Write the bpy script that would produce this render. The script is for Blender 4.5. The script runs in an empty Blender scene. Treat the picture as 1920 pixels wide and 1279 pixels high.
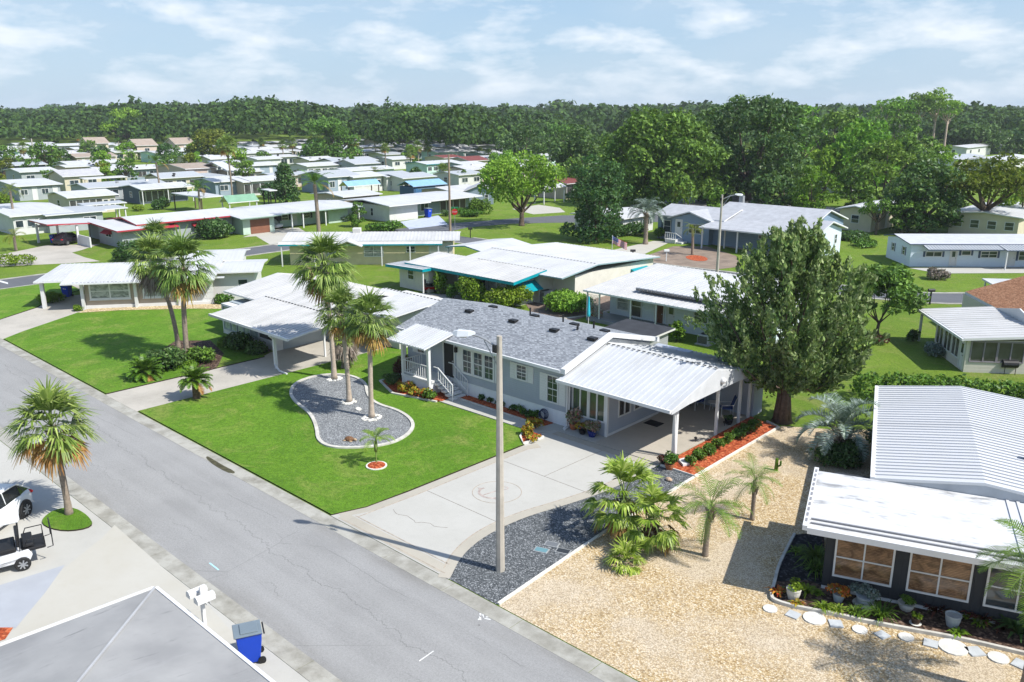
import bpy, math, random
import numpy as np
from mathutils import Vector, Matrix
R = math.radians
C = bpy.context.scene.collection
SC = bpy.context.scene

# ---------------------------------------------------------------- camera, sky, sun, exposure
CAMH = 15.0
PITCH = math.atan(434.5 / 1574)
cam_d = bpy.data.cameras.new('camera'); cam = bpy.data.objects.new('camera', cam_d); C.objects.link(cam)
cam_d.sensor_width = 36; cam_d.lens = 36 * 1574 / 1920; cam_d.clip_end = 6000; cam_d.clip_start = .1
YAW = math.atan2(.681, .732)
cam.location = (0, 0, CAMH); cam.rotation_euler = (R(90) - PITCH, 0, YAW)
SC.camera = cam

# sun: the lamp pole's shadow runs 7.07 m towards (-6.8, -2.0)
SUN_EL = 49.0
sd = Vector((6.75, 2.0, 0)).normalized()          # horizontal direction towards the sun
SUN_AZ = math.atan2(sd.x, sd.y)
sun_d = bpy.data.lights.new('sun', 'SUN'); sun = bpy.data.objects.new('sun', sun_d); C.objects.link(sun)
sun_d.energy = 3.9; sun_d.angle = R(.5); sun_d.color = (1, .965, .90)
sv = Vector((sd.x * math.cos(R(SUN_EL)), sd.y * math.cos(R(SUN_EL)), math.sin(R(SUN_EL))))
sun.rotation_euler = sv.to_track_quat('Z', 'Y').to_euler()

W = bpy.data.worlds.new('World'); SC.world = W; W.use_nodes = True
wn = W.node_tree.nodes; wl = W.node_tree.links
bg = wn['Background']; bg.inputs[1].default_value = .13
sky = wn.new('ShaderNodeTexSky'); sky.sky_type = 'NISHITA'; sky.sun_disc = False
sky.sun_elevation = R(SUN_EL); sky.sun_rotation = SUN_AZ; sky.air_density = 1.0; sky.dust_density = .6; sky.ozone_density = 1.5
geo = wn.new('ShaderNodeTexCoord')
sep = wn.new('ShaderNodeSeparateXYZ'); wl.new(geo.outputs['Generated'], sep.inputs[0])
def wmath(op, a, b=None, c=None):
    n = wn.new('ShaderNodeMath'); n.operation = op
    for i, v in enumerate((a, b, c)):
        if v is None: continue
        if isinstance(v, (int, float)): n.inputs[i].default_value = v
        else: wl.new(v, n.inputs[i])
    return n.outputs[0]
# clouds: a layer seen almost edge on, so squash elevation
az = wmath('ARCTAN2', sep.outputs[0], sep.outputs[1])
comb = wn.new('ShaderNodeCombineXYZ'); wl.new(wmath('MULTIPLY', az, 7.0), comb.inputs[0]); wl.new(wmath('MULTIPLY', sep.outputs[2], 20.0), comb.inputs[1])
cn = wn.new('ShaderNodeTexNoise'); cn.inputs['Scale'].default_value = 1.15; cn.inputs['Detail'].default_value = 9; cn.inputs['Roughness'].default_value = .58
cn.inputs['Distortion'].default_value = .1; wl.new(comb.outputs[0], cn.inputs['Vector'])
cr = wn.new('ShaderNodeMapRange'); cr.inputs[1].default_value = .47; cr.inputs[2].default_value = .66; wl.new(cn.outputs[0], cr.inputs[0])
cn2 = wn.new('ShaderNodeTexNoise'); cn2.inputs['Scale'].default_value = .5; cn2.inputs['Detail'].default_value = 5; wl.new(comb.outputs[0], cn2.inputs['Vector'])
cr2 = wn.new('ShaderNodeMapRange'); cr2.inputs[1].default_value = .35; cr2.inputs[2].default_value = .7; wl.new(cn2.outputs[0], cr2.inputs[0])
hz = wn.new('ShaderNodeMapRange'); hz.inputs[1].default_value = -.02; hz.inputs[2].default_value = .035; wl.new(sep.outputs[2], hz.inputs[0])
SKY_BLUE = (1.75, 2.55, 3.5, 1)
mixb = wn.new('ShaderNodeMix'); mixb.data_type = 'RGBA'; mixb.inputs[0].default_value = .85
wl.new(sky.outputs[0], mixb.inputs[6]); mixb.inputs[7].default_value = SKY_BLUE
m1 = wn.new('ShaderNodeMix'); m1.data_type = 'RGBA'; wl.new(wmath('MULTIPLY', cr2.outputs[0], .55), m1.inputs[0]); wl.new(mixb.outputs[2], m1.inputs[6]); m1.inputs[7].default_value = (2.75, 3.35, 3.95, 1)
m2 = wn.new('ShaderNodeMix'); m2.data_type = 'RGBA'; wl.new(wmath('MULTIPLY', wmath('MULTIPLY', cr.outputs[0], hz.outputs[0]), .8), m2.inputs[0]); wl.new(m1.outputs[2], m2.inputs[6]); m2.inputs[7].default_value = (4.4, 4.65, 4.95, 1)
# only the band the layer can be seen in; overhead stays clear sky
up = wn.new('ShaderNodeMapRange'); up.inputs[1].default_value = .18; up.inputs[2].default_value = .5; wl.new(sep.outputs[2], up.inputs[0])
m3 = wn.new('ShaderNodeMix'); m3.data_type = 'RGBA'; wl.new(up.outputs[0], m3.inputs[0]); wl.new(m2.outputs[2], m3.inputs[6]); wl.new(sky.outputs[0], m3.inputs[7])
wl.new(m3.outputs[2], bg.inputs[0])

SC.view_settings.view_transform = 'Standard'; SC.view_settings.look = 'None'; SC.view_settings.gamma = 1
SC.view_settings.use_curve_mapping = False; SC.view_settings.exposure = .80
SC.cycles.max_bounces = 6; SC.cycles.transparent_max_bounces = 6; SC.cycles.diffuse_bounces = 3; SC.cycles.glossy_bounces = 2
SC.cycles.use_denoising = True; SC.cycles.caustics_reflective = False; SC.cycles.caustics_refractive = False

# ---------------------------------------------------------------- measuring helpers
CP, SP = math.cos(PITCH), math.sin(PITCH)
def at(px, py, z=0.0):
    """place where the sight line through a photo point meets height z"""
    u = (px - 960) / 1574; v = (639.5 - py) / 1574
    dy = CP + v * SP; dz = -SP + v * CP
    t = (z - CAMH) / dz
    x, y = u * t, dy * t
    return Vector((x * .732 - y * .681, x * .681 + y * .732, z))
def sx(p):
    x = p[0] * .732 + p[1] * .681; y = -p[0] * .681 + p[1] * .732; z = p[2] - CAMH
    return 960 + 1574 * x / (y * CP - z * SP)
def depth(p):
    y = -p[0] * .681 + p[1] * .732
    return y * CP - (p[2] - CAMH) * SP
def solve(f, lo, hi):
    s = f(lo) > 0
    for _ in range(50):
        m = (lo + hi) / 2
        if (f(m) > 0) == s: lo = m
        else: hi = m
    return (lo + hi) / 2

# ---------------------------------------------------------------- mesh helpers
class MB:
    def __init__(s): s.v = []; s.f = []; s.m = []; s.mi = 0; s.xf = None
    def add(s, vs, fs):
        o = len(s.v)
        if s.xf is not None: vs = [s.xf @ Vector(v) for v in vs]
        s.v += [tuple(v) for v in vs]; s.f += [tuple(i + o for i in f) for f in fs]; s.m += [s.mi] * len(fs); return s
    def box(s, x0, x1, y0, y1, z0, z1):
        return s.add([(x0, y0, z0), (x1, y0, z0), (x1, y1, z0), (x0, y1, z0), (x0, y0, z1), (x1, y0, z1), (x1, y1, z1), (x0, y1, z1)],
                     [(3, 2, 1, 0), (4, 5, 6, 7), (0, 1, 5, 4), (1, 2, 6, 5), (2, 3, 7, 6), (3, 0, 4, 7)])
    def prism(s, pts, z0, z1):
        n = len(pts); a = sum(pts[i][0] * pts[(i + 1) % n][1] - pts[(i + 1) % n][0] * pts[i][1] for i in range(n))
        if a < 0: pts = pts[::-1]
        vs = [(p[0], p[1], z0) for p in pts] + [(p[0], p[1], z1) for p in pts]
        return s.add(vs, [tuple(range(n - 1, -1, -1)), tuple(range(n, 2 * n))] + [(i, (i + 1) % n, n + (i + 1) % n, n + i) for i in range(n)])
    def extr(s, prof, a, b, axis='x', mis=None):
        """profile of (t,z) swept from a to b; axis x: t is y"""
        n = len(prof)
        P = (lambda k, t, z: (k, t, z)) if axis == 'x' else (lambda k, t, z: (t, k, z))
        vs = [P(a, t, z) for t, z in prof] + [P(b, t, z) for t, z in prof]
        fs = [tuple(range(n - 1, -1, -1)), tuple(range(n, 2 * n))] + [(i, (i + 1) % n, n + (i + 1) % n, n + i) for i in range(n)]
        o = len(s.f); s.add(vs, fs)
        if mis:
            for k, m in enumerate(mis): s.m[o + k] = m
        return s
    def tube(s, pts, rad, n=8, cap=True):
        pts = [Vector(p) for p in pts]
        if isinstance(rad, (int, float)): rad = [rad] * len(pts)
        vs = []; fs = []
        d0 = (pts[1] - pts[0]).normalized(); a = d0.orthogonal().normalized()
        for i, p in enumerate(pts):
            d = (pts[min(i + 1, len(pts) - 1)] - pts[max(i - 1, 0)]).normalized()
            a = (a - d * a.dot(d)); a = a.normalized() if a.length > 1e-5 else d.orthogonal().normalized(); b = d.cross(a)
            for k in range(n):
                t = 2 * math.pi * k / n; vs.append(p + (a * math.cos(t) + b * math.sin(t)) * rad[i])
        for i in range(len(pts) - 1):
            for k in range(n):
                k2 = (k + 1) % n; fs.append((i * n + k, i * n + k2, (i + 1) * n + k2, (i + 1) * n + k))
        if cap: fs += [tuple(range(n - 1, -1, -1)), tuple(range((len(pts) - 1) * n, len(pts) * n))]
        return s.add(vs, fs)
    def lathe(s, prof, c=(0, 0, 0), n=16):
        vs = []; fs = []
        for r, z in prof:
            for k in range(n):
                t = 2 * math.pi * k / n; vs.append((c[0] + r * math.cos(t), c[1] + r * math.sin(t), c[2] + z))
        m = len(prof)
        for i in range(m - 1):
            for k in range(n):
                k2 = (k + 1) % n; fs.append((i * n + k, i * n + k2, (i + 1) * n + k2, (i + 1) * n + k))
        fs += [tuple(range(n - 1, -1, -1)), tuple(range((m - 1) * n, m * n))]
        return s.add(vs, fs)
    def blob(s, c, r, n=10, m=7, jit=.0, rng=random):
        vs = []; fs = []
        rx, ry, rz = r if hasattr(r, '__len__') else (r, r, r)
        for i in range(m + 1):
            ph = math.pi * i / m
            for k in range(n):
                t = 2 * math.pi * k / n; j = 1 + rng.uniform(-jit, jit)
                vs.append((c[0] + rx * j * math.sin(ph) * math.cos(t), c[1] + ry * j * math.sin(ph) * math.sin(t), c[2] - rz * j * math.cos(ph)))
        for i in range(m):
            for k in range(n):
                k2 = (k + 1) % n; fs.append((i * n + k, i * n + k2, (i + 1) * n + k2, (i + 1) * n + k))
        return s.add(vs, fs)
    def build(s, name, mat, parent=None, smooth=False, bevel=0):
        me = bpy.data.meshes.new(name); me.from_pydata(s.v, [], s.f)
        for m in (mat if isinstance(mat, (list, tuple)) else [mat]): me.materials.append(m)
        if any(s.m): me.polygons.foreach_set('material_index', s.m)
        if smooth: me.polygons.foreach_set('use_smooth', [True] * len(me.polygons))
        me.update()
        o = bpy.data.objects.new(name, me); C.objects.link(o)
        if parent is not None: o.parent = parent
        if bevel:
            b = o.modifiers.new('bevel', 'BEVEL'); b.width = bevel; b.segments = 2; b.limit_method = 'ANGLE'
        return o
def npmesh(name, V, F, mats, mi=None, smooth=False):
    """V (n,3) F (m,k) arrays"""
    me = bpy.data.meshes.new(name); V = np.asarray(V, dtype=np.float32); F = np.asarray(F, dtype=np.int32)
    k = F.shape[1]
    me.vertices.add(len(V)); me.vertices.foreach_set('co', V.ravel())
    me.loops.add(F.size); me.loops.foreach_set('vertex_index', F.ravel())
    me.polygons.add(len(F)); me.polygons.foreach_set('loop_start', np.arange(0, F.size, k, dtype=np.int32))
    me.polygons.foreach_set('loop_total', np.full(len(F), k, dtype=np.int32))
    for m in mats: me.materials.append(m)
    if mi is not None: me.polygons.foreach_set('material_index', np.asarray(mi, dtype=np.int32))
    me.update(calc_edges=True); me.validate()
    return me
def link(name, me, parent=None, loc=None, rz=None, sc=None):
    o = bpy.data.objects.new(name, me); C.objects.link(o)
    if parent is not None: o.parent = parent
    if loc is not None: o.location = loc
    if rz is not None: o.rotation_euler = (0, 0, rz)
    if sc is not None: o.scale = sc if hasattr(sc, '__len__') else (sc, sc, sc)
    return o
def empty(name, label, cat, loc=(0, 0, 0), rz=0, group=None):
    o = bpy.data.objects.new(name, None); C.objects.link(o); o.location = loc; o.rotation_euler = (0, 0, rz); o.empty_display_size = .3
    o['label'] = label; o['category'] = cat
    if group: o['group'] = group
    return o
def tag(o, label, cat, group=None, kind=None):
    o['label'] = label; o['category'] = cat
    if group: o['group'] = group
    if kind: o['kind'] = kind
    return o
def struct(name, mb, mat, label=None):
    o = mb.build(name, mat); o['kind'] = 'structure'
    if label: o['label'] = label
    return o
def dup(root, loc, rz=None, sc=None, label=None, group=None):
    r = root.copy(); C.objects.link(r); r.location = loc
    if rz is not None: r.rotation_euler = (0, 0, rz)
    if sc is not None: r.scale = sc if hasattr(sc, '__len__') else (sc, sc, sc)
    if label: r['label'] = label
    if group: r['group'] = group
    for ch in list(root.children):
        c = ch.copy(); C.objects.link(c); c.parent = r
        for g in list(ch.children):
            d = g.copy(); C.objects.link(d); d.parent = c
    return r

# ---------------------------------------------------------------- materials
class NT:
    def __init__(s, name):
        s.mat = bpy.data.materials.new(name); s.mat.use_nodes = True; s.t = s.mat.node_tree
        s.b = s.t.nodes['Principled BSDF']; s.out = s.t.nodes['Material Output']
    def n(s, typ, **kw):
        n = s.t.nodes.new('ShaderNode' + typ)
        for k, v in kw.items(): setattr(n, k, v)
        return n
    def L(s, a, b): s.t.links.new(a, b)
    def set(s, sock, v):
        if isinstance(v, (int, float)): sock.default_value = v
        elif isinstance(v, (tuple, list)): sock.default_value = tuple(v) + ((1,) if len(v) == 3 and sock.type == 'RGBA' else ())
        else: s.L(v, sock)
    def math(s, op, a, b=0.0, c=0.0):
        n = s.n('Math', operation=op)
        s.set(n.inputs[0], a); s.set(n.inputs[1], b); s.set(n.inputs[2], c); return n.outputs[0]
    def obj(s, scale=(1, 1, 1), kind='Object'):
        tc = s.n('TexCoord'); m = s.n('Mapping'); m.inputs['Scale'].default_value = scale; s.L(tc.outputs[kind], m.inputs[0]); return m.outputs[0]
    def noise(s, sc, det=4, vec=None, rough=.55, dist=0):
        n = s.n('TexNoise'); n.inputs['Scale'].default_value = sc; n.inputs['Detail'].default_value = det; n.inputs['Roughness'].default_value = rough; n.inputs['Distortion'].default_value = dist
        s.L(vec if vec is not None else s.obj(), n.inputs['Vector']); return n.outputs[0]
    def voro(s, sc, vec=None, feature='F1', rnd=1):
        n = s.n('TexVoronoi', feature=feature); n.inputs['Scale'].default_value = sc; n.inputs['Randomness'].default_value = rnd
        s.L(vec if vec is not None else s.obj(), n.inputs['Vector']); return n
    def rng(s, v, a, b, c=0.0, d=1.0):
        n = s.n('MapRange'); s.L(v, n.inputs[0]); n.inputs[1].default_value = a; n.inputs[2].default_value = b; n.inputs[3].default_value = c; n.inputs[4].default_value = d; return n.outputs[0]
    def mix(s, f, a, b, mode='MIX'):
        n = s.n('Mix', data_type='RGBA', blend_type=mode); s.set(n.inputs[0], f); s.set(n.inputs[6], a); s.set(n.inputs[7], b); return n.outputs[2]
    def ramp(s, v, stops):
        n = s.n('ValToRGB'); e = n.color_ramp.elements
        while len(e) > 1: e.remove(e[-1])
        e[0].position = stops[0][0]; e[0].color = tuple(stops[0][1]) + (1,)
        for p, c in stops[1:]: x = e.new(p); x.color = tuple(c) + (1,)
        s.L(v, n.inputs[0]); return n.outputs[0]
    def bump(s, h, st=.3, dist=.02):
        n = s.n('Bump'); n.inputs['Strength'].default_value = st; n.inputs['Distance'].default_value = dist; s.L(h, n.inputs['Height']); s.L(n.outputs[0], s.b.inputs['Normal'])
    def fin(s, col, rough=.8, spec=.3, metal=0):
        s.set(s.b.inputs['Base Color'], col); s.set(s.b.inputs['Roughness'], rough); s.b.inputs['Specular IOR Level'].default_value = spec; s.b.inputs['Metallic'].default_value = metal
        return s.mat
def h(c):  # sRGB hex to linear
    c = c.lstrip('#'); return tuple(((int(c[i:i + 2], 16) / 255) ** 2.2) for i in (0, 2, 4))
_mc = {}
def plain(name, col, rough=.7, var=.12, sc=1.5, spec=.3, metal=0, bump=0, bsc=30):
    if name in _mc: return _mc[name]
    t = NT(name); n = t.noise(sc, 5)
    d = tuple(max(0, x * (1 - var)) for x in col); l = tuple(min(1, x * (1 + var * .6)) for x in col)
    c = t.mix(t.rng(n, .3, .7), d, l)
    if bump: t.bump(t.noise(bsc, 3), bump, .01)
    _mc[name] = t.fin(c, rough, spec, metal); return _mc[name]
def siding(name, col, step=.12, dirt=.12, vertical=False):
    if name in _mc: return _mc[name]
    t = NT(name); v = t.obj(); s = t.n('SeparateXYZ'); t.L(v, s.inputs[0])
    if vertical: k = t.math('ADD', s.outputs[0], s.outputs[1])
    else: k = s.outputs[2]
    f = t.math('FRACT', t.math('DIVIDE', k, step))
    n = t.noise(.9, 5); n2 = t.noise(14, 3, t.obj((1, 1, .12)))
    c = t.mix(t.rng(n, .3, .75), col, tuple(x * (1 - dirt) for x in col))
    c = t.mix(t.rng(n2, .5, .8, 0, .35), c, tuple(x * .8 for x in col))
    t.bump(t.rng(f, 0, .9) if not vertical else t.rng(t.math('PINGPONG', f, .5), .0, .12), .6, .02)
    _mc[name] = t.fin(c, .62, .3); return _mc[name]
def metalroof(name, col, pitch=.3, axis=0, dirt=.25, dirtcol=(.33, .33, .32), rib=.6):
    """painted pan roof; ribs run across axis"""
    if name in _mc: return _mc[name]
    t = NT(name); v = t.obj(); s = t.n('SeparateXYZ'); t.L(v, s.inputs[0])
    f = t.math('FRACT', t.math('DIVIDE', s.outputs[axis], pitch))
    pp = t.math('PINGPONG', f, .5)
    st = (.9, .12, .9) if axis == 0 else (.12, .9, .9)
    n = t.noise(1.2, 6, t.obj(st), .7); n2 = t.noise(.5, 5, None, .65)
    c = t.mix(t.rng(n, .48, .8, 0, dirt * 1.4), col, dirtcol)
    c = t.mix(t.rng(n2, .4, .7, 0, dirt * .6), c, dirtcol)
    c = t.mix(t.rng(pp, .0, .07, .22, 0), c, dirtcol)
    t.bump(t.rng(pp, 0, .09, 1, 0), rib, .02)
    _mc[name] = t.fin(c, .5, .35); return _mc[name]
def shingle(name, c1, c2, c3, axis=1):
    if name in _mc: return _mc[name]
    t = NT(name)
    b = t.n('TexBrick'); b.offset = .5; b.inputs['Scale'].default_value = 1; b.inputs['Brick Width'].default_value = .17; b.inputs['Row Height'].default_value = .09
    b.inputs['Mortar Size'].default_value = .012; b.inputs['Color1'].default_value = (0, 0, 0, 1); b.inputs['Color2'].default_value = (1, 1, 1, 1); b.inputs['Mortar'].default_value = (.3, .3, .3, 1); b.inputs['Bias'].default_value = 0
    v = t.obj()
    if axis == 0:
        m = t.n('Mapping'); m.inputs['Rotation'].default_value = (0, 0, R(90)); t.L(v, m.inputs[0]); v = m.outputs[0]
    t.L(v, b.inputs['Vector'])
    c = t.ramp(b.outputs[0], [(0, c1), (.45, c2), (1, c3)])
    n = t.noise(9, 4, None, .8); c = t.mix(t.rng(n, .5, .7, 0, .6), c, c1)
    n = t.noise(12, 4, None, .8); c = t.mix(t.rng(n, .5, .7, 0, .6), c, c3)
    t.bump(b.outputs['Fac'], -.35, .01)
    _mc[name] = t.fin(c, .95, .15); return _mc[name]
def tuple_mul(c, t, k): return t.mix(1.0, c, (k, k, k * 1.1), 'MULTIPLY')
def foliage(name, cols, rough=.6, trans=.25, hue=.5):
    """leaf colour differs from leaf to leaf and from plant to plant"""
    if name in _mc: return _mc[name]
    t = NT(name); g = t.n('NewGeometry'); oi = t.n('ObjectInfo')
    k = len(cols); c = t.ramp(g.outputs['Random Per Island'], [(i / max(1, k - 1), cc) for i, cc in enumerate(cols)])
    big = t.noise(.055 if name.startswith('forest') else .45, 3, t.obj((1, 1, 1.3)), .6); c = t.mix(t.rng(big, .40, .62), tuple_mul(c, t, .62), c)
    hs = t.n('HueSaturation'); t.L(c, hs.inputs['Color'])
    t.L(t.rng(oi.outputs['Random'], 0, 1, .5 - .018 * hue * 2, .5 + .018 * hue * 2), hs.inputs['Hue']); t.L(t.rng(oi.outputs['Random'], 0, 1, 1.12, .88), hs.inputs['Value'])
    c = hs.outputs[0]
    t.fin(c, rough, .25)
    tr = t.n('BsdfTranslucent'); t.L(t.mix(.5, c, (.16, .26, .02), 'MIX'), tr.inputs[0])
    mx = t.n('MixShader'); mx.inputs[0].default_value = trans; t.L(t.b.outputs[0], mx.inputs[1]); t.L(tr.outputs[0], mx.inputs[2]); t.L(mx.outputs[0], t.out.inputs[0])
    _mc[name] = t.mat; return t.mat
def glass(name, col=(.02, .03, .035), rough=.06):
    if name in _mc: return _mc[name]
    t = NT(name); n = t.noise(.9, 3); c = t.mix(t.rng(n, .4, .65), col, tuple(x * 2.2 + .01 for x in col))
    _mc[name] = t.fin(c, rough, .8); return _mc[name]
def blinds(name, c1, c2, step=.06):
    if name in _mc: return _mc[name]
    t = NT(name); v = t.obj(); s = t.n('SeparateXYZ'); t.L(v, s.inputs[0]); f = t.math('FRACT', t.math('DIVIDE', s.outputs[2], step))
    f = t.math('FRACT', t.math('ADD', t.math('DIVIDE', s.outputs[2], step), t.math('MULTIPLY', t.noise(2.2, 3, t.obj((1, 1, 2.5))), 1.4))); c = t.mix(t.rng(f, .4, .75), c1, c2); n = t.noise(1.7, 5, t.obj((1, 1, 1.8)), .7, .8); c = t.mix(t.rng(n, .42, .62, 0, .8), c, tuple(x * .35 for x in c2))
    _mc[name] = t.fin(c, .12, .6); return _mc[name]
def gravel(name, stops, sc, patch=None, bump=.5):
    if name in _mc: return _mc[name]
    t = NT(name); v = t.voro(sc); sp = t.n('SeparateColor'); t.L(v.outputs['Color'], sp.inputs[0])
    c = t.ramp(sp.outputs[0], stops)
    if patch: c = t.mix(t.rng(t.noise(.35, 5), .42, .62, 0, .75), c, patch)
    c = t.mix(t.rng(t.noise(1.3, 5), .3, .75, 0, .3), c, tuple(x * .6 for x in stops[1][1]))
    c = t.mix(t.rng(v.outputs['Distance'], .35, .75, 0, .5), c, tuple(x * .35 for x in stops[0][1]))
    t.bump(v.outputs['Distance'], -bump, .03)
    _mc[name] = t.fin(c, .9, .2); return _mc[name]
# ---------------------------------------------------------------- material set
WHITE = plain('white_paint', (.60, .60, .59), .5, .07)
TRIM = plain('white_trim', (.62, .62, .615), .45, .05)
OFFW = plain('offwhite', (.54, .53, .50), .6, .1)
GREYM = plain('grey_metal', (.30, .31, .32), .4, .1, metal=.3)
BLACK = plain('black_plastic', (.015, .015, .016), .5, .2)
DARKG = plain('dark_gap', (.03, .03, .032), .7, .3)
CONC = plain('pole_concrete', (.40, .365, .31), .85, .15, 3, bump=.2)
TERRA = plain('terracotta', (.35, .12, .05), .7)
GL = glass('window_glass'); GL2 = glass('screen_glass', (.035, .035, .035), .25)
GLG = glass('garden_glass', (.03, .045, .03), .08)
BL = blinds('white_blinds', (.45, .47, .46), (.30, .32, .32), .05)
DIRT = plain('soil', (.035, .025, .017), .95, .3, 4)

def grass_mat(name, c1, c2, c3, patch):
    t = NT(name); s = t.n('SeparateXYZ'); t.L(t.obj(), s.inputs[0])
    c = t.mix(t.rng(t.noise(.22, 6), .35, .65), c1, c2)
    c = t.mix(t.rng(t.noise(1.4, 6, None, .7), .42, .70, 0, .75), c, c3)
    c = t.mix(t.rng(t.noise(.42, 8, None, .72, .9), .50, .66, 0, .85), c, patch); c = t.mix(t.rng(t.noise(.12, 4), .42, .62, 0, .35), c, tuple(x * 1.35 for x in c2))
    f = t.noise(7, 6, t.obj((1, 1, 1)), .85); c = t.mix(t.rng(f, .35, .66, .0, .85), c, tuple(x * .42 for x in c1))
    c = t.mix(t.rng(t.noise(3.2, 5, None, .75), .52, .66, 0, .45), c, tuple(x * .5 for x in c1)); f2 = t.noise(30, 3, None, .8); c = t.mix(t.rng(f2, .5, .75, 0, .6), c, tuple(min(1, x * 1.7) for x in c2))
    t.bump(t.noise(16, 4, None, .8), .9, .07)
    return t.fin(c, .85, .12)
GRASS = grass_mat('lawn_grass', (.095, .215, .016), (.155, .29, .026), (.065, .165, .014), (.30, .31, .09))
GRASS2 = grass_mat('field_grass', (.12, .205, .020), (.18, .265, .032), (.085, .175, .016), (.28, .26, .10))

def asphalt(name, base, cracks):
    t = NT(name); v = t.obj(); s = t.n('SeparateXYZ'); t.L(v, s.inputs[0])
    c = t.mix(t.rng(t.noise(.5, 5), .3, .7), base, tuple(x * .88 for x in base))
    c = t.mix(t.rng(t.noise(16, 5, None, .9), .42, .66, 0, .75), c, tuple(x * .55 for x in base))
    c = t.mix(t.rng(t.noise(90, 2), .55, .8, 0, .5), c, tuple(min(1, x * 1.6) for x in base))
    # faint wheel streaks along the street, dirt towards the gutters
    if cracks:
        ed = t.math('ABSOLUTE', t.math('SUBTRACT', s.outputs[1], 13.6)); c = t.mix(t.math('MULTIPLY', t.rng(ed, 1.7, 2.45), t.rng(t.noise(.8, 5, t.obj((.35, 1, 1))), .42, .7, 0, .55)), c, (.12, .11, .09)); c = t.mix(t.rng(t.noise(.28, 4, t.obj((1, 1.6, 1))), .55, .66, 0, .22), c, tuple(x * .6 for x in base))
    c = t.mix(t.rng(t.noise(1.3, 3, t.obj((.05, 1.2, 1))), .4, .7, 0, .22), c, tuple(x * 1.25 for x in base))
    if cracks:
        w = t.noise(1.1, 6, t.obj((.8, .1, 1)), .65); w3 = t.noise(1.0, 6, t.obj((.35, .1, 1)), .6)
        for y0, amp, wd, msk in ((13.7, 1.5, .010, .0), (15.05, .9, .007, .47), (12.4, 1.6, .007, .52)):
            yy = t.math('ADD', s.outputs[1], t.math('MULTIPLY', t.math('SUBTRACT', w if y0 != 15.05 else w3, .5), amp))
            yy = t.math('ADD', yy, t.math('MULTIPLY', s.outputs[0], .028 if y0 == 13.7 else 0))
            d = t.math('ABSOLUTE', t.math('SUBTRACT', yy, y0 - (.6 if y0 == 13.7 else 0)))
            m = t.rng(d, wd * .6, wd * 2.2, .55, 0)
            if msk: m = t.math('MULTIPLY', m, t.rng(t.noise(.3, 2), .5, .55))
            c = t.mix(m, c, tuple(x * .35 for x in base))
        vo = t.voro(.16, t.obj((1, 1, 1)), 'DISTANCE_TO_EDGE')
        m = t.math('MULTIPLY', t.rng(vo.outputs['Distance'], .001, .0035, .35, 0), t.rng(t.noise(.35, 3), .52, .6))
        c = t.mix(m, c, tuple(x * .4 for x in base))
    # scattered dark specks
    vo = t.voro(1.6); sp = t.n('SeparateColor'); t.L(vo.outputs['Color'], sp.inputs[0])
    m = t.math('MULTIPLY', t.math('LESS_THAN', vo.outputs['Distance'], t.math('MULTIPLY', sp.outputs[1], .055)), t.math('GREATER_THAN', sp.outputs[0], .72))
    c = t.mix(t.math('MULTIPLY', m, .8), c, (.05, .05, .05))
    t.bump(t.noise(60, 3), .25, .01)
    return t.fin(c, .85, .2)
ASPH = asphalt('street_asphalt', (.29, .287, .278), True)
ASPH2 = asphalt('dark_asphalt', (.12, .125, .135), False)
def concrete(name, base, st=.2, stain=(.20, .19, .16), sc=.35):
    t = NT(name)
    c = t.mix(t.rng(t.noise(sc, 6, None, .6), .4, .75, 0, st * 1.6), base, stain)
    c = t.mix(t.rng(t.noise(2.5, 6, None, .7), .5, .8, 0, st), c, stain)
    c = t.mix(t.rng(t.noise(70, 2), .4, .7, 0, .12), c, stain)
    t.bump(t.noise(40, 3), .12, .01)
    return t.fin(c, .85, .2)
CPALE = concrete('pale_concrete', (.42, .41, .375), .14)
CGUT = concrete('gutter_concrete', (.36, .35, .31), .55, (.16, .15, .12), 1.2)
CWARM = concrete('warm_concrete', (.42, .405, .36), .22, (.33, .30, .23))
CBAND = concrete('band_concrete', (.39, .36, .30), .2)
CDRV = concrete('old_drive', (.42, .39, .34), .3)
CCAR = concrete('carport_floor', (.42, .38, .32), .22)
LINE = plain('joint_line', (.20, .18, .15), .9, .3, 6)
LINE2 = plain('faint_line', (.36, .31, .25), .9, .3, 6)
GRV = gravel('grey_gravel', [(0, (.10, .105, .11)), (.3, (.18, .19, .195)), (.7, (.27, .28, .285)), (1, (.46, .47, .47))], 24)
GRVD = gravel('dark_gravel', [(0, (.045, .05, .053)), (.35, (.095, .103, .108)), (.75, (.165, .175, .18)), (1, (.36, .37, .375))], 24)
TAN = gravel('tan_gravel', [(0, (.26, .165, .07)), (.25, (.45, .32, .155)), (.6, (.57, .445, .265)), (1, (.72, .63, .48))], 22, (.56, .48, .37))
MULCH = gravel('red_mulch', [(0, (.22, .035, .012)), (.5, (.42, .085, .03)), (1, (.60, .19, .08))], 12)
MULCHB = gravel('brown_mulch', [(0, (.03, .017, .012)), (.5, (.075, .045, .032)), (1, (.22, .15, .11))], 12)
MULCHK = gravel('black_mulch', [(0, (.008, .008, .01)), (.6, (.022, .022, .025)), (1, (.10, .10, .11))], 12)
SANDY = gravel('sandy_bed', [(0, (.34, .25, .13)), (.5, (.55, .43, .25)), (1, (.72, .62, .42))], 10)
STONE = plain('kerb_stone', (.50, .48, .43), .85, .25, 3, bump=.3)
WSTONE = plain('white_stone', (.62, .60, .54), .8, .25, 6, bump=.4)

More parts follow.
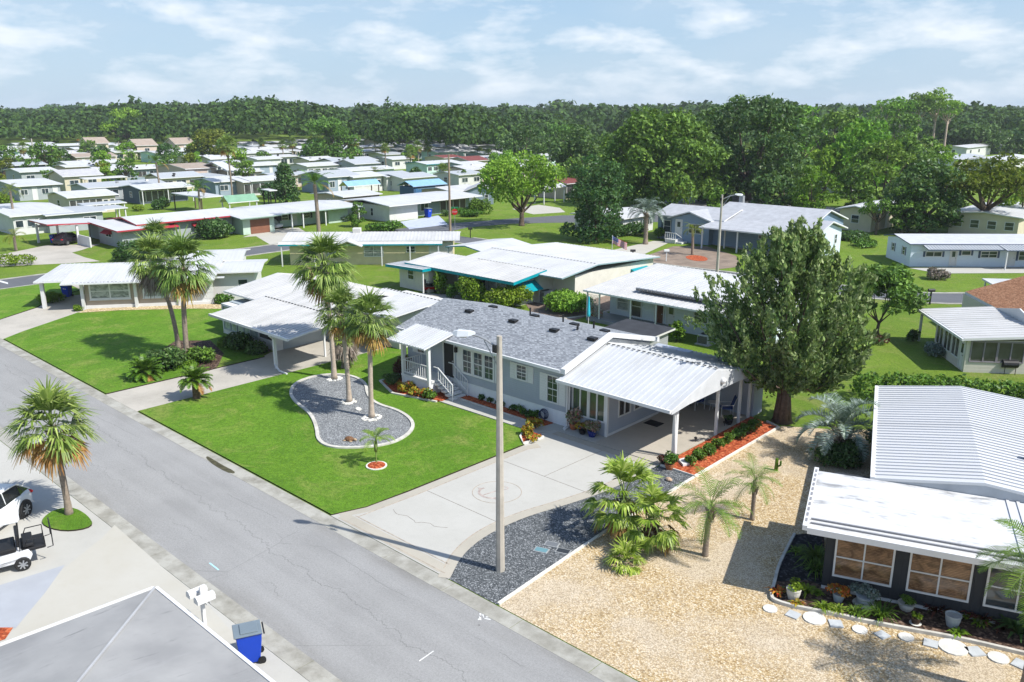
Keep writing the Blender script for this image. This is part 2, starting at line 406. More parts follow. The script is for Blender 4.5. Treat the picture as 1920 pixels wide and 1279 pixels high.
# ---------------------------------------------------------------- ground, streets, drives
def sheet(name, pts, z, mat, label=None, th=.0):
    m = MB(); pts = [(p[0], p[1]) for p in pts]
    if th: m.prism(pts, z - th, z)
    else:
        n = len(pts); a = sum(pts[i][0] * pts[(i + 1) % n][1] - pts[(i + 1) % n][0] * pts[i][1] for i in range(n))
        if a < 0: pts = pts[::-1]
        m.add([(p[0], p[1], z) for p in pts], [tuple(range(n))])
    return struct(name, m, mat, label)
def smooth(pts, it=2, closed=True):
    for _ in range(it):
        q = []; n = len(pts)
        for i in range(n if closed else n - 1):
            a, b = pts[i], pts[(i + 1) % n]
            q += [(a[0] * .75 + b[0] * .25, a[1] * .75 + b[1] * .25), (a[0] * .25 + b[0] * .75, a[1] * .25 + b[1] * .75)]
        if not closed: q = [pts[0]] + q + [pts[-1]]
        pts = q
    return pts
def px(*ps): return [tuple(at(x, y)[:2]) for x, y in ps]
def strip(line, w, closed=False):
    """offset band either side of a polyline -> (left points, right points)"""
    n = len(line); Lf = []; Rt = []
    for i in range(n):
        a = Vector(line[(i - 1) % n] if closed else line[max(0, i - 1)]); b = Vector(line[(i + 1) % n] if closed else line[min(n - 1, i + 1)])
        d = (b - a).normalized(); nn = Vector((-d.y, d.x)); p = Vector(line[i])
        Lf.append(p + nn * w / 2); Rt.append(p - nn * w / 2)
    return Lf, Rt
def band(mb, line, w, z0, z1, closed=False):
    Lf, Rt = strip(line, w, closed); n = len(line); vs = []
    for a, b in zip(Lf, Rt): vs += [(a.x, a.y, z0), (b.x, b.y, z0), (b.x, b.y, z1), (a.x, a.y, z1)]
    fs = []
    for i in range(n if closed else n - 1):
        j = (i + 1) % n
        for k in range(4): k2 = (k + 1) % 4; fs.append((i * 4 + k, j * 4 + k, j * 4 + k2, i * 4 + k2))
    if not closed: fs += [(0, 1, 2, 3), tuple((n - 1) * 4 + k for k in (3, 2, 1, 0))]
    return mb.add(vs, fs)
def kerb(name, line, w, h_, mat, label, closed=False, cat='edging', z0=0):
    m = MB(); band(m, line, w, z0, h_, closed); o = m.build(name, mat); tag(o, label, cat); return o

m = MB(); m.add([(-3000, -400, 0), (600, -400, 0), (600, 3600, 0), (-3000, 3600, 0)], [(0, 1, 2, 3)]); struct('ground', m, GRASS2)
sheet('street', [(-81, 11.15), (40, 11.15), (40, 16.0), (-81, 16.0)], .008, ASPH)
for nm, y0, y1 in (('gutter', 10.55, 11.15), ('gutter', 16.0, 16.62)):
    m = MB(); x = -81.0
    while x < 40: m.box(x, x + 2.98, y0, y1, -.02, .014); x += 3.0
    struct(nm, m, CGUT)
sheet('side_road', [(-85.3, -20), (-81, -20), (-81, 66.9), (-76.5, 67.0), (-75.0, 69.0), (-78.2, 72), (-79.6, 77), (-77.9, 83.5), (-74.4, 88.2), (-66, 97), (-50, 112), (-52, 115), (-70, 106), (-78.8, 95.4), (-81.5, 88), (-84, 79), (-85.3, 70)], .008, ASPH2)
cl = smooth([(-80, 69), (-60, 69), (-46, 69.1), (-38, 70.2), (-29, 71.0), (-22, 72), (-17.5, 75.8), (-8, 86), (10, 104)], 2, False)
Lf, Rt = strip(cl, 3.6); sheet('back_road', [tuple(p) for p in Lf] + [tuple(p) for p in Rt[::-1]], .010, ASPH2)
for off in (2.05, -2.05):
    m = MB(); L2, R2 = strip(cl, abs(off) * 2); band(m, [tuple(p) for p in (L2 if off > 0 else R2)][3:], .42, 0, .03); struct('kerb', m, CGUT)
m = MB()
for xx in (-85.55, -80.75): m.box(xx - .22, xx + .22, -20, 66.5, 0, .03)
struct('kerb', m, CGUT)
m = MB()
m.add([(p.x, p.y, .014) for p in (at(0, 526), at(15, 530), at(15, 533), at(0, 529))], [(0, 3, 2, 1)]); struct('road_marking', m, WHITE)

def lawn(pts, z=.06, mat=None):
    m = MB(); m.prism(pts, .0, z); m.m[0] = 1
    for i in range(2, len(m.f)): m.m[i] = 1
    o = m.build('lawn', [mat or GRASS, DIRT]); o['kind'] = 'structure'; return o
lawn([(-41.75, 16.68), (-24.95, 16.68), (-24.5, 18), (-24.4, 20), (-24.25, 26.9), (-25.55, 28.25), (-31.2, 28.1), (-34.2, 27.3), (-36.3, 28.2), (-36.6, 30), (-36.6, 44), (-41.75, 34)])
lawn([(-62.4, 16.68), (-45.75, 16.68), (-45.75, 26.4), (-50.5, 27.2), (-53.6, 28.0), (-57, 33.5), (-61.2, 30.2), (-65.0, 26.0), (-66.8, 23.2), (-65.5, 21.2), (-63.6, 18.2)])
lawn([(-80.5, 16.68), (-69.2, 16.68), (-68.6, 18.2), (-71.0, 21.6), (-73.4, 23.5), (-75.4, 26.5), (-80.5, 26.5)])
sheet('driveway', [(-45.7, 16.62), (-41.8, 16.62), (-41.8, 24), (-41.2, 26.8), (-41, 33), (-46.4, 33), (-46.4, 27.2), (-45.7, 26)], .018, CDRV)
sheet('driveway', [(-69.1, 16.62), (-62.5, 16.62), (-63.6, 18.2), (-65.5, 21.2), (-66.8, 23.0), (-67.5, 28), (-73.5, 28), (-73.4, 23.6), (-70.9, 21.6), (-68.6, 18.2)], .018, CDRV)
sheet('driveway', [(-80.6, 27), (-75.5, 26.6), (-72.5, 29), (-72.5, 30), (-80.6, 30)], .016, CDRV)
DR = smooth([(-18.35, 16.7), (-19.15, 18.0), (-19.55, 19.6), (-19.45, 21.6), (-18.95, 23.4), (-18.5, 25.5), (-18.4, 28)], 2, False)
drv = [(-24.95, 16.64), (-18.35, 16.64)] + DR + [(-18.4, 29.25), (-24.3, 29.25), (-24.8, 28.2), (-24.2, 26.9), (-24.35, 20), (-24.5, 18)]
sheet('driveway', drv, .020, CPALE)
m = MB()   # trowelled border of the driveway
Lf, Rt = strip(DR, .42); band(m, [tuple(p) for p in Lf], .42, .0, .024)
band(m, [(-24.75, 16.9), (-24.3, 18.0), (-24.15, 20.0), (-24.0, 26.6), (-23.7, 27.3)], .42, .0, .0245)
band(m, [(-24.6, 16.95), (-18.9, 16.95)], .5, 0, .0235); band(m, [(-24.2, 29.05), (-18.5, 29.05)], .4, 0, .0238)
struct('driveway_border', m, CBAND)
m = MB()
for ln in ([(-24.25, 17.28), (-19.0, 17.28)], [(-24.1, 17.3), (-23.92, 20), (-23.78, 26.6), (-23.5, 27.2)], [(p[0] - .46, p[1] + .05) for p in DR[2:]], [(-24.2, 28.82), (-18.6, 28.82)], [(-24.4, 16.78), (-18.7, 16.8)]):
    band(m, ln, .045, .0, .027)
struct('score_line', m, LINE2)
m = MB()
for ln in ([(-23.9, 20.6), (-19.4, 20.6)], [(-23.8, 24.9), (-18.9, 24.9)], [(-21.2, 28.8), (-21.3, 24.9)]): band(m, ln, .02, 0, .0255)
rr = random.Random(4); q = [(-23.6, 18.6)]
for k in range(12): q.append((q[-1][0] + .22 + rr.uniform(-.1, .1), q[-1][1] + rr.uniform(-.12, .22)))
band(m, q, .014, 0, .0256); struct('driveway_crack', m, LINE)
# painted anchor in a ring
ac = Vector((-21.72, 22.45)); m = MB()
band(m, [(ac.x + 1.0 * math.cos(k * math.pi / 24), ac.y + 1.0 * math.sin(k * math.pi / 24)) for k in range(48)], .03, .0, .0258, True)
m.mi = 1; a0 = at(903, 930); a1 = at(957, 913); ax = Vector((a1.x - a0.x, a1.y - a0.y)).normalized(); ay = Vector((-ax.y, ax.x)); c0 = Vector((a0.x, a0.y))
def AP(s, t): p = c0 + ax * s + ay * t; return (p.x, p.y)
band(m, [AP(0, 0), AP(1.05, 0)], .07, 0, .0262)
band(m, [AP(.22 - .42 * math.cos(k * math.pi / 20) + 0.2, .52 * math.sin(k * math.pi / 20)) for k in range(-11, 12)], .10, 0, .0264)
for sgn in (1, -1): m.prism([AP(.42, sgn * .52), AP(.28, sgn * .70), AP(.20, sgn * .42)], 0, .0266)
band(m, [AP(.85, -.2), AP(.85, .2)], .07, 0, .0268)
band(m, [AP(1.16 + .12 * math.cos(k * math.pi / 8), .12 * math.sin(k * math.pi / 8)) for k in range(16)], .045, 0, .0270, True)
struct('painted_anchor', m, [LINE2, plain('anchor_paint', (.38, .32, .285), .9, .35, 5)], 'faded brown anchor in a ring painted on the driveway')
sheet('carport_floor', [(-22.0, 29.27), (-18.4, 29.27), (-18.35, 37.7), (-22.0, 37.7)], .05, CCAR, th=.05)
sheet('path', [(-31.7, 28.25), (-25.6, 28.35), (-24.85, 28.2), (-24.3, 29.25), (-21.9, 29.3), (-21.9, 30.25), (-24.9, 30.25), (-25.2, 29.2), (-31.6, 29.25)], .045, CPALE, th=.04)
sheet('mulch_bed', [(-31.3, 29.28), (-25.1, 29.25), (-25.0, 29.88), (-31.3, 29.88)], .075, MULCH, th=.07)
sheet('mulch_bed', smooth([(-36.7, 28.3), (-34.3, 27.35), (-31.4, 28.05), (-31.55, 29.2), (-32.8, 29.5), (-36.7, 30)], 1), .085, MULCH, th=.08)
sheet('mulch_bed', [(-25.55, 28.3), (-24.2, 28.2), (-24.35, 26.95), (-25.0, 27.5)], .085, MULCH, th=.08)
sheet('mulch_bed', [(-18.3, 29.25), (-16.68, 29.25), (-16.65, 36.9), (-18.3, 37.4)], .06, MULCH, th=.05)
sheet('gravel_bed', [(-18.35, 16.66)] + DR + [(-18.35, 29.22), (-16.7, 29.2), (-16.5, 22.5), (-16.15, 16.66)], .016, GRVD)
sheet('gravel_yard', [(-16.05, 16.66), (14, 16.66), (14, 52), (2, 50), (-7, 45), (-11.5, 41.5), (-14.2, 38.8), (-16.6, 37.3), (-16.65, 29.2), (-16.45, 22.5)], .012, TAN)
# kidney shaped gravel island with stone edging
kid = smooth([(-38.6, 23.6), (-39.9, 24.9), (-40.0, 26.6), (-38.8, 27.7), (-36.9, 27.5), (-35.1, 26.2), (-33.6, 25.6), (-31.8, 25.8), (-30.0, 25.2), (-29.0, 24.0), (-28.7, 22.4), (-30.1, 20.6), (-31.4, 20.5), (-33.1, 21.6), (-35.0, 22.5), (-37.0, 22.9)], 3)
sheet('gravel_island', kid, .072, GRV, th=.07)
kerb('stone_edging', kid, .17, .13, STONE, 'curved pale stone edging round the kidney shaped gravel island', True)
kerb('stone_edging', [(-36.55, 30.0), (-36.5, 28.2), (-34.3, 27.3), (-31.5, 28.0)], .14, .13, STONE, 'low dark stone edging of the red mulch bed at the porch')
kerb('stone_edging', [(-18.3, 29.18), (-16.6, 29.18), (-16.6, 36.95), (-17.4, 37.3)], .09, .10, WSTONE, 'white stone edging round the long red mulch bed beside the carport')
kerb('stone_edging', [(-16.12, 16.7), (-16.3, 19.5), (-16.48, 22.5), (-16.6, 29.1)], .10, .07, WSTONE, 'pale stone edging between dark gravel and tan gravel')
kerb('stone_edging', [(-25.5, 28.28), (-24.95, 27.4), (-24.3, 26.88), (-24.15, 28.15)], .09, .13, WSTONE, 'pale edging round the small triangular flower bed at the driveway')
kerb('stone_edging', [(-31.3, 29.2), (-25.15, 29.2)], .08, .11, STONE, 'narrow edging between the walkway and the foundation bed')
# house across the street: concrete forecourt and grass round the palm
sheet('forecourt', [(-62, -15), (14, -15), (14, 10.54), (-18.5, 10.54), (-28.5, 10.54), (-62, 10.5)], .012, CPALE)
sheet('forecourt', [tuple(p[:2]) for p in (at(215, 985), at(300, 1060), at(385, 1130), at(480, 1235), at(440, 1270), at(350, 1230), at(200, 1130), at(-80, 1290), at(-120, 1240), at(30, 1180), at(110, 1075), at(190, 1010))], .017, CWARM)
lawn(smooth(px((72, 985), (95, 960), (135, 952), (165, 968), (178, 990), (120, 1000)), 2), .07)
sheet('painted_shade', px((-60, 1110), (0, 1098), (122, 1060), (85, 1112), (30, 1178), (-60, 1185)), .021, plain('bluegrey_shade', (.33, .345, .37), .85, .06))  # flat blue-grey sheet: a triangle of shade painted onto the forecourt
sheet('mulch_bed', px((-60, 1180), (0, 1178), (25, 1178), (10, 1200), (-40, 1215)), .03, MULCH)
# beds and drives of the streets behind
def zp(x, y): return (1400 + x / 3.692, 960 + y / 3.692)
bedk = [tuple(at(*zp(x, y))[:2]) for x, y in ((330, 165), (270, 280), (215, 395), (195, 490), (165, 585), (185, 625), (330, 668), (560, 708), (800, 763), (1100, 820), (1500, 892), (1920, 992), (2300, 1080))]
sheet('planting_bed', bedk + [(4, 31), (-3, 28.4), (-9.6, 26), (-10.6, 28.2)], .05, MULCHB, th=.04)
kerb('stone_edging', smooth(bedk, 2, False), .10, .12, STONE, 'pale stone edging round the planting bed of the dark house')
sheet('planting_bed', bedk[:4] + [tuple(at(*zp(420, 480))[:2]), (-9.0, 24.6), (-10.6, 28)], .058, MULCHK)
sheet('planting_bed', [(-66.5, 23.0), (-65, 25.6), (-61.3, 29.8), (-57.2, 33.2), (-57.6, 34), (-62, 31.5), (-65.5, 27.5), (-67.3, 24)], .075, SANDY)
sheet('planting_bed', px((352, 690), (300, 660), (330, 640), (395, 640), (420, 665), (408, 690), (380, 700)), .066, MULCHB)
sheet('planting_bed', [(-53.2, 28.2), (-50.3, 26.6), (-46.5, 26.4), (-46.5, 27.3), (-52.8, 29.6)], .066, MULCHB)
sheet('driveway', px((1100, 480), (1163, 489), (1188, 486), (1255, 455), (1313, 455), (1400, 470), (1395, 480), (1480, 480), (1480, 462), (1330, 455), (1225, 452)), .014, CWARM)
sheet('planting_bed', px((1188, 488), (1283, 500), (1340, 506), (1390, 500), (1380, 480), (1325, 462), (1262, 462)), .018, plain('sandy_soil', (.22, .17, .13), .95, .3, .8))
sheet('mulch_bed', smooth(px((1281, 482), (1300, 478), (1325, 482), (1328, 490), (1300, 490)), 2), .03, MULCH)
sheet('driveway', px((480, 443), (455, 445), (480, 436), (530, 428), (560, 427), (578, 438), (520, 460), (505, 458)), .014, CWARM)
sheet('driveway', px((750, 416), (768, 430), (840, 421), (822, 404), (800, 408)), .014, plain('blue_drive', (.40, .44, .52), .8))
sheet('driveway', px((0, 478), (88, 460), (188, 458), (150, 470), (135, 474), (160, 483), (188, 490), (125, 494), (0, 500), (-120, 510), (-120, 490)), .014, CDRV)
sheet('driveway', px((960, 392), (1010, 384), (1050, 390), (1060, 398), (1000, 402)), .014, CWARM)
sheet('patio', px((1705, 503), (1811, 501), (1990, 500), (1990, 512), (1760, 513)), .02, CPALE)
sheet('gravel_bed', px((985, 570), (1010, 558), (1080, 568), (1180, 540), (1200, 560), (1150, 580), (1060, 605), (1000, 590)), .02, plain('brown_gravel', (.20, .15, .12), .95, .4, 5))
kerb('stone_edging', [tuple(p[:2]) for p in (at(1000, 596), at(1060, 598), at(1120, 590), at(1175, 574))], .2, .08, STONE, 'pale concrete edging of the gravel bed beside the round shrub')
sheet('path', px((978, 570), (1010, 562), (760, 548), (800, 560)), .016, CDRV)
sheet('path', px((1605, 405), (1612, 403), (1645, 420), (1633, 424)), .016, CPALE)
sheet('side_road', px((1180, 385), (1260, 375), (1340, 360), (1420, 372), (1500, 382), (1620, 396), (1640, 403), (1500, 396), (1400, 392), (1260, 392)), .012, ASPH)
# ---------------------------------------------------------------- house building kit
class House:
    def __init__(s, name, label, cat, loc, rz=0, group=None):
        s.r = empty(name, label, cat, (loc[0], loc[1], 0), rz, group)
    def part(s, name, mb, mat, parent=None, label=None, **k):
        o = mb.build(name, mat, parent or s.r, **k)
        if label: o['label'] = label
        return o
    def wall(s, x0, x1, y0, y1, z0, z1, mat, name='wall', gable=None, zr=None, rp=None):
        m = MB()
        if gable == 'x': rp = (y0 + y1) / 2 if rp is None else rp; m.extr([(y0, z0), (y1, z0), (y1, z1), (rp, zr), (y0, z1)], x0, x1, 'x')
        elif gable == 'y': rp = (x0 + x1) / 2 if rp is None else rp; m.extr([(x1, z0), (x0, z0), (x0, z1), (rp, zr), (x1, z1)], y0, y1, 'y')
        else: m.box(x0, x1, y0, y1, z0, z1)
        s.last = (x0, x1, y0, y1); return s.part(name, m, mat)
    def face(s, f, r=None):
        x0, x1, y0, y1 = r or s.last
        o, d = {'S': ((x0, y0), (1, 0)), 'E': ((x1, y0), (0, 1)), 'N': ((x1, y1), (-1, 0)), 'W': ((x0, y1), (0, -1))}[f]
        n = (d[1], -d[0])
        return Matrix(((d[0], n[0], 0, o[0]), (d[1], n[1], 0, o[1]), (0, 0, 1, 0), (0, 0, 0, 1)))
    def gable(s, x0, x1, y0, y1, ze, zr, axis='x', rp=None, mat=None, fas=None, th=.10, ribs=0, ribh=.035, name='roof', z2=None, ribw=.035, crickets=True):
        """roof slab; ze lower face height at the first eave, z2 at the second, zr at the ridge"""
        z2 = ze if z2 is None else z2
        a, b = (y0, y1) if axis == 'x' else (x0, x1)
        rp = (a + b) / 2 if rp is None else rp
        prof = [(a, ze), (rp, zr), (b, z2), (b, z2 + th), (rp, zr + th), (a, ze + th)]
        if axis == 'x': prof = prof; e0, e1 = x0, x1
        else: prof = prof; e0, e1 = y0, y1
        m = MB(); m.extr(prof, e0, e1, axis, mis=[1, 1, 1, 1, 1, 0, 0, 1])
        if ribs:
            k = e0 + ribs
            while k < e1 - .05:
                for (t0, q0), (t1, q1) in (((a, ze), (rp, zr)), ((rp, zr), (b, z2))):
                    m.extr([(t0, q0 + th), (t1, q1 + th), (t1, q1 + th + ribh), (t0, q0 + th + ribh)], k - ribw / 2, k + ribw / 2, axis)
                k += ribs
        return s.part(name, m, [mat, fas or TRIM])
    def shed(s, x0, x1, y0, y1, za, zb, axis='x', mat=None, fas=None, th=.10, ribs=0, name='roof', ribh=.035, ribw=.035):
        """axis x: slope runs along y from za (y0) to zb (y1)"""
        a, b = (y0, y1) if axis == 'x' else (x0, x1); e0, e1 = (x0, x1) if axis == 'x' else (y0, y1)
        m = MB(); m.extr([(a, za), (b, zb), (b, zb + th), (a, za + th)], e0, e1, axis, mis=[1, 1, 1, 1, 0, 1])
        if ribs:
            k = e0 + ribs
            while k < e1 - .05:
                m.extr([(a, za + th), (b, zb + th), (b, zb + th + ribh), (a, za + th + ribh)], k - ribw / 2, k + ribw / 2, axis); k += ribs
        return s.part(name, m, [mat, fas or TRIM])
    def window(s, F, x, z, w, h_, cols=1, rows=2, fm=None, gm=None, merge=False, fw=.07, shut=None, sw=.32, mun=0, depth=.05, name='window', sill=False, par=None):
        fm = fm or TRIM; gm = gm or GL
        m = MB(); m.xf = F; D = depth
        m.box(x - fw, x, -.02, D, z - fw, z + h_ + fw); m.box(x + w, x + w + fw, -.02, D, z - fw, z + h_ + fw)
        m.box(x, x + w, -.02, D, z - fw, z); m.box(x, x + w, -.02, D, z + h_, z + h_ + fw)
        if sill: m.box(x - fw - .04, x + w + fw + .04, -.02, D + .05, z - fw - .05, z - fw - .003)
        cw = w / cols
        for i in range(1, cols): m.box(x + i * cw - fw * .4, x + i * cw + fw * .4, -.02, D - .01, z, z + h_)
        for i in range(cols):
            a = x + i * cw + (fw * .4 if i else 0); b = x + (i + 1) * cw - (fw * .4 if i < cols - 1 else 0)
            for j in range(1, rows):
                zz = z + h_ * j / rows; m.box(a, b, -.02, D - .016, zz - .022, zz + .022)
            if mun:
                for j in range(1, mun + 1):
                    xx = a + (b - a) * j / (mun + 1)
                    m.box(xx - .01, xx + .01, -.02, D - .028, z, z + h_)
                for j in range(rows * 2):
                    if j % 2: zz = z + h_ * j / (rows * 2); m.box(a, b, -.02, D - .03, zz - .01, zz + .01)
        if shut is not None and merge:
            m.mi = 2
            for q in (x - fw - sw - .01, x + w + fw + .01): m.box(q, q + sw, -.02, .035, z - fw, z + h_ + fw)
        if merge:
            m.mi = 1; m.box(x, x + w, -.02, D - .038, z, z + h_); return s.part(name, m, [fm, gm] + ([shut] if shut is not None else []), par)
        o = s.part(name, m, fm, par)
        g = MB(); g.xf = F; g.box(x, x + w, -.02, D - .038, z, z + h_); g.build('pane', gm, o)
        if shut is not None:
            for q in (x - fw - sw - .01, x + w + fw + .01):
                g = MB(); g.xf = F; g.box(q, q + sw, -.02, .03, z - fw, z + h_ + fw)
                for k in range(int(h_ / .14)): zz = z + .05 + k * .14; g.box(q + .05, q + sw - .05, .03, .04, zz, zz + .07)
                s.part('shutter', g, shut)
        return o
    def door(s, F, x, z, w, h_, mat, fm=None, lite=False, knob=True):
        m = MB(); m.xf = F; fw = .08
        m.box(x - fw, x, -.02, .05, z, z + h_ + fw); m.box(x + w, x + w + fw, -.02, .05, z, z + h_ + fw); m.box(x, x + w, -.02, .05, z + h_, z + h_ + fw)
        f = s.part('door_frame', m, fm or TRIM)
        m = MB(); m.xf = F; m.box(x, x + w, -.02, .02, z, z + h_)
        for zz, hh in ((z + .15, h_ * .32), (z + h_ * .52, h_ * .38)): m.box(x + w * .18, x + w * .82, .02, .03, zz, zz + hh)
        d = s.part('door', m, mat)
        if lite: g = MB(); g.xf = F; g.box(x + w * .24, x + w * .76, .02, .036, z + h_ * .55, z + h_ * .88); g.build('pane', GL, d)
        if knob: g = MB(); g.xf = F; g.box(x + w - .12, x + w - .06, .02, .08, z + h_ * .46, z + h_ * .50); g.build('handle', GREYM, d)
    def posts(s, pts, z, mat=None, w=.10, z0=0):
        for x, y in pts: s.part('post', MB().box(x - w / 2, x + w / 2, y - w / 2, y + w / 2, z0, z), mat or TRIM)
    def garage(s, F, x, z, w, h_, mat):
        m = MB(); m.xf = F; n = 4
        for k in range(n): m.box(x, x + w, -.02, .03, z + h_ * k / n + .01, z + h_ * (k + 1) / n - .01)
        m.box(x, x + w, -.02, .015, z, z + h_); s.part('garage_door', m, mat)
    def awning(s, F, x, z, w, out, drop, mat):
        m = MB(); m.xf = F
        m.add([(x, .02, z), (x + w, .02, z), (x + w, out, z - drop), (x, out, z - drop), (x, .02, z - .03), (x + w, .02, z - .03), (x + w, out, z - drop - .03), (x, out, z - drop - .03)],
              [(3, 2, 1, 0), (4, 5, 6, 7), (0, 1, 5, 4), (1, 2, 6, 5), (2, 3, 7, 6), (3, 0, 4, 7)])
        for q in (x, x + w - .02): m.add([(q, .02, z - .02), (q, out, z - drop - .02), (q, .02, z - drop - .05), (q + .02, .02, z - .02), (q + .02, out, z - drop - .02), (q + .02, .02, z - drop - .05)], [(0, 1, 2), (5, 4, 3), (0, 3, 4, 1), (1, 4, 5, 2), (2, 5, 3, 0)])
        s.part('awning', m, mat)
    def vents(s, pts, mat=None, sz=.22, h_=.16, par=None):
        for x, y, z in pts: s.part('roof_vent', MB().box(x - sz, x + sz, y - sz * .7, y + sz * .7, z - .05, z + h_), mat or BLACK, bevel=.02)
def screenwall(s, F, x, z, w, h_, n, fm=None, gm=None, fw=.07, name='screen_window'):
    """row of tall panes"""
    m = MB(); m.xf = F; gm = gm or GL2
    m.box(x, x + w, -.02, .05, z - fw, z); m.box(x, x + w, -.02, .05, z + h_, z + h_ + fw)
    cw = w / n
    for i in range(n + 1): m.box(x + i * cw - fw / 2, x + i * cw + fw / 2, -.02, .053, z - fw, z + h_ + fw)
    o = s.part(name, m, fm or TRIM)
    g = MB(); g.xf = F
    for i in range(n): g.box(x + i * cw + fw / 2 + .001, x + (i + 1) * cw - fw / 2 - .001, -.02, .015, z, z + h_)
    g.build('pane', gm, o); return o
# ---------------------------------------------------------------- the main house (grey siding, grey shingle roof, white metal carport)
SID = siding('grey_siding', (.36, .395, .455), .11, .1)
SKIRT = siding('white_skirting', (.70, .72, .74), .3, .12, True)
SHG = shingle('grey_shingles', (.115, .125, .14), (.215, .23, .25), (.34, .36, .38))
RW = plain('roof_white', (.53, .54, .54), .45, .08, .8)
def rw(name, c=(.49, .495, .50), pitch=.3, axis=0, dirt=.42, **k): return metalroof(name, c, pitch, axis, dirt, **k)
RX = rw('white_pan_roof_x', pitch=.35); RY = rw('white_pan_roof_y', pitch=.35, axis=1)
RXD = rw('worn_pan_roof_x', (.50, .495, .485), .35, 0, .6); RYD = rw('worn_pan_roof_y', (.50, .495, .485), .35, 1, .6)
RGX = rw('grey_pan_roof_x', (.36, .38, .40), .3, 0, .3); RGY = rw('grey_pan_roof_y', (.36, .38, .40), .3, 1, .3)
RN = rw('carport_metal', (.49, .505, .52), 9, 0, .45, rib=0)

H = House('grey_house', 'grey sided single storey house with grey shingle roof and white metal carport behind the kidney shaped gravel island', 'house', (0, 0))
X0, X1, Y0, Y1 = -36.0, -24.2, 29.9, 36.9
RYR, RZ = 33.15, 4.0
H.wall(X0 + .03, X1 - .03, Y0 + .03, Y1 - .03, 0, .78, SKIRT, 'skirting')
w1 = H.wall(X0, X1, Y0, Y1, .78, 3.0, SID, 'wall', 'x', 3.93, RYR)
H.gable(X0 - .35, X1 - .0, Y0 - .45, Y1 + .45, 2.94, RZ, 'x', RYR, SHG, TRIM, .14)
m = MB()   # white rake board and rake wall above the carport
m.extr([(Y0 - .5, 2.90), (RYR, RZ - .02), (Y1 + .5, 2.90), (Y1 + .5, 3.15), (RYR, RZ + .21), (Y0 - .5, 3.15)], X1 + .003, X1 + .27, 'x'); H.part('rake_board', m, TRIM)
H.wall(X1 + .003, X1 + .05, Y0 + .1, Y1 - .1, 1.9, 2.92, WHITE, 'gable_panel', 'x', 3.9, RYR)
m = MB(); m.box(X0 - .35, X1, Y0 - .56, Y0 - .452, 2.92, 3.06); H.part('gutter', m, TRIM)
H.r['label'] = 'grey sided house with grey shingle roof and white ribbed carport in the centre'
F = H.face('S', (X0, X1, Y0, Y1))
mz = 1.35
for x, w in ((4.62, .62), (5.45, .60), (6.25, .60)):
    H.window(F, x, mz, w, 1.25, 1, 2, mun=1, fw=.11)
for x in (4.10, 7.0): H.part('shutter', MB().box(X0 + x, X0 + x + .38, Y0 - .03, Y0 + .02, mz - .12, mz + 1.38), WHITE)
H.window(F, 8.55, 1.85, .62, .72, 1, 2, mun=1, shut=WHITE, sw=.40)
H.window(F, 10.6, 1.15, .62, 1.30, 1, 2, mun=1, shut=WHITE, sw=.44)
H.window(F, .9, 1.75, .55, .75, 1, 2, mun=1, shut=WHITE, sw=.36)
H.door(F, 3.1, .82, .8, 1.95, BLACK)
H.part('wall_lamp', MB().box(X0 + 4.05, X0 + 4.2, Y0 - .16, Y0 - .0, 2.35, 2.62), BLACK)
for x in (X0 + 7.45, X1 + .1, X0 - .08): H.part('downpipe', MB().tube([(x, Y0 - .48, 2.95), (x, Y0 - .1, 2.7), (x, Y0 - .1, .2), (x, Y0 - .35, .08)], .045, 6), TRIM)
# vents along the ridge
zz = lambda y: (RZ + .14) - abs(y - RYR) / (3.70 if y < RYR else 4.2) * 1.06
H.vents([(x, 32.35, zz(32.35)) for x in (-33.4, -30.0, -27.1, -24.9 + .3)] + [(x, 33.75, zz(33.75)) for x in (-32.9, -29.7, -26.9, -24.9)], sz=.24, h_=.12)
for x, y in ((-30.6, 34.4), (-28.2, 34.4), (-26.1, 34.4)): H.part('vent_pipe', MB().tube([(x, y, zz(y) - .1), (x, y, zz(y) + .42)], .05, 8), BLACK)
H.part('vent_pipe', MB().tube([(-26.0, 32.9, 3.9), (-26.0, 32.9, 4.25), (-25.9, 32.8, 4.3)], .06, 8), BLACK)
H.part('vent_pipe', MB().tube([(-31.15, 30.4, 3.1), (-31.15, 30.4, 3.45)], .05, 8), BLACK)
# front porch with steps
H.part('porch_floor', MB().box(-34.9, -32.5, 28.45, 29.9, .72, .84), TRIM)
H.part('porch_skirting', MB().box(-34.85, -32.55, 28.5, 29.86, 0, .719), SKIRT)
H.posts([(-34.8, 28.55), (-32.45, 28.35)], 2.93, TRIM, .16)
m = MB()
for a, b in (((-34.75, 28.5), (-34.75, 29.85)), ((-34.75, 28.5), (-32.6, 28.5))):
    for zq in (.98, 1.66): m.tube([(a[0], a[1], zq), (b[0], b[1], zq)], .032, 5)
    n = 12 if a[1] == b[1] else 8
    for k in range(n + 1): t = k / n; m.tube([(a[0] + (b[0] - a[0]) * t, a[1] + (b[1] - a[1]) * t, .95), (a[0] + (b[0] - a[0]) * t, a[1] + (b[1] - a[1]) * t, 1.66)], .02, 4)
H.part('porch_railing', m, TRIM)
m = MB()
for k in range(5): m.box(-32.5 + k * .28, -32.5 + k * .28 + .30, 28.75, 29.75, .0 if k == 4 else .60 - k * .14, .70 - k * .14)
H.part('steps', m, WHITE)
for yy in (28.7, 29.8):
    m = MB(); m.tube([(-32.45, yy, 1.66), (-32.1, yy, 1.66), (-31.0, yy, .95), (-31.0, yy, .0)], .032, 5); m.tube([(-32.1, yy, 1.0), (-31.0, yy, .32)], .026, 5)
    for k in range(7): t = k / 6; m.tube([(-32.1 + 1.1 * t, yy, 1.0 - .68 * t), (-32.1 + 1.1 * t, yy, 1.66 - .71 * t)], .018, 4)
    H.part('stair_railing', m, TRIM)
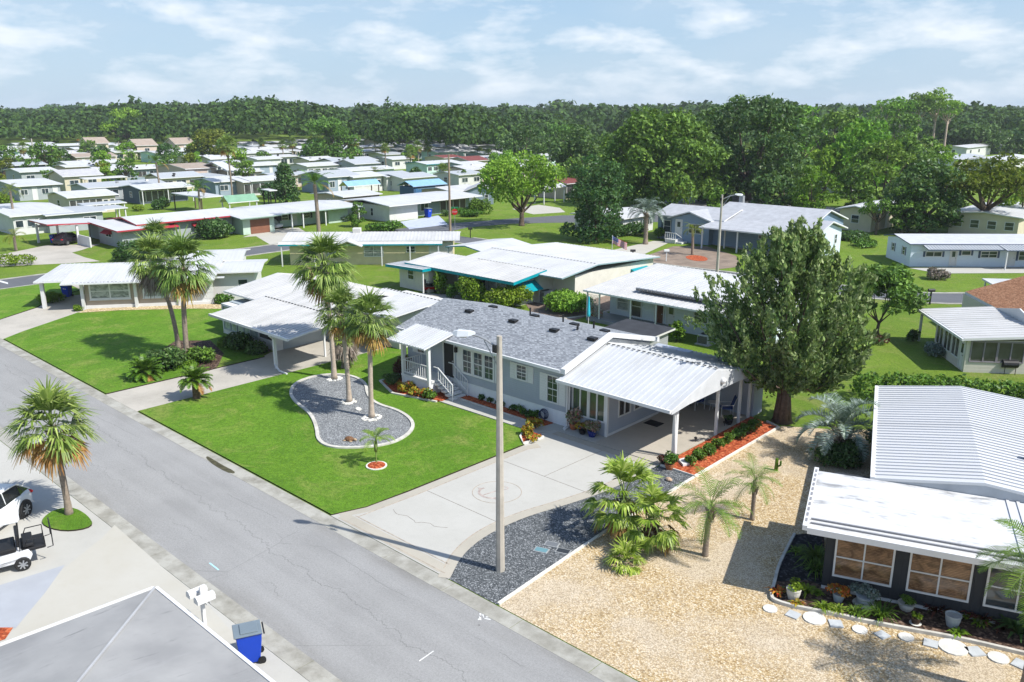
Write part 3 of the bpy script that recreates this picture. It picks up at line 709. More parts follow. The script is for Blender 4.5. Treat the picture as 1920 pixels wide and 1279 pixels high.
H.shed(-35.2, -32.1, 27.75, 29.9, 2.82, 3.28, 'x', RN, TRIM, .08, .22, 'porch_roof')
# sunroom
H.wall(-24.17, -22.0, 30.2, 37.7, 0, 2.72, SID, 'sunroom_wall')
FS = H.face('S', (-24.17, -22.0, 30.2, 37.7)); FE = H.face('E', (-24.17, -22.0, 30.2, 37.7))
screenwall(H, FS, .12, .78, .92, 1.45, 2, gm=GLG, name='sunroom_window'); screenwall(H, FS, 1.13, .78, .92, 1.45, 2, gm=GLG, name='sunroom_window')
screenwall(H, FE, .9, .85, .95, 1.3, 2, name='sunroom_window'); screenwall(H, FE, 2.2, .85, .95, 1.3, 2, name='sunroom_window')
H.door(FE, 4.4, .08, .8, 1.95, TRIM, lite=True)
H.part('corner_trim', MB().box(-22.09, -21.96, 30.16, 30.29, 0, 2.6), TRIM)
H.part('base_trim', MB().box(-21.99, -21.95, 30.3, 34.5, .06, .18), TRIM)
# carport roof (broad gable), fascia, gable end, posts, back wall
CY0, CY1, CR = 29.1, 38.7, 32.8; CZ0, CZR, CZ1 = 2.62, 3.62, 2.28
H.gable(-24.15, -17.85, CY0, CY1, CZ0, CZR, 'x', CR, RN, TRIM, .07, .30, .05, 'carport_roof', z2=CZ1, ribw=.035)
m = MB(); m.box(-24.15, -17.85, CY0 - .13, CY0 - .003, CZ0 - .04, CZ0 + .1); H.part('gutter', m, TRIM)
m = MB(); m.extr([(CY0 + .02, CZ0 - .12), (CY0 + .02, CZ0 + .03), (CR, CZR + .03), (CY1 - .05, CZ1 + .03), (CY1 - .05, CZ1 - .06), (37.3, 2.47), (34.9, 2.63), (30.5, 2.62)], -17.93, -17.845, 'x')
H.part('carport_gable', m, plain('gable_white', (.50, .51, .52), .6, .12, 2))
H.part('gable_lamp', MB().blob((-17.78, 33.3, 3.05), (.13, .16, .14)), WHITE)
m = MB()
k = -24.0
while k < -17.95: m.box(k, k + .16, CR - .05, CR + .05, CZR + .115, CZR + .135); k += .30
H.part('ridge_closure', m, BLACK)
H.part('post', MB().box(-18.46, -18.28, 30.25, 30.43, 0, 2.95), TRIM)
for y, z in ((33.9, 3.2), (36.1, 2.8), (37.1, 2.66)): H.part('post', MB().box(-18.42, -18.30, y, y + .12, 0, z), TRIM)
m = MB(); m.box(-22.0, -18.4, 37.4, 37.5, 0, 2.62); m.box(-18.46, -18.30, 37.5, 38.5, 0, 2.36); m.box(-22, -18.46, 38.4, 38.5, 0, 2.3); H.part('shed_wall', m, SID)
H.window(Matrix(((1, 0, 0, -20.7), (0, -1, 0, 37.4), (0, 0, 1, 0), (0, 0, 0, 1))), 0, 1.4, .5, .6, 1, 2)
H.part('downpipe', MB().tube([(-24.05, 29.0, 2.62), (-24.05, 29.9, 2.3), (-24.05, 29.9, .15), (-24.0, 29.5, .06)], .05, 6), TRIM)
H.part('downpipe', MB().tube([(-18.3, 29.05, 2.6), (-18.3, 30.1, 2.5), (-18.24, 30.2, .2), (-18.0, 30.0, .06)], .045, 6), TRIM)
H.part('splash_block', MB().prism([(-17.95, 30.05), (-17.5, 29.7), (-17.35, 30.0), (-17.85, 30.4)], .06, .16), TRIM)

# ---------------------------------------------------------------- dark house at the right
RIBM = rw('ribbed_white_metal', (.52, .525, .535), 9, 1, .10, rib=0)
t = NT('stained_white_roof'); n = t.noise(1.6, 7, t.obj((.35, 1.2, 1)), .7); n2 = t.noise(.7, 4)
c = t.mix(t.math('MULTIPLY', t.rng(n, .53, .62, 0, .9), t.rng(n2, .38, .5)), (.53, .53, .525), (.22, .22, .22)); t.bump(t.noise(3, 4), .1, .02); FLATW = t.fin(c, .5, .3)
DKS = siding('charcoal_siding', (.030, .033, .038), .25, .1, True)
rz2 = R(19.5); c2 = Vector((-9.1, 24.5))
D = House('dark_house', 'charcoal house with white ribbed roof and flat white sunroom roof at the right edge', 'house', c2, rz2)
D.wall(0, 14, 0, 4.0, 0, 2.45, DKS); D.wall(1.9, 10, 4.0, 14, 0, 2.55, DKS, 'rear_wall')
FD = D.face('S', (0, 14, 0, 4)); TB = blinds('bamboo_blinds', (.36, .21, .11), (.16, .085, .045), .05)
for x in (.35, 2.5): D.window(FD, x, .62, 1.62, 1.28, 2, 2, gm=TB, fw=.06)
D.window(FD, 4.62, .62, 1.6, 1.28, 2, 2, gm=GL, fw=.06)
D.part('base_trim', MB().box(0, 14, -.05, -.003, 0, .14), WHITE)
D.shed(-.55, 5.0, -.95, 3.40, 2.42, 2.50, 'x', FLATW, TRIM, .14, 0, 'flat_roof'); D.shed(5.003, 14, -.95, 3.40, 2.40, 2.48, 'x', RIBM, TRIM, .14, .3, 'ribbed_roof', ribw=.09)
m = MB(); m.box(-.70, -.553, -1.1, 3.65, 2.50, 2.66); m.box(-.553, 14, -1.1, -.953, 2.40, 2.60); D.part('gutter', m, TRIM)
m = MB()
for k in range(11): m.box(-.555 - .10, -.555 - .03, -.8 + k * .4, -.55 + k * .4, 2.661, 2.668)
for k in (0, 1): m.box(-.5, 14, -.72 + k * .28, -.66 + k * .28, 2.572 + k * .011, 2.615 + k * .011)
D.part('roof_seam', m, plain('seam_grey', (.22, .22, .23), .6))
D.gable(1.3, 10.5, 3.41, 14.3, 2.60, 3.02, 'y', 4.6, RIBM, TRIM, .10, .30, .045, 'ribbed_roof', ribw=.07, z2=2.35); D.wall(1.5, 10, 3.43, 3.6, 2.2, 2.62, plain('infill_white', (.40, .42, .44)), 'gable_infill', 'y', 3.03, 4.6)
m = MB(); m.box(1.14, 1.298, 3.41, 14.3, 2.58, 2.72); D.part('gutter', m, TRIM)
D.vents([(6.3, 6.6, 2.95)], sz=.16, h_=.3)

# ---------------------------------------------------------------- neighbour left of the main house
N = House('white_roof_house', 'low grey house with broad white roof and open carport left of the grey sided house', 'house', (0, 0))
GSD = siding('bluegrey_siding', (.34, .39, .42), .15, .12)
N.wall(-53.0, -46.4, 28.2, 35.5, 0, 2.2, GSD); N.wall(-46.4, -40.8, 33.2, 38.6, 0, 2.3, OFFW, 'rear_wall')
FN = N.face('S', (-53.0, -46.4, 27.6, 35.5))
N.wall(-53.0, -46.4, 27.6, 28.17, 0, 2.15, WHITE, 'lanai_wall'); LNB = blinds('pale_shades', (.42, .46, .46), (.32, .37, .38), .05)
screenwall(N, FN, .25, .45, 4.3, 1.55, 5, gm=LNB, fm=GSD, name='shade_window'); screenwall(N, FN, 4.75, .65, 1.7, 1.3, 1, gm=GL2, name='lanai_window')
FE2 = N.face('E', (-53, -46.4, 27.6, 35.5)); screenwall(N, FE2, .8, .8, 2.9, 1.15, 2, name='lanai_window'); N.door(FE2, 4.4, .05, .75, 1.8, WHITE)
N.gable(-54.4, -43.8, 28.6, 36.6, 2.55, 3.25, 'x', 33.0, RXD, TRIM, .10, .35, .03)
N.shed(-50.1, -41.0, 25.3, 29.4, 2.2, 2.72, 'x', RXD, TRIM, .09, .35, 'carport_roof')
N.part('gutter', MB().box(-50.1, -41.0, 25.16, 25.297, 2.17, 2.32), TRIM)
N.shed(-45.9, -39.9, 31.8, 36.2, 2.45, 2.85, 'x', RX, TRIM, .09, .35, 'rear_roof'); N.part('post', MB().box(-43.15, -43.0, 25.5, 25.65, 0, 2.25), TRIM); N.part('post', MB().box(-43.1, -43.0, 29.0, 29.1, 0, 2.6), TRIM)
N.part('downpipe', MB().tube([(-43.0, 25.2, 2.15), (-43.0, 25.45, 1.9), (-43.0, 25.45, .35), (-42.3, 25.3, .1), (-41.5, 25.3, .08)], .06, 6), TRIM)
N.wall(-43.6, -39.2, 36.3, 38.5, 0, 2.1, WHITE, 'shed_wall')
m = MB(); k = -50.0
while k < -41.2: m.box(k, k + .16, 29.25, 29.33, 2.815, 2.84); k += .35
k = -45.8
while k < -40: m.box(k, k + .16, 36.05, 36.12, 2.935, 2.96); k += .35
N.part('ridge_closure', m, BLACK)

# ---------------------------------------------------------------- teal trimmed house behind
TEAL = plain('teal_paint', (.0, .25, .30), .45, .1); CREAM = plain('cream_wall', (.58, .56, .49), .8, .08, bump=.15)
T = House('teal_trim_house', 'cream house with long white roof and bright teal fascia behind the grey shingle roof', 'house', (0, 0))
T.wall(-52.0, -43.2, 49.6, 61.8, 0, 2.3, CREAM, 'rear_wall'); T.wall(-43.2, -40.9, 51.3, 62.3, 0, 2.3, CREAM, 'wall', 'y', 2.3)
T.wall(-56.4, -52.6, 46.2, 49.6, 0, 2.0, CREAM, 'garage_wall'); T.wall(-50.5, -43.7, 47.6, 49.6, 0, 1.95, OFFW, 'lanai_wall')
T.gable(-52.6, -40.5, 49.2, 62.8, 2.35, 2.85, 'x', 53.8, RX, plain('grey_teal_trim', (.22, .32, .33)), .10, .35, .03)
T.shed(-55.8, -42.9, 46.3, 50.2, 1.98, 2.45, 'x', RXD, TEAL, .24, .35, 'lanai_roof')
T.shed(-57.2, -52.3, 45.3, 47.6, 1.80, 1.93, 'y', RX, TEAL, .24, .35, 'carport_roof')
T.posts([(-52.5, 45.5)], 1.9, TRIM, .1)
FT = T.face('S', (-50.5, -43.7, 47.6, 49.6)); screenwall(T, FT, .1, .2, 3.2, 1.6, 3, gm=GL2, name='lanai_window'); screenwall(T, FT, 3.5, .65, 3.1, 1.1, 3, gm=BL, name='lanai_window')
FT2 = T.face('E', (-50.5, -43.7, 47.6, 49.6)); screenwall(T, FT2, .2, .6, 1.7, 1.0, 2, name='lanai_window'); T.awning(FT2, .0, 1.85, 2.0, 1.0, .6, TEAL)
FT3 = T.face('E', (-43.2, -40.9, 51.3, 62.3)); T.window(FT3, 8.0, .9, 1.6, .7, 2, 1); T.awning(FT3, 7.6, 1.8, 2.4, .9, .35, TEAL)
T.window(T.face('S', (-56.4, -52.6, 46.2, 49.6)), 1.2, .9, .7, .75, 1, 2)
m = MB(); k = -52.5
while k < -40.8: m.box(k, k + .15, 53.72, 53.84, 2.985, 3.0); k += .35
k = -50.5
while k < -43: m.box(k, k + .12, 50.05, 50.15, 2.685, 2.70); k += .35
T.part('ridge_closure', m, plain('closure_grey', (.15, .15, .15)))
T.gable(-58.4, -53.2, 53.5, 60.0, 2.4, 2.75, 'y', None, RY, TEAL, .1, name='rear_carport_roof'); T.posts([(-58.2, 53.7), (-58.2, 59.8), (-53.4, 59.8)], 2.4, TRIM)

# ---------------------------------------------------------------- yellow house with the teal eave
YEL = plain('yellow_wall', (.60, .52, .33), .8, .1, bump=.15)
rz = R(45); a = at(545, 497)
Y = House('yellow_house', 'pale yellow house with worn white roof and dark teal eave behind the tall palms', 'house', a, rz)
Y.wall(0, 16.2, 0, 5.0, 0, 2.25, YEL, 'wall')
Y.gable(-.6, 16.9, -.5, 5.4, 2.4, 2.85, 'x', 2.4, RXD, TRIM, .1, .35, .03); Y.shed(-.9, 15.2, -.95, -.52, 2.05, 2.25, 'x', RXD, TEAL, .14, 0, 'awning_roof')
Y.posts([(-.6, -.85), (2.6, -.85), (9.2, -.85), (12.0, -.85), (14.8, -.85)], 2.0)
FY = Y.face('S', (0, 16.2, 0, 5)); Y.window(FY, 7.4, .85, 1.8, 1.1, 2, 2, gm=BL); Y.window(FY, 11.6, 1.25, .8, .55, 1, 2); Y.window(FY, 14.0, 1.2, 1.7, .5, 2, 1); Y.window(FY, 3.6, .9, 1.2, 1.0, 1, 2, gm=BL)
Y.gable(4.6, 7.4, -1.9, -.3, 2.05, 2.6, 'y', None, RYD, TRIM, .09, name='entry_roof'); Y.part('roof_box', MB().box(6.0, 6.8, 2.0, 2.8, 2.7, 3.35), OFFW, bevel=.03)
Y.wall(13.8, 16.2, -.02, 0.0, 0, 2.2, CREAM, 'trellis_panel')

# ---------------------------------------------------------------- beige house at the left
BEI = plain('beige_wall', (.36, .30, .24), .8, .1)
b0 = at(163, 580); b1 = at(395, 571); ang = math.atan2(b1.y - b0.y, b1.x - b0.x); Lb = math.hypot(b1.x - b0.x, b1.y - b0.y)
B = House('beige_house', 'beige house with bright white roof and wide paired windows at the left', 'house', b0, ang)
B.wall(0, Lb, 0, 6.5, 0, 2.15, BEI); FB = B.face('S', (0, Lb, 0, 6.5))
B.window(FB, .45, .85, 2.75, 1.1, 2, 2, gm=BL, fw=.12, sill=True); B.window(FB, 4.35, .85, 1.8, 1.1, 2, 2, gm=BL, fw=.12, sill=True)
B.part('base_trim', MB().box(0, Lb, -.12, -.003, 0, .3), WHITE); B.posts([(-.12, -.2), (3.75, -.2), (6.95, -.2)], 2.15, WHITE, .22)
B.shed(7.0, 10.4, -.05, .3, 2.1, 2.12, 'x', RX, TRIM, .06, 0, 'garage_canopy'); B.garage(FB, 7.6, .03, 1.9, 1.9, WHITE)
B.gable(-1.4, Lb + .6, -.95, 8.2, 2.12, 2.75, 'x', 4.0, RX, TRIM, .10, .35, .03)
m = MB()
for k in range(16): m.box(-.6 + k * .28, -.45 + k * .28, -.75, -.68, 2.245, 2.26)
B.part('ridge_closure', m, BLACK)
B.shed(-3.7, -1.403, .4, 7.2, 2.1, 2.3, 'x', RX, TRIM, .12, .35, 'carport_roof'); B.posts([(-3.3, .9), (-3.3, 6.6)], 2.1, WHITE, .26)
B.wall(Lb - .2, Lb + 3.4, 1.2, 6.0, 0, 2.3, WHITE, 'side_wing'); B.gable(Lb - .6, Lb + 4.0, .6, 6.4, 2.35, 2.6, 'x', None, RX, TRIM, .1, name='wing_roof')
B.window(B.face('S', (Lb - .2, Lb + 3.4, 1.2, 6)), 2.3, .9, .7, .8, 1, 2)
B.gable(5.5, Lb + 2, 5.5, 11.5, 2.5, 2.9, 'x', None, RX, TRIM, .1, name='rear_roof'); B.wall(6, Lb + 1.6, 6.5, 11, 0, 2.5, WHITE, 'rear_wing')

# ---------------------------------------------------------------- white clapboard house with layered metal roof
WSD = siding('white_siding', (.60, .66, .70), .2, .1)
Wh = House('clapboard_house', 'white clapboard house with stepped white metal roof behind the feathery conifer', 'house', (0, 0))
Wh.wall(-30.6, -23.0, 49.6, 56.5, 0, 2.3, WSD); Wh.wall(-36.4, -30.6, 49.9, 56.5, 0, 2.3, WSD, 'porch_wall')
FW = Wh.face('S', (-30.6, -23, 49.6, 56.5)); FW2 = Wh.face('S', (-36.4, -30.6, 49.9, 56.5))
Wh.window(FW, 1.6, .95, 1.0, .8, 1, 2); Wh.window(FW, 4.4, .95, 1.0, .8, 1, 2)
Wh.window(FW2, .7, .7, .95, 1.15, 1, 2, gm=BL); Wh.window(FW2, 2.0, .4, .8, 1.5, 1, 2, gm=GL2); Wh.door(FW2, 4.0, .05, .7, 1.8, plain('brown_door', (.12, .05, .025))); Wh.door(FW2, 5.0, .05, .7, 1.8, WHITE, lite=True)
Wh.shed(-37.2, -22.6, 47.6, 57.2, 2.15, 2.85, 'x', RXD, TRIM, .12, .35, 'roof'); Wh.shed(-33.6, -22.4, 49.1, 55.8, 2.62, 2.98, 'x', RX, TRIM, .12, .35, 'upper_roof')
m = MB(); k = -33.5
while k < -22.6: m.box(k, k + .26, 48.98, 49.098, 2.56, 2.70); k += .35
Wh.part('ridge_closure', m, plain('closure_grey', (.15, .15, .15)))
m = MB()
for k in range(8):
    for j in range(7):
        m.tube([(-36.9 + k * .13, 47.85, .1 + j * .27), (-36.9 + (k + 1) * .13, 47.85, .37 + j * .27)], .012, 3, False); m.tube([(-36.9 + (k + 1) * .13, 47.87, .1 + j * .27), (-36.9 + k * .13, 47.87, .37 + j * .27)], .012, 3, False)
Wh.part('trellis', m, TRIM); Wh.posts([(-36.95, 47.85), (-35.85, 47.85), (-33.1, 47.85), (-31.0, 47.85)], 2.15, TRIM, .09)
Wh.wall(-36.9, -31.0, 47.7, 49.9, 0, .25, plain('deck_grey', (.22, .23, .24)), 'deck')
Dk = House('black_roof_shed', 'low shed with flat black roof between the grey shingle roof and the clapboard house', 'shed', (0, 0))
Dk.wall(-29.9, -26.9, 40.6, 43.0, 0, 1.75, siding('grey_shed_siding', (.32, .33, .34), .2)); Dk.shed(-30.2, -26.6, 40.1, 43.3, 1.8, 1.95, 'x', plain('black_membrane', (.035, .037, .042), .8, .3), OFFW, .12)

# ---------------------------------------------------------------- sunroom house at the right
PNK = siding('ivory_siding', (.60, .56, .49), .2, .1)
BRS = shingle('brown_shingles', (.14, .065, .035), (.27, .13, .07), (.38, .22, .13), 0)
S3 = House('ivory_sunroom_house', 'ivory house with screened sunroom under white roof and brown shingles at the right edge', 'house', (-12.75, 52.9), R(36))
S3.wall(0, 9, 0, 4.9, 0, 2.0, PNK, 'sunroom_wall'); S3.wall(4.2, 14, .9, 12, 0, 2.3, PNK, 'wall')
FF = S3.face('S', (0, 9, 0, 4.9)); screenwall(S3, FF, .25, .72, 1.45, 1.15, 2, fm=plain('bronze_frame', (.25, .22, .25)), name='screen_window'); screenwall(S3, FF, 1.75, .72, 1.45, 1.15, 2, fm=plain('bronze_frame', (.25, .22, .25)), name='screen_window')
FWw = S3.face('W', (0, 9, 0, 4.9)); S3.door(FWw, 4.15, .1, .55, 1.75, WHITE, lite=True)
for x in (.3, 1.6, 2.85): screenwall(S3, FWw, x, .62, 1.1, 1.2, 2)
S3.shed(-.35, 4.2, -.4, 7.2, 2.02, 2.3, 'y', RYD, TRIM, .14, .5, 'sunroom_roof')
S3.part('gutter', MB().box(-.48, -.353, -.4, 7.2, 2.0, 2.14), TRIM); S3.part('post', MB().box(-.3, -.16, 6.9, 7.04, 0, 2.05), TRIM)
S3.gable(4.3, 14, -.2, 12, 2.3, 3.9, 'y', 9.2, BRS, TRIM, .14); S3.wall(4.21, 4.3, .2, 6.9, 2.0, 2.42, WHITE, 'gable_panel', 'x', 3.15, 3.6)
Gr = empty('barbecue_grill', 'black barrel barbecue grill beside the ivory sunroom wall', 'grill', at(1890, 701)); Gr.rotation_euler = (0, 0, R(36))
MB().extr([(.28 * math.cos(k * math.pi / 6), .62 + .24 * math.sin(k * math.pi / 6)) for k in range(12)], -.42, .42, 'x').build('drum', BLACK, Gr)
for sx_ in (-.3, .3):
    for sy in (-.18, .18): MB().tube([(sx_, sy, 0), (sx_, sy, .5)], .02, 6).build('leg', BLACK, Gr)

# ---------------------------------------------------------------- white house with navy trim
NAVY = plain('navy_trim', (.06, .085, .14), .5, .1); WSD2 = siding('pale_blue_siding', (.60, .68, .76), .2, .06)
P4 = House('navy_trim_house', 'long white house with navy trim and shutters across the far road', 'house', (-27.1, 86.8), R(42))
P4.wall(0, 17, 0, 5.6, 0, 2.2, WSD2, 'wall', 'x', 2.55); FP = P4.face('S', (0, 17, 0, 5.6)); FPW = P4.face('W', (0, 17, 0, 5.6))
P4.gable(-.3, 17.3, -.3, 6.0, 2.2, 2.65, 'x', 3.6, plain('grey_roof', (.44, .45, .48), .7, .1), NAVY, .1)
P4.shed(1.0, 8.3, -1.5, -.3, 1.85, 2.1, 'x', RGX, NAVY, .09, .3, 'awning_roof'); P4.shed(8.3, 17.3, -1.9, -.3, 1.85, 2.14, 'x', RGX, NAVY, .09, .3, 'awning_roof')
for x, w, z, hh, n in ((1.5, 1.5, 1.05, .4, 2), (5.0, .8, 1.2, .35, 1), (6.9, 1.5, .95, .55, 2), (10.6, .8, .7, .8, 1), (14, 1.2, .8, .7, 2)): P4.window(FP, x, z, w, hh, n, 1 if hh < .5 else 2, shut=NAVY if w > .7 else None, sw=.2)
P4.door(FP, 3.9, .1, .6, 1.6, WHITE, lite=True); P4.door(FP, 9.6, .1, .6, 1.6, WHITE)
for x in (1.3, 3.8): P4.window(FPW, x, 1.0, .5, .7, 1, 2, shut=NAVY, sw=.14)
P4.posts([(8.4, -1.8), (12.5, -1.8), (16.8, -1.8)], 1.85)

# ---------------------------------------------------------------- blue house on the far corner
BLU = siding('blue_siding', (.22, .30, .40), .2, .06); SH5 = plain('grey_shingle_far', (.36, .37, .39), .9, .15, 1.5)
P5 = House('blue_house', 'slate blue house with entry gable and wide carport on the far corner lot', 'house', (0, 0))
P5.wall(-56.1, -40.5, 86.1, 94, 0, 2.75, BLU, 'wall'); P5.gable(-56.5, -47.0, 85.6, 94.5, 2.75, 3.7, 'x', 89.5, SH5, TRIM, .14)
P5.wall(-53.6, -48.6, 85.2, 86.1, 0, 2.7, BLU, 'entry_wall', 'y', 3.45); P5.gable(-54.0, -48.2, 84.8, 90, 2.65, 3.55, 'y', None, SH5, TRIM, .14, name='entry_roof')
P5.gable(-50, -37.5, 87.2, 97, 2.8, 4.2, 'x', 92, SH5, TRIM, .14, name='rear_roof')
P5.shed(-48.3, -37.8, 82.3, 88.2, 2.3, 2.9, 'x', SH5, TRIM, .14, 0, 'carport_roof'); P5.posts([(-48.0, 82.7), (-46.2, 84.5), (-43.7, 82.7), (-41.7, 84.5), (-38.9, 82.7)], 2.3, TRIM, .14)
F5 = P5.face('S', (-56.1, -40.5, 86.1, 94)); P5.window(F5, .9, .9, .9, 1.3, 1, 2, shut=plain('navy_shutter', (.05, .08, .13)), sw=.3); P5.window(P5.face('S', (-53.6, -48.6, 85.2, 86.1)), 2.4, 1.2, 1.7, 1.0, 2, 2)
P5.door(P5.face('S', (-53.6, -48.6, 85.2, 86.1)), .6, .75, .8, 1.8, WHITE, lite=True); P5.window(F5, 13.2, 1.3, .8, .6, 1, 2)
P5.part('steps', MB().box(-53.4, -52.0, 83.6, 85.2, 0, .45).box(-52.0, -51.2, 83.7, 84.9, 0, .2), WHITE)
m = MB(); m.tube([(-53.4, 83.6, 1.2), (-52.0, 83.6, 1.2), (-51.2, 83.6, .8)], .04, 5)
for k in range(6): m.tube([(-53.4 + k * .28, 83.6, .4), (-53.4 + k * .28, 83.6, 1.2)], .03, 4)
P5.part('stair_railing', m, TRIM)
P5.wall(-39.5, -35.6, 84.6, 90.5, 0, 2.6, WSD2, 'wing_wall', 'x', 3.4); P5.gable(-40.2, -35.2, 83.6, 91.2, 2.55, 3.6, 'x', 87.2, SH5, TRIM, .14, name='wing_roof')
P5.window(P5.face('E', (-39.5, -35.6, 84.6, 90.5)), 1.0, 1.2, .5, .7, 1, 2, merge=True); P5.window(P5.face('E', (-39.5, -35.6, 84.6, 90.5)), 4.2, 1.2, .5, .9, 1, 2, merge=True)
P5.wall(-49.5, -37.9, 87.6, 96.6, 2.0, 2.78, BLU, 'rear_gable_wall', 'x', 4.1, 92); P5.part('chimney', MB().box(-49.3, -48.8, 93, 93.5, 3.8, 5.0), GREYM)

# ---------------------------------------------------------------- foreground roof, bottom left
t = NT('grey_sheet_roof'); n = t.noise(1.0, 6, t.obj((1.3, .35, 1)), .7); n2 = t.noise(3.2, 6, t.obj((2.2, .25, 1)), .7)
c = t.mix(t.rng(t.noise(.5, 5), .35, .65), (.31, .308, .30), (.23, .23, .228)); c = t.mix(t.rng(n2, .60, .70, 0, .6), c, (.11, .11, .115)); c = t.mix(t.rng(n, .55, .75, 0, .35), c, (.36, .36, .36)); FORE = t.fin(c, .85, .12)
P0 = House('foreground_house', 'house with worn grey hip roof and white edge in the bottom left corner', 'house', (0, 0))
zc = 2.5; cA = at(290, 1103, zc); cB = at(505, 1279, zc); cC = at(0, 1212, zc); rdg = at(145, 1279, 3.0)
dB = (cB - cA).normalized(); dC = (cC - cA).normalized(); dR = (at(148, 1279, 3.0) - cA); far_ = 9
A1 = cA + dB * 9; A2 = cA + dC * 9; RR = cA + dR * 2.4
m = MB(); m.add([tuple(cA), tuple(A1), tuple(RR), tuple(RR), tuple(A2), tuple(cA)], [(0, 1, 2), (3, 4, 5)]); m.add([(p.x, p.y, p.z - .25) for p in (cA, A1, RR, A2)], [(3, 2, 1, 0)])
m.add([tuple(A1), tuple(RR), (RR.x, RR.y, RR.z - .25), (A1.x, A1.y, A1.z - .25), tuple(A2), (A2.x, A2.y, A2.z - .25)], [(0, 1, 2, 3), (1, 4, 5, 2)]); P0.part('roof', m, FORE)
m = MB()
for a_, b_ in ((cA, A1), (cA, A2)):
    d_ = (b_ - a_).normalized(); n_ = Vector((d_.y, -d_.x, 0)); n_ = n_ if n_.dot((cA + A1 + A2) / 3 - cA) < 0 else -n_
    vs = [a_ + n_ * .0, b_ + n_ * .0, b_ + n_ * .09, a_ + n_ * .09]; m.add([(v.x, v.y, v.z - .17) for v in vs] + [(v.x, v.y, v.z + .03) for v in vs], [(3, 2, 1, 0), (4, 5, 6, 7), (0, 1, 5, 4), (1, 2, 6, 5), (2, 3, 7, 6), (3, 0, 4, 7)])
P0.part('roof_edge', m, TRIM)
P0.part('hip_cap', MB().tube([tuple(cA + Vector((0, 0, .02))), tuple(cA + dR * 1.0 + Vector((0, 0, .03))), tuple(RR + Vector((0, 0, .03)))], .035, 6), plain('cap_grey', (.33, .335, .345), .5))
gx = cA + (dB + dC) * .7; P0.part('wall', MB().prism([(gx.x, gx.y), tuple((gx + dB * 7.5)[:2]), tuple((RR + (gx - cA) * .0)[:2]), tuple((gx + dC * 7.5)[:2])], 0, 2.24), OFFW)
# ---------------------------------------------------------------- houses of the streets behind
WALLS = {k: plain('far_' + k, v, .8, .08) for k, v in dict(white=(.55, .55, .53), cream=(.52, .47, .35), grey=(.31, .34, .35), bluegrey=(.25, .31, .37), pink=(.52, .42, .36), green=(.42, .52, .44), tan=(.42, .35, .27), dark=(.10, .12, .15), mint=(.46, .62, .56)).items()}
ROOFS = {'white': (RX, RY), 'worn': (RXD, RYD), 'grey': (RGX, RGY), 'shingle': (plain('far_shingle', (.38, .38, .39), .9, .12, 1.2),) * 2,
         'tanroof': (plain('tan_shingle', (.30, .245, .20), .9, .15, 1.2),) * 2, 'red': (plain('red_roof', (.16, .045, .04), .8, .15),) * 2, 'brown': (plain('brown_roof', (.22, .17, .14), .9, .15),) * 2,
         'green': (plain('green_roof', (.16, .30, .20), .7, .15),) * 2, 'blue': (plain('blue_roof', (.20, .36, .52), .6, .1),) * 2}
rf = random.Random(11)
def farhouse(pc, pr, pl, z, wall, roof, label, name='mobile_home', rise=.5, n_e=5, n_s=1, wt='win', porch=False, trim=None, cat='house', group=None, rp=None, wallh=None, s_dark=False, wmin=8.5):
    """near roof corner at pixel pc on height z; E side ends at pixel column pr, S side at column pl"""
    c = at(pc[0], pc[1], z)
    L = abs(solve(lambda k: sx((c.x, c.y + k, z)) - pr, .5, 60)); Wd = abs(solve(lambda k: sx((c.x - k, c.y, z)) - pl, .5, 40))
    L = min(L, 30); Wd = max(wmin, min(Wd, 20)); L = max(L, 7.5)
    X1_, Y0_ = -.45, .45
    Hh = House(name, label, cat, (c.x, c.y), 0, group)
    x0, x1, y0, y1 = -Wd + .45, -.45, .45, L - .45
    if porch: x1 -= 1.4
    wm = WALLS[wall]; rm = ROOFS[roof][1]; tr = trim or TRIM
    Hh.wall(x0, x1, y0, y1, 0, z - .02, wm, 'wall', 'y' if rise else None, z + rise - .06)
    if rise: Hh.gable(-Wd, 0, 0, L, z, z + rise, 'y', rp, rm, tr, .12)
    else: Hh.shed(-Wd, 0, 0, L, z + .15, z, 'y', rm, tr, .12)
    FE_ = Hh.face('E', (x0, x1, y0, y1)); FS_ = Hh.face('S', (x0, x1, y0, y1)); l = y1 - y0; w_ = x1 - x0
    k = 0
    while k < n_e:
        p = l * (k + .5) / n_e; ww = min(1.5, l / n_e * .62)
        if wt == 'lanai' and k < n_e * .6:
            Hh.window(FE_, l * (k + .06) / n_e, .35, l / n_e * .88, z - .75, 1, 1, gm=GL2, merge=True); k += 1; continue
        if rf.random() < .2 and wt != 'lanai': Hh.window(FE_, p - .35, .1, .7, z - .45, 1, 2, merge=True, name='door', gm=WHITE)
        else: Hh.window(FE_, p - ww / 2, z * .42, ww, z * .34, 2 if ww > 1 else 1, 1, merge=True)
        k += 1
    for k in range(n_s):
        p = w_ * (k + .5) / n_s; Hh.window(FS_, p - .45, z * .4, .9, z * .36, 1, 2, merge=True)
    if s_dark: Hh.window(FS_, w_ * .15, .05, w_ * .7, z - .5, 1, 1, merge=True, name='carport_opening', gm=DARKG)
    if porch: Hh.posts([(-.25, y) for y in np.linspace(.3, L - .3, max(3, int(L / 3)))], z, tr, .12)
    return Hh
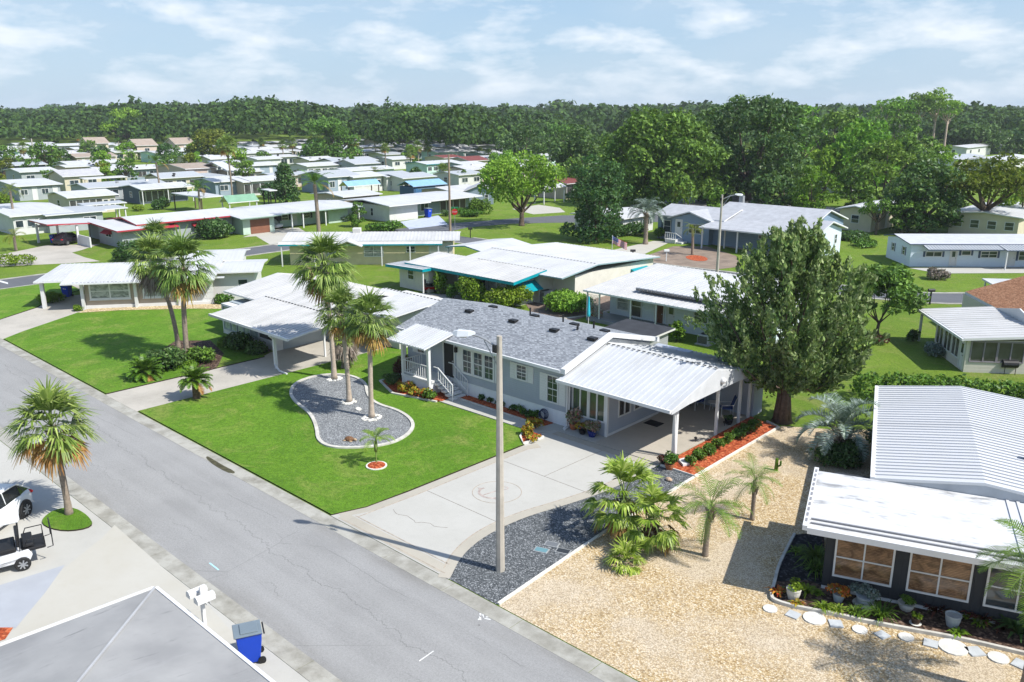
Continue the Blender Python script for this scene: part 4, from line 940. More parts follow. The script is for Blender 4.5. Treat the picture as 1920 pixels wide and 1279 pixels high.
def canopy(pc, pr, pl, z, roof, label, name='shelter', rise=.0, cat='shelter', trim=None, pm=None, w=.14):
    c = at(pc[0], pc[1], z); L = min(30, abs(solve(lambda k: sx((c.x, c.y + k, z)) - pr, .5, 60))); Wd = max(2.5, min(12, abs(solve(lambda k: sx((c.x - k, c.y, z)) - pl, .5, 40))))
    Hh = House(name, label, cat, (c.x, c.y)); rm = ROOFS[roof][1]
    if rise: Hh.gable(-Wd, 0, 0, L, z, z + rise, 'y', None, rm, trim or TRIM, .12)
    else: Hh.shed(-Wd, 0, 0, L, z + .1, z, 'y', rm, trim or TRIM, .12)
    Hh.posts([(x, y) for x in (-.25, -Wd + .25) for y in np.linspace(.3, L - .3, max(2, int(L / 3.5)))], z, pm or TRIM, w); return Hh

# red trimmed house with its carport
REDT = plain('red_trim', (.36, .035, .05), .5); z = 2.15
Rd = House('red_trim_house', 'grey house with white roof, red fascia and red window awnings at the left', 'house', (0, 0))
Rd.wall(-103.5, -97.0, 41.5, 53.0, 0, 2.2, WALLS['grey'], 'wall'); Rd.wall(-101.5, -95.2, 38.6, 42.8, 0, 2.0, WALLS['grey'], 'front_wall')
Rd.gable(-104.5, -96.2, 40.8, 54.0, 2.2, 2.75, 'y', None, RY, REDT, .16); Rd.shed(-102.3, -94.4, 37.8, 43.2, 2.3, 1.95, 'y', RY, REDT, .16, name='front_roof')
FR = Rd.face('E', (-103.5, -97.0, 41.5, 53.0)); FRF = Rd.face('S', (-101.5, -95.2, 38.6, 42.8)); FRE = Rd.face('E', (-101.5, -95.2, 38.6, 42.8))
Rd.window(FRF, 2.0, 1.0, 1.5, .55, 2, 1, merge=True); Rd.awning(FRF, 1.8, 1.75, 1.9, .6, .35, REDT); Rd.window(FR, 6.5, 1.0, 1.0, .6, 1, 1, merge=True); Rd.awning(FR, 6.2, 1.8, 1.6, .6, .3, REDT)
Rd.window(FR, 1.8, .1, .8, 1.7, 1, 1, merge=True, name='door', gm=DARKG); Rd.awning(FR, 1.2, 2.0, 3.0, 1.1, .3, REDT)
Rd.shed(-107.2, -101.6, 33.2, 40.0, 2.5, 2.15, 'x', RX, REDT, .14, name='carport_roof'); Rd.posts([(-106.6, 33.7), (-103.6, 34.9), (-101.9, 36.4), (-106.8, 39.6)], 2.2, TRIM, .22)
Rd.wall(-107.0, -102.2, 39.6, 39.8, 0, 2.1, WALLS['grey'], 'carport_wall'); Rd.wall(-101.9, -98.6, 36.4, 36.55, 0, 1.15, WHITE, 'screen_panel')
Rd.wall(-107.2, -106.9, 33.4, 39.5, 1.75, 2.0, TRIM, 'beam')
# green house with its two garages
GRN = WALLS['green']; GT = plain('green_trim', (.28, .38, .32), .6)
Gn = House('green_house', 'pale green house with long white roof, brown garage door and carport at the left', 'house', (0, 0))
Gn.wall(-104.0, -94.8, 53.2, 57.6, 0, 2.0, GRN, 'garage_wall'); Gn.wall(-104, -97.8, 57.6, 66.8, 0, 2.1, GRN, 'wall'); Gn.wall(-104, -96.2, 66.8, 70.0, 0, 2.1, GRN, 'end_wall')
Gn.gable(-105, -93.8, 52.4, 58.2, 2.05, 2.5, 'y', None, RY, GT, .12, name='garage_roof'); Gn.gable(-106.0, -94.7, 58.21, 71.5, 2.02, 2.42, 'y', None, RY, GT, .12)
FG = Gn.face('E', (-104, -94.8, 53.2, 57.6)); Gn.garage(FG, 1.0, .02, 2.7, 1.75, plain('brown_garage', (.20, .085, .05)))
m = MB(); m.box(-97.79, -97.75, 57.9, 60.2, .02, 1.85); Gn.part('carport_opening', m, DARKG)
FG2 = Gn.face('E', (-104, -97.8, 57.6, 66.8)); Gn.window(FG2, 3.0, .9, .9, .65, 1, 2, merge=True, shut=DARKG); Gn.window(FG2, 4.5, .1, .7, 1.7, 1, 1, merge=True, name='door', gm=WHITE); Gn.window(FG2, 6.4, .9, .9, .65, 1, 2, merge=True, shut=DARKG)
Gn.posts([(-95.0, y) for y in (60.3, 62.0, 65.5, 71.0)], 2.05, TRIM, .14); Gn.window(Gn.face('S', (-104, -94.8, 53.2, 57.6)), 5.5, .9, .7, .7, 1, 2, merge=True)
# white house with blank garage front
Wg = House('white_garage_house', 'white house with wide white roof, blank front wall and screened porch beside the blue driveway', 'house', (0, 0))
Wg.wall(-101, -91.3, 73.4, 78.5, 0, 2.15, WALLS['white'], 'garage_wall'); Wg.wall(-101, -93.6, 78.5, 91.0, 0, 2.1, WALLS['bluegrey'], 'wall')
Wg.gable(-102, -90.3, 72.6, 80.2, 2.2, 2.7, 'y', None, RY, TRIM, .12, name='garage_roof'); Wg.gable(-102.5, -91.9, 80.21, 92.2, 2.12, 2.5, 'y', None, RY, TRIM, .12)
FWG = Wg.face('E', (-101, -93.6, 78.5, 91.0)); Wg.window(FWG, 2.6, .7, 1.4, 1.0, 2, 1, merge=True)
for k in range(4): Wg.window(FWG, 6.4 + k * 1.35, .35, 1.15, 1.45, 1, 1, gm=plain('tan_screen', (.10, .085, .07)), merge=True, name='screen_window')
for x in (2.8, 5.6): Wg.window(Wg.face('S', (-101, -91.3, 73.4, 78.5)), x, .6, .5, 1.0, 1, 2, merge=True)
# the rest, nearest first.  (corner px), right px, left px, eave height, wall, roof, label
FH = [
 ((85, 406), 135, 61, 2.2, 'grey', 'grey', 'small grey green house with flat pale roof behind the red edged carport', dict(rise=.25, n_e=2)),
 ((18, 408), 66, -60, 2.3, 'white', 'white', 'white house with a white awning over a row of small windows at the left edge', dict(n_e=5)),
 ((125, 372.5), 195, 81, 2.5, 'cream', 'white', 'cream house with white roof and long row of dark sunroom panes at the left', dict(wt='lanai', n_e=7, rise=.55)),
 ((30, 351), 105, -30, 2.4, 'grey', 'white', 'low house with plain white roof left of the cream sunroom house', dict(n_e=4)),
 ((117, 332.6), 158, 93, 2.9, 'cream', 'shingle', 'tall cream house with grey gable end behind the cream sunroom house', dict(n_e=2, rise=1.0, n_s=0)),
 ((264, 357), 365, 238, 2.4, 'dark', 'white', 'dark blue grey lanai house under a broad white roof beyond the green house', dict(wt='lanai', n_e=8, rise=.5, porch=True)),
 ((401, 343), 436, 385, 2.5, 'bluegrey', 'white', 'white house with light blue gable end behind the green shelter roof', dict(n_e=2)),
 ((455, 343), 502, 438, 2.4, 'pink', 'white', 'pinkish house with sunlit porch windows right of the light blue gable', dict(n_e=5, wt='lanai')),
 ((347, 318), 376, 287, 3.2, 'pink', 'tanroof', 'tall beige house with two storey cream wall and tan roof behind the palm', dict(n_e=2, rise=.7)),
 ((470, 341), 524, 452, 2.5, 'white', 'white', 'two level white house with coral awning left of the dark magnolia', dict(n_e=4, wt='lanai')),
 ((614, 334), 662, 558, 3.0, 'bluegrey', 'grey', 'blue grey house with entry gable and white porch behind the blue shelter', dict(n_e=4, rise=.9)),
 ((662, 334), 699, 640, 2.8, 'white', 'white', 'white porch wing with four dark windows behind the blue picnic shelter', dict(n_e=3, rise=.6)),
 ((643, 371), 702, 615, 2.3, 'tan', 'white', 'house with large white roof over tan brick wall behind the small round tree', dict(n_e=1, rise=.4)),
 ((724, 332.6), 742, 711, 2.6, 'white', 'grey', 'narrow white gabled house left of the blue roofed garage', dict(n_e=1, rise=.6)),
 ((755, 336), 820, 741, 2.4, 'white', 'grey', 'long white house with teal tinted windows above the blue roofed garage', dict(n_e=5, rise=.6)),
 ((860, 329.5), 896, 843, 2.4, 'white', 'grey', 'white house with plain wall right of the utility pole', dict(n_e=2)),
 ((848, 361), 875, 843, 2.0, 'tan', 'worn', 'small shed with white roof right of the blue roofed garage', dict(n_e=0, n_s=0, name='garden_shed', cat='shed')),
 ((800, 309.5), 869, 789, 2.4, 'mint', 'white', 'teal walled house with long white roof in the middle distance', dict(n_e=6, trim=TEAL)),
 ((869, 310.5), 914, 855, 2.4, 'bluegrey', 'white', 'blue grey house wing joined right of the teal walled house', dict(n_e=3)),
 ((665, 309), 705, 655, 2.8, 'grey', 'grey', 'grey house with wide grey roof right of the big dark oak', dict(n_e=2, rise=.9)),
 ((404, 308), 459, 373, 2.4, 'white', 'white', 'white house with dark window row left of the tall thin palm', dict(n_e=5)),
 ((435, 325), 490, 406, 2.4, 'tan', 'white', 'tan house with broad white roof and shaded porch beside the thin palm', dict(n_e=4, wt='lanai')),
 ((36, 324), 111, 4, 2.8, 'grey', 'white', 'grey walled house with white roof and two long windows at the left', dict(n_e=2)),
 ((8, 312), 90, -10, 2.5, 'dark', 'grey', 'low house with dark grey metal roof at the left edge', dict(n_e=6)),
 ((125, 309), 230, 119, 2.4, 'white', 'white', 'very long white house with a row of dark windows', dict(n_e=9)),
 ((141, 296), 221, 130, 2.6, 'pink', 'tanroof', 'house with pale tan roof and dark windows at its right end', dict(n_e=9, rise=.8)),
 ((139, 280.5), 187, 128, 2.6, 'tan', 'white', 'white roofed house with shadowed double carport far left', dict(n_e=3, wt='lanai')),
 ((188, 283), 225, 184, 2.6, 'bluegrey', 'white', 'white roofed house with blue shadowed carport far left', dict(n_e=3, wt='lanai')),
 ((293, 289), 323, 259, 2.6, 'mint', 'shingle', 'pale mint house with a dense row of small windows', dict(n_e=6, rise=.6)),
 ((318, 285), 354, 312, 2.6, 'bluegrey', 'white', 'blue grey house with dark gable and white roof left of the yellow green oak', dict(n_e=3, rise=.8)),
 ((505, 288), 522, 496, 2.6, 'white', 'white', 'small white house left of the twin palms', dict(n_e=2)),
 ((450, 289), 482, 443, 2.8, 'white', 'white', 'white house with three small windows right of the yellow green oak', dict(n_e=3)),
 ((482, 300), 500, 477, 2.6, 'white', 'white', 'white house end wall behind the twin palms', dict(n_e=1)),
 ((575, 313), 645, 565, 2.5, 'white', 'white', 'long white roofed house under the big dark oak', dict(n_e=5)),
 ((470, 312), 512, 462, 2.6, 'bluegrey', 'white', 'blue walled house left of the dark magnolia tree', dict(n_e=2)),
 ((680, 285), 722, 672, 2.5, 'white', 'white', 'white house with window strip below the brown roofed hall', dict(n_e=3)),
 ((722, 291), 753, 714, 2.5, 'white', 'grey', 'white house with grey hip roof and dark window band', dict(n_e=4)),
 ((735, 300), 768, 725, 2.5, 'white', 'white', 'white gabled house behind the palm cluster', dict(n_e=2)),
 ((822, 287), 897, 818, 2.6, 'mint', 'white', 'long white roofed house with mint wall far in the middle', dict(n_e=5)),
 ((832, 297), 866, 824, 2.4, 'cream', 'red', 'cream house with a dull red roof', dict(n_e=4)),
 ((880, 303), 903, 872, 2.6, 'cream', 'red', 'small house with dark red hipped roof right of the cream house', dict(n_e=1, rise=.9)),
 ((706, 266), 722, 702, 3.2, 'tan', 'brown', 'brown roofed hall with chimney before the forest', dict(n_e=1, rise=2.0)),
 ((735, 265), 748, 730, 3.2, 'tan', 'brown', 'second brown roofed hall right of the chimney', dict(n_e=1, rise=2.0)),
 ((925, 267), 945, 918, 3.2, 'tan', 'brown', 'brown roofed house at the forest edge behind the light green oak', dict(n_e=1, rise=2.0)),
 ((328, 271), 352, 318, 3.4, 'pink', 'tanroof', 'tan gabled house at the forest edge left of the yellow green oak', dict(n_e=1, rise=2.0)),
 ((255, 274), 285, 243, 3.4, 'pink', 'tanroof', 'salmon roofed house at the forest edge behind the light green tree', dict(n_e=1, rise=2.0)),
 ((165, 270), 180, 158, 3.4, 'cream', 'tanroof', 'orange tan roofed house at the forest edge far left', dict(n_e=1, rise=2.0)),
 ((1063, 346), 1120, 1040, 2.6, 'tan', 'red', 'brick coloured house with dark porch behind the white pergola', dict(n_e=4, wt='lanai')),
 ((1045, 325), 1085, 1035, 2.6, 'tan', 'white', 'white roof above the brick coloured house', dict(n_e=3)),
 ((1640, 398), 1700, 1612, 2.6, 'cream', 'white', 'cream house with grey end wall under the dark banyan tree', dict(n_e=3, wmin=5)),
 ((1585, 338), 1600, 1570, 2.5, 'white', 'white', 'white house between the bright green tree and the oaks', dict(n_e=1)),
 ((1918, 411), 1975, 1785, 2.5, 'cream', 'white', 'long pale yellow house behind the yellow green tree at the right', dict(n_e=1, n_s=4, rise=.4)),
 ((1755, 290), 1782, 1748, 2.8, 'white', 'white', 'white house at the right seen past the tall pines', dict(n_e=2)),
 ((1880, 303), 1940, 1868, 2.6, 'white', 'white', 'white house at the far right edge', dict(n_e=2)),
 ((1800, 300), 1850, 1790, 2.6, 'white', 'grey', 'white house behind the crown of the yellow green tree', dict(n_e=2)),
 ((1877, 273), 1905, 1872, 3.0, 'dark', 'white', 'white roofed dark house below the far round oaks', dict(n_e=2)),
 ((1815, 278), 1862, 1805, 3.0, 'white', 'white', 'row of white fronts below the far round oaks', dict(n_e=3)),
 ((1170, 412), 1232, 1120, 2.0, 'white', 'white', 'white house hidden behind the dark magnolia by the corner', dict(n_e=4)),
]
for pc, pr, pl, z, wall, roof, label, kw in FH: farhouse(pc, pr, pl, z, wall, roof, label, **kw)
canopy((150, 398), 240, 130, 2.2, 'grey', 'long flat grey carport roof behind the red trimmed house', 'carport')
canopy((158, 387), 238, 150, 2.3, 'grey', 'second flat grey carport roof behind the first one', 'carport')
canopy((158, 337), 240, 150, 2.7, 'worn', 'tan walled carport with arched posts right of the tall cream house', 'carport', pm=WALLS['cream'], w=.3)
canopy((375, 372), 421, 321, 2.4, 'white', 'thin flat pergola roof on tall brown posts', 'pergola', pm=plain('brown_post', (.08, .05, .04)))
canopy((428, 382), 486, 412, 2.2, 'green', 'open shelter with green gabled roof', rise=.9)
canopy((652, 351), 714, 641, 2.4, 'blue', 'picnic shelter with light blue gabled roof and brown posts', rise=.8, pm=plain('brown_post', (.08, .05, .04)))
canopy((425, 320), 446, 358, 3.0, 'white', 'large white gabled carport left of the thin palm', 'carport', rise=1.4)
canopy((505, 359), 520, 494, 2.6, 'white', 'thin white canopy on a dark post left of the magnolia', 'carport', pm=BLACK)
canopy((1020, 355), 1062, 1000, 2.5, 'white', 'white arched pergola beside the street behind the green oak', 'pergola', rise=.5)
c = at(1868, 540, 2.3); Cc = House('carport', 'white flat carport roof behind the brown shingle roof', 'carport', (c.x, c.y), R(36)); Cc.shed(0, 6, 0, 2.6, 2.3, 2.4, 'x', RX, TRIM, .12, 0); Cc.posts([(.2, .2), (5.8, .2), (.2, 2.4), (5.8, 2.4)], 2.3)
# blue garage and blue shed
c = at(775, 351, 2.2); Lg = abs(solve(lambda k: sx((c.x, c.y + k, 2.2)) - 839, .5, 40))
Bg = House('blue_garage', 'garage with light blue roof and three dark blue bays', 'garage', (c.x, c.y)); DB = plain('dark_blue_wall', (.035, .09, .17), .6)
Bg.wall(-4, -.3, .3, Lg - .3, 0, 2.15, DB); Bg.gable(-4.4, 0, 0, Lg, 2.2, 3.0, 'y', None, ROOFS['blue'][1], plain('pale_blue_trim', (.3, .42, .55)), .1)
for k in range(3): Bg.garage(Bg.face('E', (-4, -.3, .3, Lg - .3)), .4 + k * (Lg - .8) / 3, .05, (Lg - 1.8) / 3, 1.8, plain('blue_door', (.05, .14, .27), .5))
c = at(900, 356, 2.1); Bs = House('blue_shed', 'small slate blue shed with white framed windows and gabled front', 'shed', (c.x, c.y), R(45))
Bs.wall(-2.2, 2.2, -2.6, 1.5, 0, 2.1, WALLS['bluegrey'], 'wall', 'y', 3.0); Bs.gable(-2.5, 2.5, -2.9, 1.7, 2.1, 3.1, 'y', None, SH5, TRIM, .1)
for x in (.9, 3.0): Bs.window(Bs.face('S', (-2.2, 2.2, -2.6, 1.5)), x, .6, .5, .9, 1, 2, merge=True)

# rows of further mobile homes between the ones above
taken = [(o.location.x, o.location.y) for o in C.objects if o.type == 'EMPTY' and o.parent is None and (o.get('category') in ('house', 'carport', 'shed', 'shelter', 'pergola', 'garage'))]
boxes = []
for o in list(C.objects):
    if o.type == 'MESH' and o.parent is not None and 'roof' in o.name.lower() and o.parent.rotation_euler[2] == 0:
        xs = [v.co.x + o.parent.location.x for v in o.data.vertices]; ys = [v.co.y + o.parent.location.y for v in o.data.vertices]; boxes.append((min(xs), max(xs), min(ys), max(ys)))
def proj(p):
    y = -p[0] * .681 + p[1] * .732; z = p[2] - CAMH; x = p[0] * .732 + p[1] * .681; d = y * CP - z * SP
    return 960 + 1574 * x / d, 639.5 - 1574 * (z * CP + y * SP) / d, d
rg = random.Random(5); cnt = 0; NF = []
for row in range(-22, 2):
    xr = -118 + row * 14.5 + (3.5 if row % 2 else 0)
    for col in range(0, 26):
        yr = 20 + col * 17.5
        pxx, pyy, dd = proj((xr, yr, 2.4))
        if not (-40 < pxx < 1010) or dd > 345 or dd < 120: continue
        if pyy < 263 + (8 if pxx < 480 else 0) or pyy > 360: continue
        w_, l_ = rg.uniform(7.5, 9.5), rg.uniform(12, 15)
        bx = (xr - w_, xr, yr, yr + l_)
        if any(bx[0] < b[1] + .8 and bx[1] > b[0] - .8 and bx[2] < b[3] + .8 and bx[3] > b[2] - .8 for b in boxes): continue
        NF.append((xr, yr, w_, l_, pxx, pyy)); boxes.append(bx)
LMK = [((150, 370), 'the cream sunroom house'), ((310, 355), 'the dark lanai house'), ((400, 285), 'the domed yellow green oak'), ((436, 320), 'the tall thin palm'), ((618, 285), 'the big dark oak'), ((537, 340), 'the conical magnolia'), ((680, 348), 'the picnic shelter'), ((805, 345), 'the blue garage'), ((844, 310), 'the utility pole'), ((725, 262), 'the brown roofed hall'), ((978, 330), 'the light green oak'),
       ((243, 265), 'the salmon roofed house'), ((130, 335), 'the tall cream house'), ((345, 310), 'the tall beige house'), ((60, 320), 'the grey walled house'), ((302, 300), 'the tall queen palm'), ((540, 280), 'the twin palms'), ((785, 290), 'the palm cluster'), ((850, 245), 'the washingtonia palm'), ((885, 295), 'the dark red roof'), ((185, 292), 'the pale tan roof'), ((30, 350), 'the plain white roof'), ((640, 330), 'the blue grey porch house'), ((480, 340), 'the coral awning')]
used = {}; ordw = ['', ', second nearest', ', third nearest', ', fourth nearest', ', fifth nearest', ', sixth nearest']
def near_label(pxx, pyy, lead):
    (lx, ly_), ln_ = min(LMK, key=lambda q: (q[0][0] - pxx) ** 2 + ((q[0][1] - pyy) * 2) ** 2); dx_ = pxx - lx
    pos = ('right of ' if dx_ > 0 else 'left of ') if abs(dx_) > abs(pyy - ly_) * 2 else ('behind ' if pyy < ly_ else 'before ')
    lb = lead + pos + ln_; used[lb] = used.get(lb, 0) + 1; return lb + ordw[min(5, used[lb] - 1)]
NF.sort(key=lambda q: -q[5])
for xr, yr, w_, l_, pxx, pyy in NF:
    z = rg.choice((2.3, 2.4, 2.6)); wn_ = rg.choice(['white', 'white', 'grey', 'bluegrey', 'cream', 'pink', 'mint']); rn_ = rg.choice(['white', 'white', 'worn', 'white', 'grey', 'shingle']); cp = rg.random() < .5
    wm = WALLS[wn_]; rm = ROOFS[rn_][1]; lb = near_label(pxx + 15, pyy, wn_.replace('bluegrey', 'blue grey') + ' home with ' + {'white': 'white', 'worn': 'stained white', 'grey': 'grey metal', 'shingle': 'pale shingle'}[rn_] + ' roof ')
    Hh = House('mobile_home', lb, 'house', (xr, yr), 0, 'mobile homes of the far rows')
    ly = l_ * (.62 if cp else 1); Hh.wall(-w_ + .4, -.5, .4, ly - .4, 0, z - .02, wm, 'wall', 'y', z + .44); rs_ = rg.uniform(.3, .8); Hh.gable(-w_, 0, 0, ly, z, z + rs_, 'y', None, rm, TRIM, .12)
    FE_ = Hh.face('E', (-w_ + .4, -.5, .4, ly - .4)); n = int(ly / 2.6)
    for _ in range(2): vx, vy = rg.uniform(-w_ * .45, -.8), rg.uniform(1, ly - 1); Hh.part('roof_vent', MB().box(vx - .2, vx + .2, vy - .2, vy + .2, z + .1, z + rs_ * (-vx / (w_ / 2)) + .38), rg.choice([GREYM, BLACK, WHITE]))
    for k in range(n): Hh.window(FE_, (ly - .8) * (k + .12) / n, z * .30, 1.85, z * .50, 2, 1, gm=rg.choice([GL2, GL]), merge=True)
    if cp: Hh.shed(-w_ - .5, .6, ly + .01, l_, z - .05, z - .2, 'y', rm, TRIM, .12, name='carport_roof'); Hh.posts([(.4, ly + .3), (.4, l_ - .3), (-w_ - .2, l_ - .3)], z - .2, TRIM, .14); Hh.wall(-w_ + .4, -w_ + .6, ly, l_, 0, z - .2, wm, 'carport_wall')
print('filler homes', len(NF))
# ---------------------------------------------------------------- plants
FOL = {
 'oak': foliage('oak_leaves', [(0.049, 0.111, 0.022), (0.101, 0.203, 0.031), (0.157, 0.292, 0.040), (0.224, 0.380, 0.055)]),
 'dark': foliage('dark_leaves', [(0.024, 0.074, 0.021), (0.052, 0.125, 0.029), (0.084, 0.177, 0.038), (0.167, 0.271, 0.084)], .45),
 'light': foliage('light_leaves', [(0.104, 0.233, 0.025), (0.179, 0.358, 0.031), (0.252, 0.463, 0.042), (0.337, 0.548, 0.062)], .6, .32),
 'yellow': foliage('yellow_leaves', [(0.066, 0.099, 0.011), (0.143, 0.176, 0.013), (0.209, 0.242, 0.022), (0.264, 0.286, 0.033)], .6, .32),
 'bush': foliage('bush_leaves', [(0.043, 0.109, 0.014), (0.087, 0.189, 0.020), (0.131, 0.261, 0.029), (0.189, 0.348, 0.043)], .5),
 'lime': foliage('lime_leaves', [(0.088, 0.176, 0.011), (0.143, 0.264, 0.015), (0.209, 0.341, 0.022), (0.264, 0.396, 0.044)], .5, .3),
 'cyp': foliage('conifer_leaves', [(0.062, 0.124, 0.040), (0.124, 0.212, 0.055), (0.212, 0.325, 0.075), (0.375, 0.475, 0.151)], .7, .2, .2),
 'cyptip': foliage('conifer_tips', [(0.161, 0.230, 0.069), (0.241, 0.333, 0.103), (0.333, 0.425, 0.149), (0.460, 0.517, 0.253)], .7, .25, .2), 'cream': foliage('cream_flowers', [(.45, .36, .20), (.6, .5, .32)], .8, .3, .1),
 'palm': foliage('palm_leaves', [(0.076, 0.138, 0.025), (0.151, 0.247, 0.042), (0.256, 0.362, 0.076), (0.406, 0.513, 0.151)], .42, .3, .3),
 'sago': foliage('sago_leaves', [(0.043, 0.116, 0.014), (0.102, 0.217, 0.022), (0.189, 0.348, 0.029)], .4, .25, .3),
 'fan': foliage('fan_leaves', [(0.125, 0.213, 0.022), (0.237, 0.362, 0.037), (0.400, 0.525, 0.075), (0.600, 0.688, 0.200)], .4, .35, .2),
 'blue': foliage('blue_palm_leaves', [(0.110, 0.154, 0.121), (0.187, 0.253, 0.198), (0.297, 0.374, 0.319), (0.418, 0.484, 0.418)], .5, .2, .1),
 'feather': foliage('feather_leaves', [(0.116, 0.217, 0.017), (0.203, 0.334, 0.029), (0.304, 0.435, 0.058)], .45, .35, .3),
 'dry': foliage('dry_fronds', [(0.242, 0.110, 0.022), (0.396, 0.209, 0.055), (0.495, 0.308, 0.110), (0.330, 0.242, 0.055)], .8, .3, .3),
 'grey': foliage('dead_fronds', [(0.143, 0.110, 0.088), (0.264, 0.209, 0.165), (0.374, 0.319, 0.264)], .9, .2, .1),
 'orange': foliage('orange_leaves', [(0.550, 0.066, 0.017), (0.660, 0.154, 0.022), (0.660, 0.330, 0.033), (0.110, 0.176, 0.022)], .5, .3, .1),
 'croton': foliage('croton_leaves', [(0.440, 0.044, 0.017), (0.605, 0.396, 0.033), (0.176, 0.242, 0.022), (0.550, 0.495, 0.055)], .5, .3, .1),
 'plum': foliage('plum_leaves', [(0.033, 0.009, 0.013), (0.099, 0.020, 0.022), (0.176, 0.044, 0.033), (0.077, 0.099, 0.033)], .5, .2, .1),
 'forest': foliage('forest_leaves', [(0.022, 0.053, 0.013), (0.044, 0.094, 0.018), (0.068, 0.138, 0.020), (0.110, 0.193, 0.026)], .7, .2, .2),
 'flower': foliage('flower_petals', [(0.660, 0.088, 0.077), (0.715, 0.605, 0.495), (0.132, 0.242, 0.033), (0.660, 0.418, 0.330), (0.055, 0.121, 0.022)], .5, .3, .1),
}
BARK = plain('bark', (.10, .075, .055), .95, .35, 6, bump=.7, bsc=20); BARKR = plain('red_bark', (.13, .092, .07), .95, .4, 7, bump=.8, bsc=18)
PBARK = plain('palm_bark', (.25, .20, .155), .95, .3, 9, bump=.7, bsc=26); PBARKL = plain('pale_palm_bark', (.40, .33, .26), .95, .25, 8, bump=.5, bsc=26)
PINEB = plain('pine_bark', (.34, .27, .21), .95, .25, 3)
GSTEM = plain('green_stem', (.16, .22, .06), .7)

def leaves(P, Nn, size, rng, up=.25, wob=.8, asp=.55):
    """P centres (n,3), Nn outward directions; returns V,F of rhombic leaf clusters"""
    n = len(P); nr = Nn * .7 + rng.normal(size=(n, 3)) * wob + np.array([0, 0, up]); nr /= np.linalg.norm(nr, axis=1)[:, None] + 1e-9
    a = np.cross(nr, rng.normal(size=(n, 3))); a /= np.linalg.norm(a, axis=1)[:, None] + 1e-9; b = np.cross(nr, a)
    s = (size * rng.uniform(.55, 1.35, n))[:, None]
    V = np.stack([P + a * s, P + b * s * asp - a * s * .1, P - a * s, P - b * s * asp + a * s * .1], 1).reshape(-1, 3)
    return V, np.arange(4 * n).reshape(-1, 4)
def sph(n, rng):
    d = rng.normal(size=(n, 3)); return d / np.linalg.norm(d, axis=1)[:, None]
def blobleaves(blobs, dens, size, rng, up=.25, wob=.8, shell=.62):
    """blobs (x,y,z,rx,ry,rz)"""
    Ps, Ns = [], []
    for x, y, z, rx, ry, rz in blobs:
        area = (rx * ry + rx * rz + ry * rz) / 3 * 12.5; n = max(6, int(dens * area / (size * size)))
        d = sph(n, rng); r = rng.uniform(shell, 1.05, n)[:, None] ** .8
        lump = 1 + .16 * np.sin(d[:, :1] * 7 + x * 3) * np.cos(d[:, 1:2] * 6 + y * 3)
        keep = d[:, 2] > rng.uniform(-1.1, -.1, n)
        Ps.append((np.array([x, y, z]) + d * r * lump * np.array([rx, ry, rz]))[keep]); Ns.append(d[keep])
    P = np.concatenate(Ps); Nn = np.concatenate(Ns); return leaves(P, Nn, size, rng, up, wob)
def mk_blobs(Hh, Rr, base, nb, br, rng, shape='round', flat=.75):
    low = base < .17 * Hh
    """crown blobs filling the outline of a crown from height base to Hh with radius Rr"""
    out = []; cz = (Hh + base) / 2; hz_ = (Hh - base) / 2
    k = 0
    while len(out) < nb and k < nb * 30:
        k += 1; d = rng.normal(size=3); d /= np.linalg.norm(d)
        if d[2] < -.55: continue
        r = rng.uniform(.55, .92); q0 = br
        if shape == 'cone': t = rng.uniform(0, 1); rr_ = Rr * (1 - t) ** .7 * .75; an = rng.uniform(0, 6.28); p = np.array([rr_ * math.cos(an), rr_ * math.sin(an), base + t * (Hh - base) * .92])
        elif shape == 'umbrella': p = np.array([d[0] * Rr * r, d[1] * Rr * r, base + (Hh - base) * (.45 + .45 * abs(d[2])) * r])
        elif low: t = rng.uniform(.02, .93); pr = (1 - max(0, t * 1.04 - .38) ** 2 * 2.4) ** .5 * (.8 + .2 * min(1, t * 3)); an = rng.uniform(0, 6.28); rr_ = Rr * pr * rng.uniform(.35, .9); p = np.array([rr_ * math.cos(an), rr_ * math.sin(an), base + t * (Hh - base) - q0 * .25])
        else: p = np.array([d[0] * Rr * r, d[1] * Rr * r, cz + d[2] * hz_ * r])
        q = br * rng.uniform(.7, 1.25)
        if all(np.linalg.norm((p - np.array(o[:3])) / q) > .75 for o in out): out.append((p[0], p[1], p[2], q, q, q * flat))
    return out
def limbs(blobs, fork, r0, base, rng, n=9, top=None):
    m = MB(); m.tube([(0, 0, 0), (0, 0, .12), (rng.uniform(-.1, .1), rng.uniform(-.1, .1), base * .5), (0, 0, base)], [r0 * 1.45, r0 * 1.1, r0 * .9, r0 * .8], 9)
    idx = rng.permutation(len(blobs))[:n]
    for i in idx:
        b = np.array(blobs[i][:3]); s = np.array([0, 0, base * rng.uniform(.75, .98)]); mid = s * .45 + b * .55 + np.array([0, 0, -abs(b[2] - s[2]) * .12]) + rng.normal(size=3) * .12
        m.tube([s, s * .75 + mid * .25 + rng.normal(size=3) * .05, mid, b], [r0 * .55, r0 * .42, r0 * .28, r0 * .08], 6)
    return m
def tree_meshes(seed, Hh, Rr, base, nb, br, size, dens, kind, shape='round', trunk=.25, nl=10, flat=.75, bark=None, gap=1.0):
    rng = np.random.default_rng(seed); bl = mk_blobs(Hh, Rr, base, nb, br, rng, shape, flat)
    V, F_ = blobleaves(bl, dens, size, rng); cm = npmesh('crown', V, F_, [FOL[kind]])
    t = limbs(bl, None, trunk, max(base * 1.05, Hh * .22), rng, nl); o = t.build('trunk', bark or BARK, smooth=True); return cm, o
